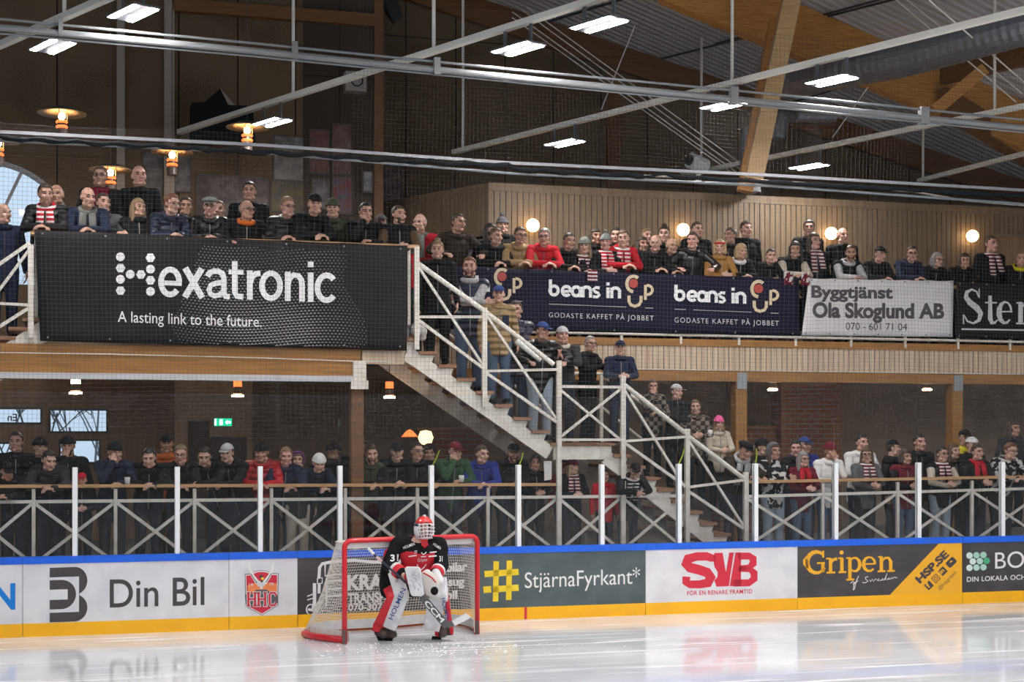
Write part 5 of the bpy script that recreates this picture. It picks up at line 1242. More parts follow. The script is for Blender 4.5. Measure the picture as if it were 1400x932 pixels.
# ------------------------------------------------------------------ hair, hats and small wear, in head space
WEAR = {}
def shell(c, r, keep, thick=.011, nu=30, nv=22):
    mb = MB().ell(c, r, nu, nv); bm = bmesh.new(); me = mb.mesh(); bm.from_mesh(me)
    bmesh.ops.delete(bm, geom=[v for v in bm.verts if not keep(v.co)], context='VERTS')
    bmesh.ops.solidify(bm, geom=list(bm.faces), thickness=thick); bm.to_mesh(me); bm.free()
    return [v.co.copy() for v in me.vertices], [tuple(p.vertices) for p in me.polygons]
def wear(name, *parts):
    mb = MB()
    for p in parts:
        if isinstance(p, MB): mb.add(p.v, p.f)
        else: mb.add(*p)
    me = mb.mesh((0, 0, 0), True, name); me.materials.append(None); WEAR[name] = me
hl = lambda v: v.z > .082 - .0 * v.x if v.y < -.055 else (v.z > .045 + (-.055 - v.y) * 0 if v.y < -.015 else v.z > (-.01 if v.y < .02 else -.075))
wear('short', shell((0, .013, .026), (.087, .106, .112), hl))
wear('fringe', shell((0, .013, .024), (.090, .110, .115), lambda v: v.z > (.058 if v.y < -.05 else (.0 if v.y < 0.01 else -.085))))
wear('balding', shell((0, .013, .022), (.085, .105, .108), lambda v: (-.07 < v.z < .055) and v.y > .0))
cm = MB()
for i in range(60):
    a = i * 2.399; z = 1 - (i + .5) / 60 * 1.25; q = math.sqrt(max(0, 1 - z * z)); v = Vector((q * math.cos(a) * .088, .015 + q * math.sin(a) * .105, .03 + z * .108))
    if v.y < -.06 and v.z < .07: continue
    cm.ell(v, .026, 8, 6)
wear('curly', cm)
def longhair(l, w):
    m = MB()
    for s in (1, -1):
        m.cap((s * .078, .0, .03), (s * (.082 + w), -.02, -l), .026, .030, 10); m.cap((s * .06, .05, 0), (s * (.06 + w), .04, -l), .04, .034, 10)
    m.cap((0, .075, 0), (0, .07, -l), .05, .045, 10); return m
wear('long', shell((0, .013, .024), (.090, .110, .115), lambda v: v.z > (.07 if v.y < -.05 else -.08)), longhair(.19, .012)); wear('bob', shell((0, .013, .024), (.091, .110, .115), lambda v: v.z > (.066 if v.y < -.05 else -.09)), longhair(.10, .006))
wear('bun', shell((0, .013, .024), (.088, .107, .113), hl), MB().ell((0, .05, .145), (.042, .042, .036), 12, 8)); wear('tail', shell((0, .013, .024), (.088, .107, .113), hl), MB().cap((0, .12, .05), (0, .14, -.14), .03, .018, 10))
dome = lambda z0, r=(.091, .112, .112): shell((0, .010, .026), r, lambda v: v.z > z0)
def brim(y0, y1, z, w=.075, sgn=-1):
    n = 14; vs = []; fs = []
    for k in range(n + 1):
        a = math.pi * k / n; x = -math.cos(a) * w
        for (yy, zz) in ((y0, z), (y0 + (y1 - y0) * math.sin(a), z - .012 * math.sin(a))):
            for dz in (0, -.006): vs.append((x, sgn * -1 * yy if sgn > 0 else yy, zz + dz))
    for k in range(n):
        a, b = 4 * k, 4 * k + 4; fs += [(a, b, b + 2, a + 2), (a + 1, a + 3, b + 3, b + 1), (a + 2, b + 2, b + 3, a + 3), (a, a + 1, b + 1, b)]
    return vs, fs
wear('cap', dome(.045), brim(-.085, -.185, .052)); wear('capback', dome(.040), brim(.085, .175, .045)); wear('capside', dome(.045), [(Matrix.Rotation(math.radians(75), 3, 'Z') @ Vector(p), None)[0] for p in brim(-.085, -.18, .05)[0]] and ([Matrix.Rotation(math.radians(75), 3, 'Z') @ Vector(p) for p in brim(-.085, -.18, .05)[0]], brim(-.085, -.18, .05)[1]))
wear('beanie', shell((0, .010, .030), (.094, .115, .122), lambda v: v.z > .02), shell((0, .010, .030), (.100, .121, .118), lambda v: .02 < v.z < .072, .012))
wear('pompom', shell((0, .010, .030), (.094, .115, .122), lambda v: v.z > .02), shell((0, .010, .030), (.100, .121, .118), lambda v: .02 < v.z < .072, .012), MB().ell((0, .01, .175), .036, 12, 9))
wear('flatcap', MB().ell((0, .0, .085), (.102, .135, .045), 20, 10), brim(-.09, -.165, .062), shell((0, .01, .03), (.092, .113, .10), lambda v: .045 < v.z < .09))
wear('hood', shell((0, .018, .005), (.112, .128, .142), lambda v: v.y > -.055 or v.z > .105, .014), MB().cap((-.05, .05, -.13), (.05, .05, -.13), .055, .055, 10))
wear('headband', shell((0, .010, .028), (.092, .113, .114), lambda v: .035 < v.z < .085, .008))
wear('beard', shell((0, -.024, -.050), (.066, .080, .090), lambda v: v.z < -.045 and v.y < .01 and not (abs(v.x) < .026 and -.078 < v.z < -.056 and v.y < 0), .008, 30, 26)); gm = MB()
for s in (1, -1):
    gm.tube([(s * .033 + .025 * math.cos(a * .5236), -.108, .004 + .019 * math.sin(a * .5236)) for a in range(12)], .0035, 6, True); gm.tube([(s * .057, -.105, .01), (s * .083, -.01, .012)], .003, 5)
gm.tube([(-.009, -.11, .006), (.009, -.11, .006)], .003, 5); wear('glasses', gm)
sm = MB(); n = 28
sm.tube([(.088 * math.cos(2 * math.pi * k / n), .085 * math.sin(2 * math.pi * k / n) - .005, .018 + .018 * math.sin(2 * math.pi * k / n)) for k in range(n)], .034, 8, True)
for s, l in ((.05, .32), (-.055, .26)): sm.prism([(s - .042, -.10, .0), (s + .042, -.10, .0), (s * 1.3 + .045, -.185, -l), (s * 1.3 - .045, -.185, -l)], (0, -.016, 0))
wear('scarf', sm); km = MB(); km.tube([(.09 * math.cos(2 * math.pi * k / n), .095 * math.sin(2 * math.pi * k / n), .01 + .014 * math.sin(2 * math.pi * k / n)) for k in range(n)], .036, 8, True); wear('collar', km)
# ------------------------------------------------------------------ cloth colours
PAL = dict(K=(.0085, .0085, .010), N=(.014, .020, .045), DG=(.030, .030, .034), G=(.11, .11, .12), LG=(.42, .42, .43), R=(.42, .012, .022), DR=(.13, .010, .022), BR=(.085, .050, .028), DB=(.030, .021, .016), TAN=(.30, .20, .095), MUS=(.34, .17, .045), OL=(.052, .062, .035), GR=(.030, .075, .035), BL=(.025, .040, .22), W=(.66, .65, .64), CR=(.52, .46, .37), PU=(.10, .03, .13), PK=(.72, .11, .30), OR=(.55, .13, .02), Y=(.62, .55, .02), SL=(.045, .045, .075), J=(.075, .115, .185), DJ=(.016, .019, .030), LJ=(.26, .32, .38), NB=(.03, .06, .20), GG=(.16, .17, .16))
def cloth(c, kind=''):
    k = 'cloth_%s_%s' % (c, kind or 'plain')
    if k in MATS: return MATS[k]
    col = PAL[c]; m = mat(k, col, {'leather': .28, 'puffer': .45}.get(kind, .8), spec=.4 if kind in ('leather', 'puffer') else .15); b = m.node_tree.nodes['Principled BSDF']; tc = nd(m, 'ShaderNodeTexCoord')
    if kind == 'puffer':
        w = nd(m, 'ShaderNodeTexWave', bands_direction='Z'); w.inputs['Scale'].default_value = 3.2; w.inputs['Distortion'].default_value = .8
        bp = nd(m, 'ShaderNodeBump'); bp.inputs['Strength'].default_value = .9; bp.inputs['Distance'].default_value = .03; lk(m, tc.outputs['Object'], w.inputs['Vector']); lk(m, w.outputs['Fac'], bp.inputs['Height']); lk(m, bp.outputs[0], b.inputs['Normal'])
    elif kind in ('plaid', 'print'):
        ck = nd(m, 'ShaderNodeTexChecker') if kind == 'plaid' else nd(m, 'ShaderNodeTexNoise'); ck.inputs['Scale'].default_value = 13 if kind == 'plaid' else 11
        mx = nd(m, 'ShaderNodeValToRGB'); mx.color_ramp.interpolation = 'CONSTANT'; mx.color_ramp.elements[0].color = (*col, 1); mx.color_ramp.elements[1].position = .5 if kind == 'plaid' else .53; mx.color_ramp.elements[1].color = (*((.17, .14, .11) if kind == 'plaid' else (.50, .49, .48)), 1)
        lk(m, tc.outputs['Object'], ck.inputs['Vector']); lk(m, ck.outputs['Fac'], mx.inputs[0]); lk(m, mx.outputs[0], b.inputs['Base Color'])
    elif kind == 'stripe':
        w = nd(m, 'ShaderNodeTexWave', bands_direction='Z'); w.inputs['Scale'].default_value = 5.5; mx = nd(m, 'ShaderNodeValToRGB'); mx.color_ramp.interpolation = 'CONSTANT'; mx.color_ramp.elements[0].color = (*col, 1); mx.color_ramp.elements[1].position = .62; mx.color_ramp.elements[1].color = (.62, .58, .57, 1)
        lk(m, tc.outputs['Object'], w.inputs['Vector']); lk(m, w.outputs['Fac'], mx.inputs[0]); lk(m, mx.outputs[0], b.inputs['Base Color'])
    else:
        nz = nd(m, 'ShaderNodeTexNoise'); nz.inputs['Scale'].default_value = 9 if kind == 'leather' else 16; nz.inputs['Detail'].default_value = 3; bp = nd(m, 'ShaderNodeBump'); bp.inputs['Strength'].default_value = .6; bp.inputs['Distance'].default_value = .02; lk(m, tc.outputs['Object'], nz.inputs['Vector']); lk(m, nz.outputs[0], bp.inputs['Height']); lk(m, bp.outputs[0], b.inputs['Normal'])
    return m
HAIRC = dict(k=(.010, .008, .007), b=(.035, .020, .012), m=(.075, .042, .022), f=(.20, .13, .065), y=(.36, .25, .12), g=(.20, .19, .18), w=(.42, .40, .38), r=(.13, .045, .018))
def haircol(c): return mat('hair_' + c, HAIRC[c], .55)
SKINS = [mat('skin_%d' % i, c, .5, spec=.35) for i, c in enumerate(((.49, .285, .21), (.55, .33, .25), (.43, .24, .17), (.52, .285, .225)))]
eye_m, lip_m = mat('eye_dark', (.055, .035, .03), .3), mat('lip', (.30, .10, .09), .5)
NSKIN = [0]
ZIPS = [mat('zip_grey', (.12, .12, .13), .4), mat('zip_dark', (.02, .02, .022), .5), mat('zip_pale', (.25, .24, .23), .4)]
def use(o, k, m):
    o.material_slots[k].link = 'OBJECT'; o.material_slots[k].material = m
def child(name, me, parent, m=None, M4=None):
    o = bpy.data.objects.new(name, me); COL.objects.link(o); o.parent = parent
    if M4 is not None: o.matrix_local = M4
    if m is not None: use(o, 0, m)
    return o
WORN = dict(cap='cap', capback='cap', capside='cap', beanie='beanie', pompom='beanie', flatcap='flat_cap', hood='hood', headband='headband')
FLOORS = dict(UL=ZF1, UR=ZF1, LL=ZF0, LR=ZF0)
RAILT = dict(UL=TR + .07, UR=TBR + .05, LL=TR, LR=TR)
GRP = dict(UL='spectators on the left balcony', UR='spectators on the right-hand balcony', LL='spectators in the lower stand left of the stair', LR='spectators in the lower stand right of the stair', ST='spectators on the staircase')
def person(zone, px, top, back, ps, jk, hair, label, yaw=0, tr='DJ', floor=None, kid=False, skin=None, flip=False, jk2=None, **ex):
    """px, top: where the photo shows the crown of the head; back: how far the head is behind the rail"""
    flip = flip != (zone in ('UR', 'LR') and px > 705)
    P_ = HEADS[ps]; t = back if zone == 'ST' else RAILT[zone] + back
    hd = at(px, top, t)
    fl = FLOORS.get(zone, 0) if floor is None else floor
    sc = (hd.z - fl) / P_['top']
    if '-v' in DEBUG: print('PERSON %s %4d %4d %s scale %.2f' % (zone, px, top, ps, sc))
    ang = ANG + math.radians(yaw); off = Matrix.Rotation(ang, 3, 'Z') @ Vector((P_['hc'].x * (-1 if flip else 1), P_['hc'].y, 0)) * sc
    w = wb(hd.x, hd.y, fl); w.x -= off.x; w.y -= off.y
    r = bpy.data.objects.new('person', None); COL.objects.link(r); BASE[r.name] = Vector((0, 0, 0)); r.location = w; r.rotation_euler = (0, 0, ang); wd_ = ex.get('wide', 1.06 if sc > .85 else 1.0); r.scale = (sc * wd_ * (-1 if flip else 1), sc * (wd_ * .5 + .5), sc)
    tag(r, label, 'person', GRP[zone])
    NSKIN[0] += 1; sk = SKINS[NSKIN[0] % 4 if skin is None else skin]
    bd = child('body', P_['body'], r, sk); use(bd, 1, eye_m); use(bd, 3, lip_m)
    HM = Matrix.Translation(P_['hc']) @ P_['RH'].to_4x4(); NM = Matrix.Translation(P_['neck']) @ (P_['RT'] @ Matrix.Scale(1, 3)).to_4x4()
    hs, hcol = (hair + ' m').split()[:2]; hc2 = hcol
    use(bd, 2, haircol(hcol if hcol in HAIRC else 'b'))
    if hs in WORN:
        hk = 'plaid' if ex.get('hatplaid') else ''
        child(WORN[hs], WEAR[hs], bd, cloth(hcol, hk), HM)
        und = ex.get('under', 'short b')
        if und: a, c = und.split(); child('hair', WEAR[a], bd, haircol(c), HM @ Matrix.Scale(.97, 4))
    elif hs != 'bald': child('hair', WEAR[hs], bd, haircol(hcol), HM)
    c, k = (jk + ':').split(':')[:2]
    j = child('jacket', P_['jacket'], r, cloth(c, k))
    c2, k2 = (jk2 + ':').split(':')[:2] if jk2 else (c, k)
    for i in '01': child('sleeve', P_['sleeve' + i], j, cloth(c2, k2)); child('shoe', P_['shoe' + i], r, cloth(ex.get('shoes', 'K')))
    child('trousers', P_['trousers'], r, cloth(tr))
    if 'collar' not in ex and 'scarf' not in ex and hs != 'hood': child('collar', WEAR['collar'], j, cloth(c, k), NM)
    if 'beard' in ex: child('beard', WEAR['beard'], bd, haircol(ex['beard']), HM)
    if ex.get('glasses'): child('glasses', WEAR['glasses'], bd, dark_metal, HM)
    if 'scarf' in ex: a, c = (ex['scarf'] + ':').split(':')[:2]; child('scarf', WEAR['scarf'], r, cloth(a, c), NM)
    if 'collar' in ex: child('collar', WEAR['collar'], r, cloth(ex['collar']), NM)
    if k not in ('print', 'plaid'): child('zip', P_['zip'], j, ZIPS[NSKIN[0] % 3])
    if 'pocket' in ex:
        m = MB().box((.035, -.168, 1.16), (.125, -.10, 1.31)); me = m.mesh((0, 0, 0)); me.materials.append(None); child('pocket', me, j, cloth(ex['pocket']))
    if 'band' in ex: child('headband', WEAR['headband'], bd, cloth(ex['band']), HM)
    return r
DEBUG = ''
# ------------------------------------------------------------------ the crowd, each spectator placed and dressed on its own
# left balcony
U = 'UL'
person('ST', 5, 278, TR + .55, 'standa', 'N', 'balding g', 'grey haired man in navy coat at the head of the left edge stair', floor=3.75, yaw=10, tr='N')
person(U, 62, 251, .22, 'raila', 'K:puffer', 'short b', 'ruddy man in dark jacket and red and black scarf at the banner corner', scarf='R:stripe', yaw=-8)
person(U, 77, 252, .75, 'standb', 'K', 'balding g', 'bald man half hidden behind the red scarfed man', skin=2)
person(U, 120, 256, .22, 'raila', 'N', 'balding b', 'balding man in navy jacket and pale scarf with clasped hands', scarf='GG')
person(U, 141, 264, .60, 'standa', 'G', 'short b', 'dark haired woman in grey coat behind the pale scarfed man')
person(U, 137, 227, 1.35, 'standb', 'K', 'short m', 'tall man in glasses standing in front of a disc pendant', glasses=1, scarf='DR', floor=ZF1 + .28)
person(U, 190, 226, 1.45, 'standa', 'K', 'balding b', 'tall man in black sweater standing before the wall pipe', floor=ZF1 + .28, yaw=-15)
person(U, 189, 271, .22, 'crossa', 'K', 'long f', 'long haired blonde woman in dark jacket with crossed arms', yaw=8)
person(U, 235, 265, .20, 'raila', 'N:puffer', 'short r', 'reddish haired man in glasses and navy puffer jacket', glasses=1, yaw=12)
person(U, 254, 269, .62, 'chinb', 'K', 'short b', 'man hiding his mouth with a hand behind the navy puffer jacket', yaw=10)
person(U, 287, 269, .22, 'railb', 'K:leather', 'flatcap GG', 'old man in grey flat cap, glasses and shiny black leather jacket', glasses=1, under='balding g')
person(U, 341, 248, 1.2, 'standb', 'K', 'short k', 'dark clothed figure behind the man with orange collar', floor=ZF1 + .2)
person(U, 299, 274, .7, 'standb', 'DB', 'short m', 'mostly hidden spectator just right of the grey flat cap')
person(U, 337, 274, .20, 'aparta', 'K', 'balding g', 'heavy man in glasses, black jacket and bright orange collar', glasses=1, collar='OR', yaw=6, wide=1.15)
person(U, 393, 269, .22, 'raila', 'K:puffer', 'short f', 'fair haired man in glasses and long black puffer jacket', glasses=1, yaw=-4)
person(U, 430, 265, .20, 'railb', 'K', 'cap K', 'man in black cap and black zip jacket clasping his hands', yaw=14)
person(U, 455, 272, .70, 'standa', 'OL', 'beanie OL', 'man in olive beanie looking down behind the black cap', yaw=-40)
person(U, 500, 277, .22, 'china', 'K', 'short k', 'dark haired man resting his chin on his fist', yaw=-6, skin=2)
person(U, 521, 293, .62, 'standb', 'BR', 'cap G', 'spectator in grey cap ducked between the chin resting man and brown sleeves')
person(U, 545, 281, .22, 'clasp' + 'a', 'K', 'short b', 'short haired man in black vest over brown sleeves', jk2='BR', beard='b', wide=1.12)
# right-hand balcony
U = 'UR'
person(U, 574, 292, .8, 'standb', 'R', 'balding w', 'grey haired man in open red jacket right of the dark banner', scarf='GG', yaw=-30)
person(U, 626, 291, .30, 'aparta', 'DB', 'short b', 'dark haired man in dark brown shirt behind the stair top', yaw=5)
person(U, 671, 305, .55, 'standa', 'K', 'long k', 'dark haired woman in black beside the blond man in black')
person(U, 678, 311, .22, 'raila', 'K', 'short m', 'blond man in black jacket above the first cup emblem')
person(U, 687, 297, 1.2, 'standb', 'K', 'pompom G', 'figure in grey bobble hat behind the blond man in black', floor=ZF1 + .28)
person(U, 711, 310, .22, 'railb', 'TAN', 'short b', 'man in glasses and tan coat left of the first globe lamp', glasses=1)
person(U, 744, 312, .20, 'raila', 'R', 'short g', 'grey haired man in bright red jacket below the first globe lamp', glasses=1, wide=1.12)
person(U, 778, 318, .22, 'railb', 'K', 'short k', 'dark haired man in black with clasped hands, right of the red jacket')
person(U, 799, 325, .22, 'raila', 'K', 'beanie GG', 'woman in grey beanie with long fair hair', under='long f', scarf='DR:stripe')
person(U, 814, 312, .85, 'standb', 'K', 'long b', 'brown haired woman standing behind the grey beanie', floor=ZF1 + .1)
person(U, 828, 320, .22, 'clasp' + 'a', 'K', 'pompom GG', 'child in grey bobble hat with red and white scarf', scarf='R:stripe', under='short b')
person(U, 842, 311, .8, 'standa', 'K', 'short k', 'dark haired figure behind the red jacket with striped scarf', floor=ZF1 + .1)
person(U, 852, 314, .20, 'raila', 'R', 'short m', 'man in red jacket and striped scarf left of the elderly man in black', scarf='R:stripe', wide=1.1)
person(U, 878, 323, .7, 'standb', 'K', 'bob b', 'dark haired spectator behind and left of the elderly man in black')
person(U, 884, 312, 1.2, 'standb', 'DB', 'short f', 'fair haired head behind the elderly man in black', floor=ZF1 + .28)
person(U, 896, 321, .22, 'raila', 'K', 'balding w', 'elderly white haired man in black jacket with joined hands')
person(U, 908, 309, .85, 'standa', 'K', 'bun k', 'dark haired woman with a bun left of the second globe lamp', floor=ZF1 + .1)
person(U, 918, 325, .30, 'railb', 'K', 'balding f', 'balding man in black just right of the elderly white haired man')
person(U, 947, 317, .20, 'aparta', 'K:leather', 'short b', 'brown haired man in black leather jacket below the second globe lamp', yaw=-8)
person(U, 953, 303, 1.25, 'standb', 'K', 'short b', 'tall dark figure standing just right of the second globe lamp', floor=ZF1 + .28)
person(U, 984, 327, .22, 'clasp' + 'a', 'MUS', 'bob y', 'blonde woman in mustard coat with a red headband', band='R')
person(U, 999, 311, 1.0, 'standa', 'K', 'short b', 'dark haired man in profile behind the mustard coat', yaw=-45, floor=ZF1 + .2)
person(U, 1020, 302, 1.35, 'standb', 'K', 'short b', 'tall dark clothed man behind the blonde woman in black', floor=ZF1 + .28)
person(U, 1013, 333, .22, 'railb', 'K', 'bob y', 'blonde woman in black jacket right of the mustard coat', collar='W')
person(U, 1054, 340, .22, 'china', 'K', 'short k', 'dark haired youth in black with a hand at the face')
person(U, 1087, 330, .22, 'raila', 'K', 'long k', 'long haired spectator with pale pink sleeves over the navy banner end', jk2='CR')
person(U, 1113, 318, .45, 'standb', 'K', 'long b', 'dark haired woman in black jacket and red striped scarf, head bowed', scarf='DR:stripe')
person(U, 1106, 300, 1.2, 'standa', 'K', 'short k', 'tall dark figure behind the woman with bowed head', floor=ZF1 + .28)
person(U, 1152, 311, 1.0, 'standb', 'K', 'balding f', 'bald man standing just right of the third globe lamp', floor=ZF1 + .2, yaw=-10)
person(U, 1163, 335, .22, 'raila', 'K', 'short m', 'bearded man in black vest over light grey sleeves', jk2='LG', beard='m', collar='LG')
person(U, 1203, 337, .22, 'railb', 'K', 'cap K', 'man in black cap and black jacket above the builder banner', scarf='K')
person(U, 1247, 336, .22, 'raila', 'N', 'short b', 'man in glasses and dark coat above the letters nd of the builder banner', glasses=1)
person(U, 1281, 345, .25, 'railb', 'K', 'bob g', 'grey haired woman in glasses and dark jacket above the banner gap', glasses=1)
person(U, 1319, 346, .30, 'raila', 'K', 'bob b', 'short dark haired woman below the fourth globe lamp')
person(U, 1355, 322, .45, 'standb', 'K', 'short m', 'tall man in dark jacket with red scarf before the pale door', scarf='DR:stripe', floor=ZF1 + .0)
person(U, 1396, 343, .25, 'raila', 'K', 'short f', 'spectator with yellow collar and sleeve patches at the right edge', collar='Y')
# staircase: the floor is the tread each one stands on
def tread_at(px, t=TR + .9):
    s = at(px, 560, t).x; best = min(TREADS_A + TREADS_B, key=lambda q: abs(q[0] - s)); return best[1]
S = 'ST'; tq = TR + .85
person(S, 598, 329, TR + .75, 'standb', 'K', 'bun f', 'woman with fair bun in long black jacket at the stair top', yaw=-10, tr='K', floor=ZF1 - .50)
person(S, 576, 383, TR + 1.5, 'clasp' + 'b', 'GR', 'long m', 'small girl in green jumper at the stair top, partly behind the post', yaw=-35, kid=True, floor=ZF1 - .35)
person(S, 642, 351, TR + 1.1, 'cross' + 'b', 'N:puffer', 'short r', 'bearded man in navy quilted vest over pale sleeves with crossed arms', jk2='LG', tr='J', beard='r', collar='LG', floor=ZF1 - .89, yaw=-10)
person(S, 682, 390, TR + .55, 'standb', 'TAN:puffer', 'cap NB', 'man in blue cap and tan quilted jacket with navy pocket', tr='J', floor=ZF1 - 1.07, yaw=-6, pocket='N')
person(S, 705, 411, TR + 1.25, 'cross' + 'b', 'SL:puffer', 'short b', 'man in plum grey quilted jacket just behind the tan jacket', tr='J', floor=ZF1 - 1.42, yaw=-12)
person(S, 742, 440, TR + .45, 'aparta', 'K:puffer', 'cap NB', 'young man in blue cap and black quilted jacket holding a paper roll', tr='LJ', floor=ZF1 - 1.6, yaw=-4)
person(S, 769, 446, TR + .75, 'clap', 'DG', 'capback LG', 'young man in pale backward cap clapping on the landing', tr='DJ', floor=zl, yaw=-25, collar='CR')
person(S, 807, 459, TR + 1.15, 'clap', 'K', 'short g', 'grey haired man in glasses clapping on the landing', tr='K', floor=zl, yaw=35, glasses=1, flip=True)
person(S, 848, 465, TR + .75, 'clasp' + 'b', 'N', 'cap N', 'man in navy cap and navy jacket at the landing corner', tr='N', floor=zl, yaw=-8)
person(S, 893, 518, TR + .85, 'chinb', 'K:plaid', 'short m', 'long haired man rubbing his chin on the lower stair flight', tr='K', floor=zl - .52, yaw=-10)
person(S, 925, 525, TR + 1.0, 'cross' + 'a', 'K', 'capside LG', 'youth with grey and green cap turned sideways on the lower flight', tr='K', floor=zl - .69, yaw=-5)
person(S, 951, 546, TR + .85, 'clasp' + 'b', 'DB:plaid', 'short m', 'moustached man in brown plaid jacket holding a cup on the stair', tr='K', floor=zl - .86, yaw=-15)
person(S, 983, 569, TR + 1.0, 'clasp' + 'b', 'CR', 'beanie PK', 'child in bright pink beanie and cream jacket on the lower stair', tr='K', under='long f', floor=zl - 1.05)
# lower stand, left
U = 'LL'
person(U, 10, 632, .15, 'deepa', 'K', 'cap K', 'youth in black cap bent low at the left edge, lower stand', yaw=-10)
person(U, 22, 590, .9, 'standb', 'K', 'short b', 'dim dark figure standing at the left edge under the windows')
person(U, 55, 598, .8, 'standa', 'K', 'beanie K', 'man in black beanie turned away behind the dark haired youth')
person(U, 67, 616, .20, 'deepa', 'DG', 'short k', 'dark haired youth in dark hoodie leaning with both hands on the rail')
person(U, 93, 596, .65, 'chinb', 'K', 'beanie K', 'bearded man in black beanie holding a hand to his mouth', beard='k', skin=2)
person(U, 112, 646, .12, 'clasp' + 'b', 'K', 'cap R', 'small child in red cap peering below the wooden rail', kid=True, floor=ZF0)
person(U, 157, 604, .22, 'china', 'N', 'beanie K', 'man in black beanie resting his chin on his hand', yaw=6)
person(U, 204, 612, .25, 'deepb', 'K', 'short k', 'dark haired man in black jacket looking down right of the chin rester')
person(U, 228, 593, .95, 'standa', 'OR', 'cap K', 'man in black cap with an orange hooded jacket behind the rail', yaw=-30)
person(U, 247, 608, .22, 'railb', 'K', 'short f', 'fair haired man in glasses with a white earphone cord', glasses=1)
person(U, 280, 611, .3, 'deepa', 'K', 'short k', 'dark haired man leaning sideways left of the pale cap', yaw=-35)
person(U, 311, 606, .25, 'raila', 'K', 'cap LG', 'man in pale cap seen in profile, black jacket', yaw=-50, hatplaid=False)
person(U, 358, 605, .22, 'railb', 'R:puffer', 'beanie K', 'man in black beanie and bright red jacket at the lower rail', yaw=-8, wide=1.12)
person(U, 391, 611, .22, 'railb', 'N', 'short f', 'fair haired boy in dark jacket right of the red jacket', yaw=8)
person(U, 407, 617, .40, 'stand' + 'b', 'DB', 'hood PU', 'long haired girl in purple hat beside the fair haired boy', under='long m', tr='CR')
person(U, 436, 621, .22, 'deepb', 'N', 'beanie W', 'child in white beanie and dark jacket at the lower rail', yaw=10)
person(U, 456, 603, .8, 'standa', 'K', 'curly k', 'dark curly head in shade behind the white beanie', yaw=150)
person(U, 490, 596, .95, 'standb', 'K', 'beanie K', 'dim figure in dark beanie behind the olive vest man')
person(U, 508, 608, .22, 'railb', 'OL', 'short b', 'bearded man in olive vest over dark sleeves', jk2='K', beard='m', yaw=5)
person(U, 543, 604, .25, 'railb', 'K', 'cap K', 'man in black cap and black jacket above the goal', yaw=0)
person(U, 570, 604, .30, 'aparta', 'K', 'short k', 'woman in glasses with tied dark hair below the round lamp', glasses=1, yaw=-6)
person(U, 587, 608, .75, 'standb', 'K', 'curly k', 'dark haired figure in shade between glasses woman and green jacket')
person(U, 622, 604, .22, 'chin' + 'a', 'GR', 'cap DR', 'man in maroon cap and green jacket with hand on chin', yaw=0)
person(U, 659, 608, .22, 'raila', 'BL', 'short b', 'short haired man in bright blue jacket at the lower rail', yaw=-6)
person(U, 702, 606, .35, 'railb', 'K', 'cap K', 'bearded man in dark cap below the stair, right of the blue jacket', beard='b')
person(U, 732, 622, .3, 'clasp' + 'b', 'K', 'short k', 'dim spectator holding a white sheet under the stair landing')
person(U, 772, 628, .8, 'standb', 'R', 'short b', 'half hidden figure in red behind the child in striped hat')
person(U, 783, 627, .25, 'clasp' + 'a', 'K', 'beanie DR', 'child in maroon hat and striped scarf under the landing', scarf='DR:stripe', under='long y', kid=True)
person(U, 827, 641, .12, 'stand' + 'b', 'R', 'short b', 'child in red coat behind a white glass post under the landing', kid=True)
person(U, 868, 633, -.16, 'deepb', 'K', 'cap K', 'child in black cap and lettered scarf leaning under the lower flight', scarf='K:stripe', kid=True)
# lower stand, right
U = 'LR'
person(U, 1019, 603, .25, 'deepb', 'DB', 'flatcap K', 'man in black flat cap and brown jacket looking down at the stair foot', jk2='DB', scarf='LG')
person(U, 1042, 600, .75, 'standb', 'K', 'beanie K', 'man in dark beanie in profile behind the patterned jacket', yaw=30)
person(U, 1058, 605, .22, 'cross' + 'b', 'K:print', 'hood G', 'woman in fur hood and black and white patterned jacket', under='long m', tr='LJ')
person(U, 1088, 602, .85, 'standa', 'K', 'short k', 'dark haired man behind the patterned jacket, right one')
person(U, 1100, 597, 1.0, 'standb', 'BL', 'cap NB', 'man in blue cap and blue jacket in the rear row')
person(U, 1098, 617, .22, 'clasp' + 'b', 'DR', 'long g', 'grey haired woman in glasses with bright red scarf', glasses=1, scarf='R', tr='J')
person(U, 1135, 605, .25, 'chin' + 'b', 'W', 'beanie DR', 'person in white hoodie and maroon hat with hands at the mouth', tr='J', under='short k')
person(U, 1178, 593, .70, 'clasp' + 'b', 'W', 'short k', 'dark haired young man in white hoodie in the second row')
person(U, 1185, 611, .22, 'clasp' + 'a', 'G', 'long m', 'long haired woman in glasses and grey jacket with striped scarf', glasses=1, scarf='DR:stripe', tr='DG')
person(U, 1221, 601, .6, 'standa', 'K', 'cap K', 'man in black cap seen in profile, looking right', yaw=40, flip=True)
person(U, 1238, 614, .22, 'clasp' + 'b', 'DR', 'bob b', 'woman in maroon jumper with dark sleeves, hands joined on the rail', jk2='K', tr='J')
person(U, 1257, 593, .80, 'standb', 'K', 'short k', 'dark haired young man in black in the second row, alone against the pale wall', yaw=-5)
person(U, 1288, 610, .22, 'clasp' + 'b', 'K', 'short k', 'dark haired woman in glasses and cream cardigan sleeves', glasses=1, jk2='CR', scarf='DR:stripe', tr='LJ')
person(U, 1304, 606, .65, 'standb', 'DB', 'long m', 'long haired spectator behind the cream cardigan')
person(U, 1319, 587, 1.0, 'standa', 'Y', 'cap K', 'steward in black cap and yellow vest beside the bracketed post', yaw=20)
person(U, 1329, 597, .8, 'standb', 'K', 'capback W', 'youth in white cap behind the woman with red scarf')
person(U, 1336, 607, .22, 'clasp' + 'b', 'K', 'short b', 'dark haired woman in black with long red scarf', scarf='R')
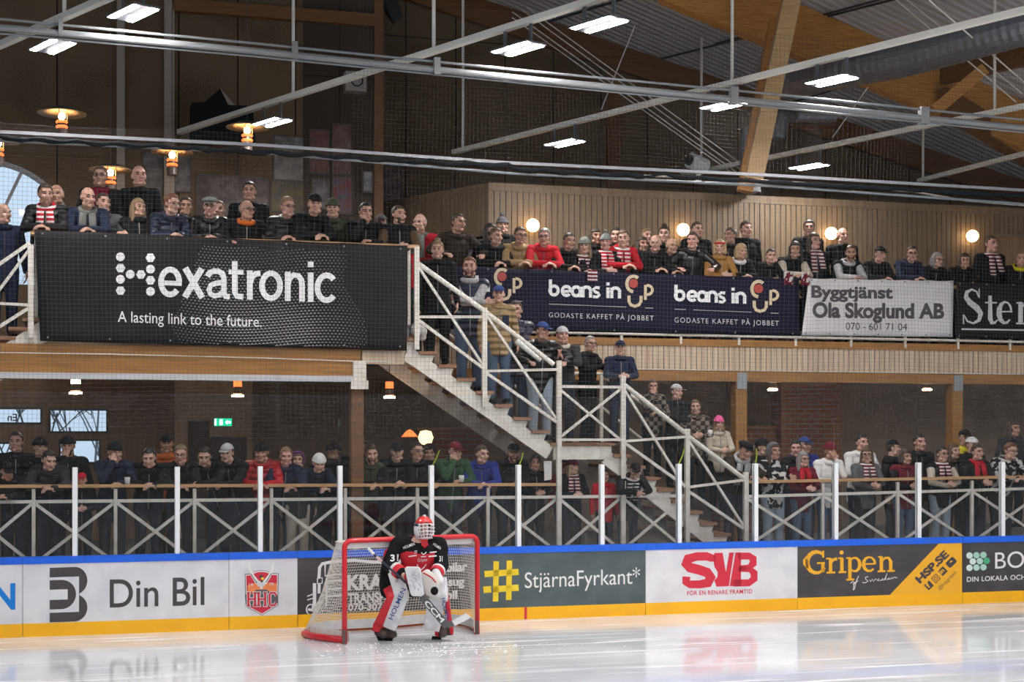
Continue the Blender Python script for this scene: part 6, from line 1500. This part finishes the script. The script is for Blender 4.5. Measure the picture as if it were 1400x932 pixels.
person(U, 1381, 605, .22, 'rail' + 'b', 'K:print', 'short r', 'man in black and white hockey jersey at the right edge', glasses=1, wide=1.15)
person(U, 1386, 575, 1.3, 'standb', 'DG', 'long b', 'woman standing higher in the back at the right edge', floor=ZF0 + .25)
# ------------------------------------------------------------------ small things held or hung by the crowd
paper_m = mat('paper_white', (.62, .62, .60), .7)
o = MB().tube([at(706, 465.5, TR - .14), at(739, 492.5, TR - .14)], [.040, .030], 14).build('paper_roll', paper_m); tag(o, 'white paper roll leaning on the stair handrail by the blue capped man', 'paper roll')
q = [at(x, y, TR + .06) for x, y in ((743.5, 630), (754.5, 630), (754, 655), (744.5, 657))]
o = MB().prism(q, (0, .006, 0)).build('paper_sheet', paper_m); tag(o, 'white paper sheet held up beside the stair post in the lower stand', 'paper')
def cup(x, y, t, lab, m=paper_m):
    p = at(x, y, t); r = thing('drinking_cup', lab, 'cup', p); MB().lathe(p, [(0, 0), (.030, 0), (.038, .085), (.036, .085), (.029, .006)], 16).build('cup_body', m, r, smooth=True); MB().lathe(p, [(0, .094), (.036, .092), (.040, .084), (.038, .082)], 16).build('lid', white_paint, r)
cup(174, 661.5, TR - .02, 'white paper cup on the rail by the chin resting beanie man'); cup(631, 658.5, TR - .02, 'white paper cup in front of the green jacket'); cup(971, 596, TR + .45, 'pale paper cup held by the moustached man on the stair')
def hung(x0, y0, x1, y1, t, lab, m):
    a, c = at(x0, y0, t), at(x1, y1, t); vs = []; fs = []
    for j in range(9):
        for i in range(5):
            u, v = i / 4, j / 8; vs.append((a.x + (c.x - a.x) * u, t - .012 * math.sin(u * 6 + v * 3) - .02, a.z + (c.z - a.z) * v))
    for j in range(8):
        for i in range(4): fs.append((j * 5 + i, j * 5 + i + 1, j * 5 + i + 6, j * 5 + i + 5))
    o = MB().add(vs, fs).build('scarf', m, smooth=True); sd = o.modifiers.new('th', 'SOLIDIFY'); sd.thickness = .012; tag(o, lab, 'scarf', 'scarves hung over the balcony rail')
hung(803, 369, 816, 385, tb2 - .02, 'dark red striped scarf hung below the grey beanie woman', cloth('DR', 'stripe')); hung(1071, 371, 1083, 389, tb2 - .02, 'black and red scarf hung at the right end of the navy banner', cloth('DR', 'print')); hung(1095, 373, 1106, 390, tb2 - .02, 'black and red scarf hung at the corner of the white banner', cloth('DR', 'print'))
bag = MB(); rnd = random.Random(2)
for k in range(9): bag.ell(at(572, 452, TR + .5) + Vector((rnd.uniform(-.07, .07), rnd.uniform(-.05, .05), rnd.uniform(-.09, .09))), rnd.uniform(.06, .10), 12, 8)
bo = MB(); me = remeshed(bag, .014, 2); o = bpy.data.objects.new('plastic_bag', me); COL.objects.link(o); me.materials.append(paper_m); b0 = at(572, 462, TR + .5); me.transform(Matrix.Translation(-b0)); put(o, b0); tag(o, 'crumpled white bag on the top stair tread behind the post', 'bag')
lime = mat('lime_cord', (.45, .60, .03), .6)
for x0, y0, x1, y1, lab in ((590, 638, 601, 615, 'thin lime cord on the glass post right of the goalkeeper'), (709, 637, 715, 619, 'thin lime cord on the glass post below the stair'), (928, 634, 936, 612, 'thin lime cord on the glass post beside the stair newel'), (1033, 633, 1034, 613, 'thin lime cord on the glass post at the stair foot')):
    o = MB().tube([at(x0, y0, TG + .07), at((x0 + x1) / 2 + 1, (y0 + y1) / 2, TG + .075), at(x1, y1, TG + .07)], .009, 6).build('tie_cord', lime); tag(o, lab, 'cord', 'lime cords on the glass posts')
# ------------------------------------------------------------------ goal
GLp, GRp = aty(471, 880, CAMZ * FPX / (880 - HOR)), aty(652.5, 866.3, CAMZ * FPX / (866.3 - HOR)); GLp.z = GRp.z = 0
gd = (GRp - GLp).normalized(); gb = Vector((-gd.y, gd.x, 0)); gw = (GRp - GLp).length; GH = 1.22
def G(u, b, z): return GLp + gd * u + gb * b + Vector((0, 0, z))
goal_red = mat('goal_red', (0.60, 0.012, 0.022), 0.35, coat=.2); net_white = mat('net_cord_white', (0.70, 0.68, 0.62), 0.8); canvas = vary(mat('goal_canvas', (.7, .7, .7), .7), (.62, .62, .61), (.72, .72, .71), (1, 1, 1), 8, 4)
r = thing('ice_hockey_goal', 'red framed ice hockey goal with white net on the ice', 'hockey goal', G(gw / 2, .3, 0), frame='W')
def gbuild(mb, n, m, smooth=False, parent=None): return mb.build(n, m, parent or r, frame='W', smooth=smooth)
cr_ = .09
arcL = [G(cr_ - cr_ * math.cos(a), 0, GH - cr_ + cr_ * math.sin(a)) for a in [k * math.pi / 12 for k in range(7)]]
arcR = [G(gw - cr_ + cr_ * math.cos(a), 0, GH - cr_ + cr_ * math.sin(a)) for a in [math.pi / 2 - k * math.pi / 12 for k in range(7)]]
gbuild(MB().tube([G(0, 0, .0), G(0, 0, .6)] + arcL + arcR + [G(gw, 0, .6), G(gw, 0, .0)], .031, 12), 'front_frame', goal_red, True)
def side(sgn, u0):
    return [(u0 + sgn * 0.0, 0.02), (u0 - sgn * .10, .22), (u0 - sgn * .20, .50), (u0 - sgn * .20, .78), (u0 - sgn * .06, 1.0), (u0 + sgn * .22, 1.10)]
basec = side(1, 0) + [(gw / 2, 1.02)] + side(-1, gw)[::-1]
gbuild(MB().tube([G(u, b, .045) for u, b in basec], .042, 10), 'base_frame', goal_red, True)
for u in (0.0, gw): gbuild(MB().box(G(u, 0, 0) + Vector((-.02, -.04, 0)), G(u, 0, .17) + Vector((.02, -.028, .0))), 'post_foot', mat('post_foot_grey', (.10, .07, .06), .6))
upper = [(0.01, .0), (.02, .20), (.06, .40), (.25, .46), (gw / 2, .47), (gw - .25, .46), (gw - .06, .40), (gw - .02, .20), (gw - .01, .0)]
gbuild(MB().tube([G(u, b, GH - .04) for u, b in upper], .016, 8), 'top_rear_bar', mat('bar_white', (.66, .64, .60), .5), True)
def resample(pts, n):
    P3 = [Vector((a, c, 0)) for a, c in pts]; d = [0]
    for p, q in zip(P3[:-1], P3[1:]): d.append(d[-1] + (q - p).length)
    out = []
    for i in range(n + 1):
        x = d[-1] * i / n; k = max(j for j in range(len(d)) if d[j] <= x + 1e-9); k = min(k, len(d) - 2); f = (x - d[k]) / (d[k + 1] - d[k]); out.append(P3[k].lerp(P3[k + 1], f))
    return out
NC, NR = 92, 30
lo_, up_ = resample(basec, NC), resample(upper, NC)
def netp(i, j):
    f = j / NR; p = up_[i].lerp(lo_[i], f); sag = .10 * math.sin(math.pi * f) * min(1, 3 * min(i, NC - i) / NC)
    z = (GH - .045) * (1 - f) + .07 * f; bb = p.y - sag * .6
    return G(p.x, bb, z)
mb = MB()
for i in range(NC + 1): mb.tube([netp(i, j) for j in range(0, NR + 1, 2)], .0028, 4, cap=False)
for j in range(NR + 1): mb.tube([netp(i, j) for i in range(0, NC + 1, 2)], .0028, 4, cap=False)
for k in range(11):
    f = k / 10; mb.tube([G(gw * .01 + gw * .98 * i / 20, (.47 if 1 < i < 19 else .3 if i in (1, 19) else .02) * f, GH - .02 - .025 * f) for i in range(21)], .0028, 4, cap=False)
for i in range(41): u = gw * (.01 + .98 * i / 40); mb.tube([G(u, .0, GH - .02), G(u, .46 if .07 < u < gw - .07 else .2, GH - .045)], .0028, 4, cap=False)
gbuild(mb, 'net', net_white)
# white canvas along the foot and under the crossbar
lo2 = resample([(u + (0.05 if u < .3 else -.05 if u > gw - .3 else 0), b - .05) for u, b in basec], 40); vs = []; fs = []
for i, p in enumerate(lo2): vs += [G(p.x, p.y, .03), G(p.x, p.y, .15)]
for i in range(40): fs.append((2 * i, 2 * i + 2, 2 * i + 3, 2 * i + 1))
o = gbuild(MB().add(vs, fs), 'foot_canvas', canvas); sd = o.modifiers.new('th', 'SOLIDIFY'); sd.thickness = .01
o = gbuild(MB().add([G(.06, .04, GH - .035), G(gw - .06, .04, GH - .035), G(gw - .06, .05, GH - .10), G(.06, .05, GH - .10)], [(0, 1, 2, 3)]), 'top_canvas', canvas); sd = o.modifiers.new('th', 'SOLIDIFY'); sd.thickness = .01

# ------------------------------------------------------------------ goalkeeper
YG = 17.62
def g(px, py, dy=0.0): return aty(px, py, YG + dy)
from mathutils.bvhtree import BVHTree
black_j = cloth('K'); red_j = mat('jersey_red', (.56, .012, .025), .7); white_j = mat('jersey_white', (.68, .68, .69), .7)
vary(red_j, (.50, .010, .022), (.60, .016, .03), (1, 1, 1), 6, 3, bump=.3)
pad_white = vary(mat('pad_white', (.68, .68, .70), .45), (.60, .60, .63), (.73, .73, .75), (1, 1, 1), 9, 5); pad_red = mat('pad_red', (.60, .012, .025), .4); pad_brown = mat('skate_brown', (.055, .038, .032), .5); pad_navy = mat('pad_blue_ink', (.02, .07, .26), .5)
gk = bpy.data.objects.new('person', None); COL.objects.link(gk); kb = Vector((g(566, 875).x, YG, 0)); BASE[gk.name] = kb; gk.location = kb
tag(gk, 'goalkeeper in black and red jersey numbered 31 with mask, crouching before the goal', 'person')
def kpart(me, name, m, parent=gk):
    me.transform(Matrix.Translation(-BASE[gk.name])); o = bpy.data.objects.new(name, me); COL.objects.link(o); o.parent = parent; BASE[o.name] = BASE[gk.name]; me.materials.clear()
    for x in (m if isinstance(m, list) else [m]): me.materials.append(x)
    return o
def kb_(mb, name, m, parent=gk, smooth=False): return mb.build(name, m, parent, frame='W', smooth=smooth)
shL, elL, wrL = g(545, 744, .02), g(531.5, 771, -.08), g(556, 789, -.34)
shR, elR, wrR = g(600, 745, .0), g(604, 773, -.10), g(592, 789, -.34)
hd = g(579.5, 724, -.08)
body = MB(); body.cap(shL, shR, .08, .08); body.cap(g(573, 748), g(568, 795, .1), .15, .15); body.cap(g(576, 750, -.02), hd, .065, .065); body.ell(hd, (.075, .09, .11))
for a, b_, c in ((shL, elL, wrL), (shR, elR, wrR)): body.cap(a, b_, .05, .045); body.cap(b_, c, .045, .03)
for hp, kn, ft in ((g(553, 802, .12), g(546, 816, -.14), g(529, 860, -.02)), (g(580, 802, .12), g(597, 816, -.14), g(604, 860, -.02))): body.cap(hp, kn, .09, .065); body.cap(kn, ft, .06, .045); body.cap(ft, ft + Vector((0, -.03, -.03)), .04, .035)
hand(body, wrL, (.6, -.4, -.6), (.3, -.6, .3), 1, .9); hand(body, wrR, (-.3, -.5, -.8), (-.6, -.5, 0), -1, .5)
fdir = Vector((.36, -.90, -.22)).normalized()
body.cap(hd + fdir * .085 + Vector((0, 0, .01)), hd + fdir * .115 + Vector((0, 0, -.03)), .012, .016, 8); body.ell(hd + fdir * .07 + Vector((0, 0, -.085)), .035); body.cap(hd + fdir * .08 + Vector((-.045, 0, .035)), hd + fdir * .08 + Vector((.045, .02, .035)), .014, .014)
me = remeshed(body, .011, 1); 
bo = kpart(me, 'body', [SKINS[1], eye_m, lip_m])
fx, fz = Vector((-fdir.y, fdir.x, 0)).normalized(), Vector((0, 0, 1))
for p in me.polygons:
    q = p.center + BASE[gk.name] - hd; u, v, w = q.dot(fx), q.z, q.dot(fdir)
    if w > .04 and ((abs(u) - .032) / .017) ** 2 + ((v - .012) / .009) ** 2 < 1: p.material_index = 1
    elif w > .05 and (u / .026) ** 2 + ((v + .062) / .009) ** 2 < 1: p.material_index = 2
# jersey
jb = MB(); jb.cap(shL, shR, .105, .105, 16); jb.ell(g(573, 758, -.02), (.235, .17, .20), 22, 14); jb.ell(g(572, 778, .02), (.225, .17, .20), 22, 14); jb.ell(g(570, 791, .06), (.21, .17, .12), 20, 12); jb.cap(g(577, 745, -.01), g(578.5, 739, -.04), .085, .075, 14)
jb.cap(shL, g(541, 752, 0), .105, .10, 14); jb.cap(shR, g(602, 752, -.02), .105, .10, 14)
me = remeshed(jb, .014, 3); jo = kpart(me, 'jersey', [black_j, red_j])
for p in me.polygons:
    q = p.center + BASE[gk.name]; x = 700 + FPX * q.x / q.y; y = HOR + FPX * (CAMZ - q.z) / q.y
    lim = 757 - 4.5 * math.exp(-((x - 559) / 10) ** 2) - 4.5 * math.exp(-((x - 598) / 9) ** 2) + .6
    low = 777 + abs(x - 574) * .25
    p.material_index = 1 if lim < y < low + 6 and 545 < x < 603 else 0
jerseyW = me
def sleeve(a, e, w, nm):
    m_ = MB(); m_.cap(a, e, .10, .088, 16); m_.cap(e, e.lerp(w, .62), .088, .08, 16)
    me = remeshed(m_, .013, 2); o = kpart(me, 'sleeve', black_j, jo)
    d = (w - e); c = MB(); c.tube([e + d * .36, e + d * .48], [.088, .087], 20); kb_(c, 'white_band', white_j, jo); c = MB(); c.tube([e + d * .48, e + d * .64, e + d * .72], [.087, .084, .066], 20); kb_(c, 'red_cuff', red_j, jo)
    return o
sL_, sR_ = sleeve(shL, elL, wrL, 'l'), sleeve(shR, elR, wrR, 'r')
m_ = MB().cap(g(533, 757, .14), g(530, 766, .12), .075, .06, 14); kb_(m_, 'red_under_sleeve', red_j, jo, True)
# breeches
pb = MB(); pb.ell(g(562, 800, .13), (.24, .17, .14), 20, 12); pb.cap(g(538, 790, .12), g(532, 806, .0), .135, .115, 16); pb.cap(g(585, 796, .12), g(600, 808, .0), .135, .115, 16); pb.cap(g(530, 777, .12), g(529, 800, .06), .085, .10, 14)
kpart(remeshed(pb, .016, 2), 'breeches', black_j)
# leg pads
def padbar(parent, name, m, pts, w, h, bv=.02):
    mb = MB(); k = 0
    for p, q in zip(pts[:-1], pts[1:]): mb.bar(g(*p), g(*q), w, h, (0, -1, 0))
    if len(pts) > 2:
        for p in pts[1:-1]: mb.tube([g(*p) + Vector((-w / 2, 0, 0)), g(*p) + Vector((w / 2, 0, 0))], h * .5, 14)
    me = remeshed(mb, .010, 4); return kpart(me, name, m, parent)
lp = padbar(gk, 'leg_pad', pad_white, [(540, 782, -.16), (549.5, 814, -.27), (533, 857, -.10)], .165, .12)
padbar(lp, 'pad_side_roll', pad_red, [(532, 806, -.14), (536.5, 816, -.22), (519.5, 850, -.06)], .115, .15)
padbar(lp, 'pad_inner_edge', pad_red, [(553, 806, -.14), (556.5, 816, -.18)], .04, .10)
rp = padbar(gk, 'leg_pad', pad_white, [(600, 792, -.14), (599.5, 812, -.25), (590, 859, -.10)], .20, .12)
padbar(rp, 'pad_side_roll', pad_red, [(610, 812, -.12), (615, 850, -.04)], .055, .12)
padbar(rp, 'knee_stack', pad_white, [(604, 802, -.18), (603, 822, -.20)], .16, .12)
def flat(pts, dy, th, name, m, parent=gk, bvw=.012):
    o = MB().prism([g(x, y, dy) for x, y in pts], (0, th, 0)).build(name, m, parent, frame='W'); bevel(o, bvw, 3); return o
for k, (flap, toe, edge, bl, dy) in enumerate((([(508.5, 862), (510, 853), (513.5, 847), (519, 847.5), (526, 852), (528.5, 859), (528.5, 866), (519, 865)], [(524, 853), (534, 857), (541.5, 865), (542.5, 870.5), (538, 872.5), (527, 871.5), (513, 869), (511, 864), (524, 866)], [(535, 858), (541.5, 864), (543, 869), (541, 864.5)], [(514, 869), (538, 872), (535.5, 876), (517, 875.5)], -.07),
        ([(594, 868), (595, 860), (598, 853), (600.5, 855), (599, 871)], [(599, 854), (606, 851), (615, 855), (618.5, 862), (618, 868), (609, 869), (599, 872)], [(614.5, 857), (619, 857), (620, 864), (619, 868.5), (615.5, 866)], [(590.5, 870), (604, 870), (603, 873.5), (590, 873.2)], -.05))):
    sk = thing('x', '', '', (0, 0, 0), frame='W') if False else flat(toe, dy, .10, 'skate', pad_brown)
    BASE[sk.name] = BASE[gk.name]
    an = g(526, 861, -.02) if k == 0 else g(605, 860, -.02)
    kb_(MB().cap(an + Vector((0, .03, .03)), an + Vector((-.01 if k == 0 else .01, -.10, -.035)), .068, .052, 14), 'boot', pad_brown, sk, True)
    flat(flap, dy - .03, .10, 'skate_flap', pad_red, sk); flat(edge, dy - .015, .09, 'skate_edge', pad_red, sk, .002) if k else None
    flat(bl, dy + .02, .05, 'blade_holder', black_j, sk, .004)
    x0, x1, yb = (515, 538, 875.6) if k == 0 else (589.5, 604.5, 873)
    MB().box(g(x0, yb, dy + .04), g(x1, yb + 1.6, dy + .046)).build('blade', steel, sk, frame='W')
# blocker and catching glove
bk = flat([(553, 777), (556, 774.5), (572, 774.8), (575, 777.5), (580, 812), (577.5, 815), (564, 815.2), (561, 812)], -.50, .05, 'blocker', pad_white)
flat([(552.2, 778), (554.5, 777), (563, 812), (577, 813.2), (579, 815), (562.5, 816.8)], -.485, .045, 'blocker_edge', black_j, bk, .004)
kpart(remeshed(MB().cap(g(560, 788, -.40), g(566, 800, -.42), .07, .06), .012, 2), 'blocker_glove', red_j, bk)
sh_ = MB(); rnd = random.Random(5)
cgl = MB(); cgl.ell(g(589, 797, -.44), (.105, .07, .145), 20, 14, Euler((0, -.35, 0))); cgl.ell(g(582, 790, -.42), (.075, .06, .09), 16, 10); cgl.cap(g(576, 789, -.44), g(584, 783, -.42), .035, .045); cgl.cap(g(585, 809, -.42), g(596, 812, -.42), .05, .045)
cg = kpart(remeshed(cgl, .010, 3), 'catching_glove', mat('glove_cream', (.60, .57, .54), .5))
kb_(MB().ell(g(594, 807.5, -.50), (.046, .03, .05), 16, 10), 'glove_pocket', black_j, cg, True); kb_(MB().tube([g(579, 783, -.49), g(584, 785.5, -.515), (g(590, 789, -.515)), g(596, 796, -.49)], .009, 8), 'red_piping', red_j, cg)
kpart(remeshed(MB().cap(g(596, 783, -.33), g(600, 793, -.36), .055, .06), .012, 2), 'glove_cuff', pad_white, cg)
# mask
hr = (.118, .145, .158)
def mshell(keep, sc, thick=.012):
    c, f = shell((0, 0, 0), tuple(x * sc for x in hr), keep, thick, 40, 28); mb = MB().add([hd + Vector((p.x, p.y, p.z + .012)) for p in c], f); return mb
inface = lambda v: v.normalized().dot(Vector((.36, -.90, -.22)).normalized()) > .74 and v.z < .075
hm = mshell(lambda v: not inface(v) and v.z > -.13, 1.0).build('mask_shell', mat('mask_red', (.60, .03, .03), .25, coat=.5), gk, frame='W', smooth=True)
mw = mat('mask_white', (.72, .72, .74), .3); mn = mat('mask_navy', (.02, .03, .09), .3)
kb_(mshell(lambda v: v.x < -.045 and v.z < .075 and not inface(v) and v.z > -.13 and v.y < .08, 1.03), 'white_side', mw, hm, True); kb_(mshell(lambda v: v.x < -.02 and .03 < v.z < .085 and v.y < -.03 and not inface(v), 1.05), 'navy_patch', mn, hm, True)
kb_(mshell(lambda v: v.x > .05 and v.z < .06 and not inface(v) and v.z > -.12 and v.y < .06, 1.03), 'white_side', mw, hm, True); kb_(mshell(lambda v: inface(v) and v.z < -.095, 1.06), 'chin_guard', mw, hm, True)
def cagept(a, b):
    """a: sideways angle, b: height on the mask's face"""
    yaw0 = math.atan2(.36, .90); th = yaw0 + a; q = math.sqrt(max(0, 1 - (b / .165) ** 2)); return hd + Vector((.142 * math.sin(th) * q, -.172 * math.cos(th) * q, b + .012))
cg_ = MB()
for b_ in (-.10, -.062, -.022, .022, .062): cg_.tube([cagept(-.85 + 1.7 * i / 14, b_ - .02 * math.cos(i / 14 * math.pi * 2) * .3) for i in range(15)], .0062, 7)
for a in (-.72, -.38, 0, .38, .72): cg_.tube([cagept(a * (1 - .25 * i / 10), .072 - .185 * i / 10) for i in range(11)], .0062, 7)
kb_(cg_, 'cage', mw, hm); kb_(MB().ell(hd + Vector((.01, -.02, .170)), (.02, .03, .012), 10, 6), 'white_crest', mw, hm, True)
kb_(MB().prism([g(575, 737, -.19), g(584, 737, -.21), (g(585.5, 745, -.20)), g(581, 749, -.19), g(576, 745, -.18)], (0, .02, 0)), 'throat_guard', goal_red, hm)
# lettering that lies on the jersey, sleeve and pads
bvh = []
def addbvh(o): 
    me = o.data; bvh.append(BVHTree.FromPolygons([v.co + BASE[gk.name] for v in me.vertices], [tuple(p.vertices) for p in me.polygons]))
for o in (jo, sL_, sR_, lp, rp): addbvh(o)
for o in (bk,): bvh.append(BVHTree.FromPolygons([v.co + BASE[gk.name] for v in o.data.vertices], [tuple(p.vertices) for p in o.data.polygons]))
class OnBody(Sheet):
    def __init__(self, trees, back=YG - .3): self.mb = MB(); self.trees = trees; self.back = back
    def map(self, x, y):
        o = Vector((0, 0, CAMZ)); d = (aty(x, y, 10.0) - o).normalized(); best = None
        for t in self.trees:
            h = t.ray_cast(o, d)
            if h[0] is not None and (best is None or h[3] < best): best = h[3]
        return o + d * (best - .007) if best else aty(x, y, self.back)
    def build(self, name, m, parent): return self.mb.build(name, m, parent, frame='W')
jt = bvh[:3]
sh = OnBody(jt); sh.text_rot('HOLMEN', (552, 750.5), 21, 3.6, 16.5, .01); sh.text_rot('HOLMEN', (591.5, 744.5), -33, 3.4, 12, .01); sh.text('Gripen', (571, 768), (584, 767), 4.6, .0)
sh.stroke([(566.5, 753.5), (570, 752.5), (569, 755.5), (566.5, 756)], 1.1); sh.stroke([(558.5, 760.5), (569.5, 759)], 1.6); sh.stroke([(576, 755), (579, 758), (583, 754.5)], 1.3); sh.stroke([(575.5, 761), (582.5, 760.5)], 1.3); sh.stroke([(587.5, 755), (597, 754)], 1.6); sh.stroke([(586, 760.5), (597, 759.5)], 1.8); sh.stroke([(570.5, 771), (571, 774.5)], 1.1); sh.stroke([(583, 771), (579.5, 775.5), (574, 780.5)], 1.4)
sh.build('lettering', white_ink, jo)
sh = OnBody([bvh[1]]); sh.text('31', (533.7, 767), (545.0, 766.3), 8.6, .03); sh.stroke([(537, 773), (545, 772.5)], 1.8); sh.build('sleeve_number', white_ink, jo)
sh = OnBody([bvh[2]]); sh.text('31', (600.5, 767), (605, 767), 7, .02); sh.build('sleeve_number', white_ink, jo)
sh = OnBody([bvh[3]], YG - .3); sh.text_rot('HOLMEN', (536.5, 847.5), 66, 6.2, 46, .01); sh.build('pad_lettering', pad_navy, lp); sh = OnBody([bvh[4]], YG - .3); sh.text_rot('HOLMEN', (603, 818), -78, 5.6, 32, .01); sh.build('pad_lettering', pad_navy, rp)
sh = OnBody([bvh[3]], YG - .3); sh.text_rot('CCM', (543.5, 796), 78, 3.6, 12, .01); sh.build('pad_mark', ink, lp)
sh = OnBody([bvh[5]], YG - .5); rnd = random.Random(4)
for k in range(16):
    x, y = 560 + rnd.random() * 12 + (k % 4), 781 + rnd.random() * 28; sh.stroke([(x, y), (x + rnd.uniform(-3, 5), y + rnd.uniform(1, 6))], .5)
sh.stroke([(564, 782), (567, 782), (564.5, 785.5), (567.5, 785.2)], .7); sh.build('scuff_marks', grey_ink, bk)
# stick held in the blocker hand
stk = thing('goalkeeper_stick', 'black and white goalkeeper stick held across the leg pads', 'hockey stick', g(585, 830, -.5), frame='W')
def sb_(mb, n, m): return mb.build(n, m, stk, frame='W')
sb_(MB().tube([g(503.5, 749.5, -.28), g(511.5, 758, -.31)], .019, 10), 'butt_end', mat('tape_white', (.72, .71, .68), .7))
sb_(MB().bar(g(511, 757.5, -.31), g(556, 797, -.45), .024, .03, (0, -1, 0)), 'shaft', mat('stick_black', (.035, .035, .06), .3)); sb_(MB().bar(g(515, 761, -.33), g(522, 767.5, -.35), .030, .032, (0, -1, 0)), 'grip_tape', mat('tape_pink', (.65, .42, .42), .7))
sb_(MB().bar(g(577, 815.5, -.46), g(611.5, 856, -.40), .085, .026, (0, -1, 0)), 'paddle', mat('paddle_grey', (.09, .09, .10), .35))
blade = MB().prism([g(606, 852, -.405), g(618, 848.5, -.40), g(621.5, 855, -.40), g(613, 858.5, -.405)], (0, .03, 0)); sb_(blade, 'heel', mat('heel_grey', (.10, .10, .11), .4))
blade = MB().prism([g(618, 848.5, -.40), g(637, 838, -.36), g(643.5, 843.5, -.36), (g(641, 846, -.36)), g(621.5, 855.5, -.40)], (0, .025, 0)); sb_(blade, 'blade', pad_white)
class Flat(Sheet):
    def __init__(self, dy): self.mb = MB(); self.dy = dy
    def map(self, x, y): return g(x, y, self.dy)
    def build(self, name, m, parent): return self.mb.build(name, m, parent, frame='W')
sh = Flat(-.478); sh.text_rot('CCM', (579.5, 824), -49, 6.4, 36, .03); sh.build('lettering', white_ink, stk)
# loose snow scraped up by the skates
mb = MB(); rnd = random.Random(11)
for k in range(420):
    a = rnd.random(); x = rnd.gauss(590, 80); y = rnd.gauss(884, 9)
    if y < 872: continue
    p = atz(x, y, 0.0); s = rnd.uniform(.003, .008); mb.ell(p + Vector((0, 0, s * .3)), (s * 1.6, s * 1.3, s), 6, 4)
o = mb.build('ice_snow', mat('scraped_snow', (.86, .88, .90), .9), frame='W'); tag(o, 'scraped snow scattered on the ice before the goal', 'snow', kind='stuff')
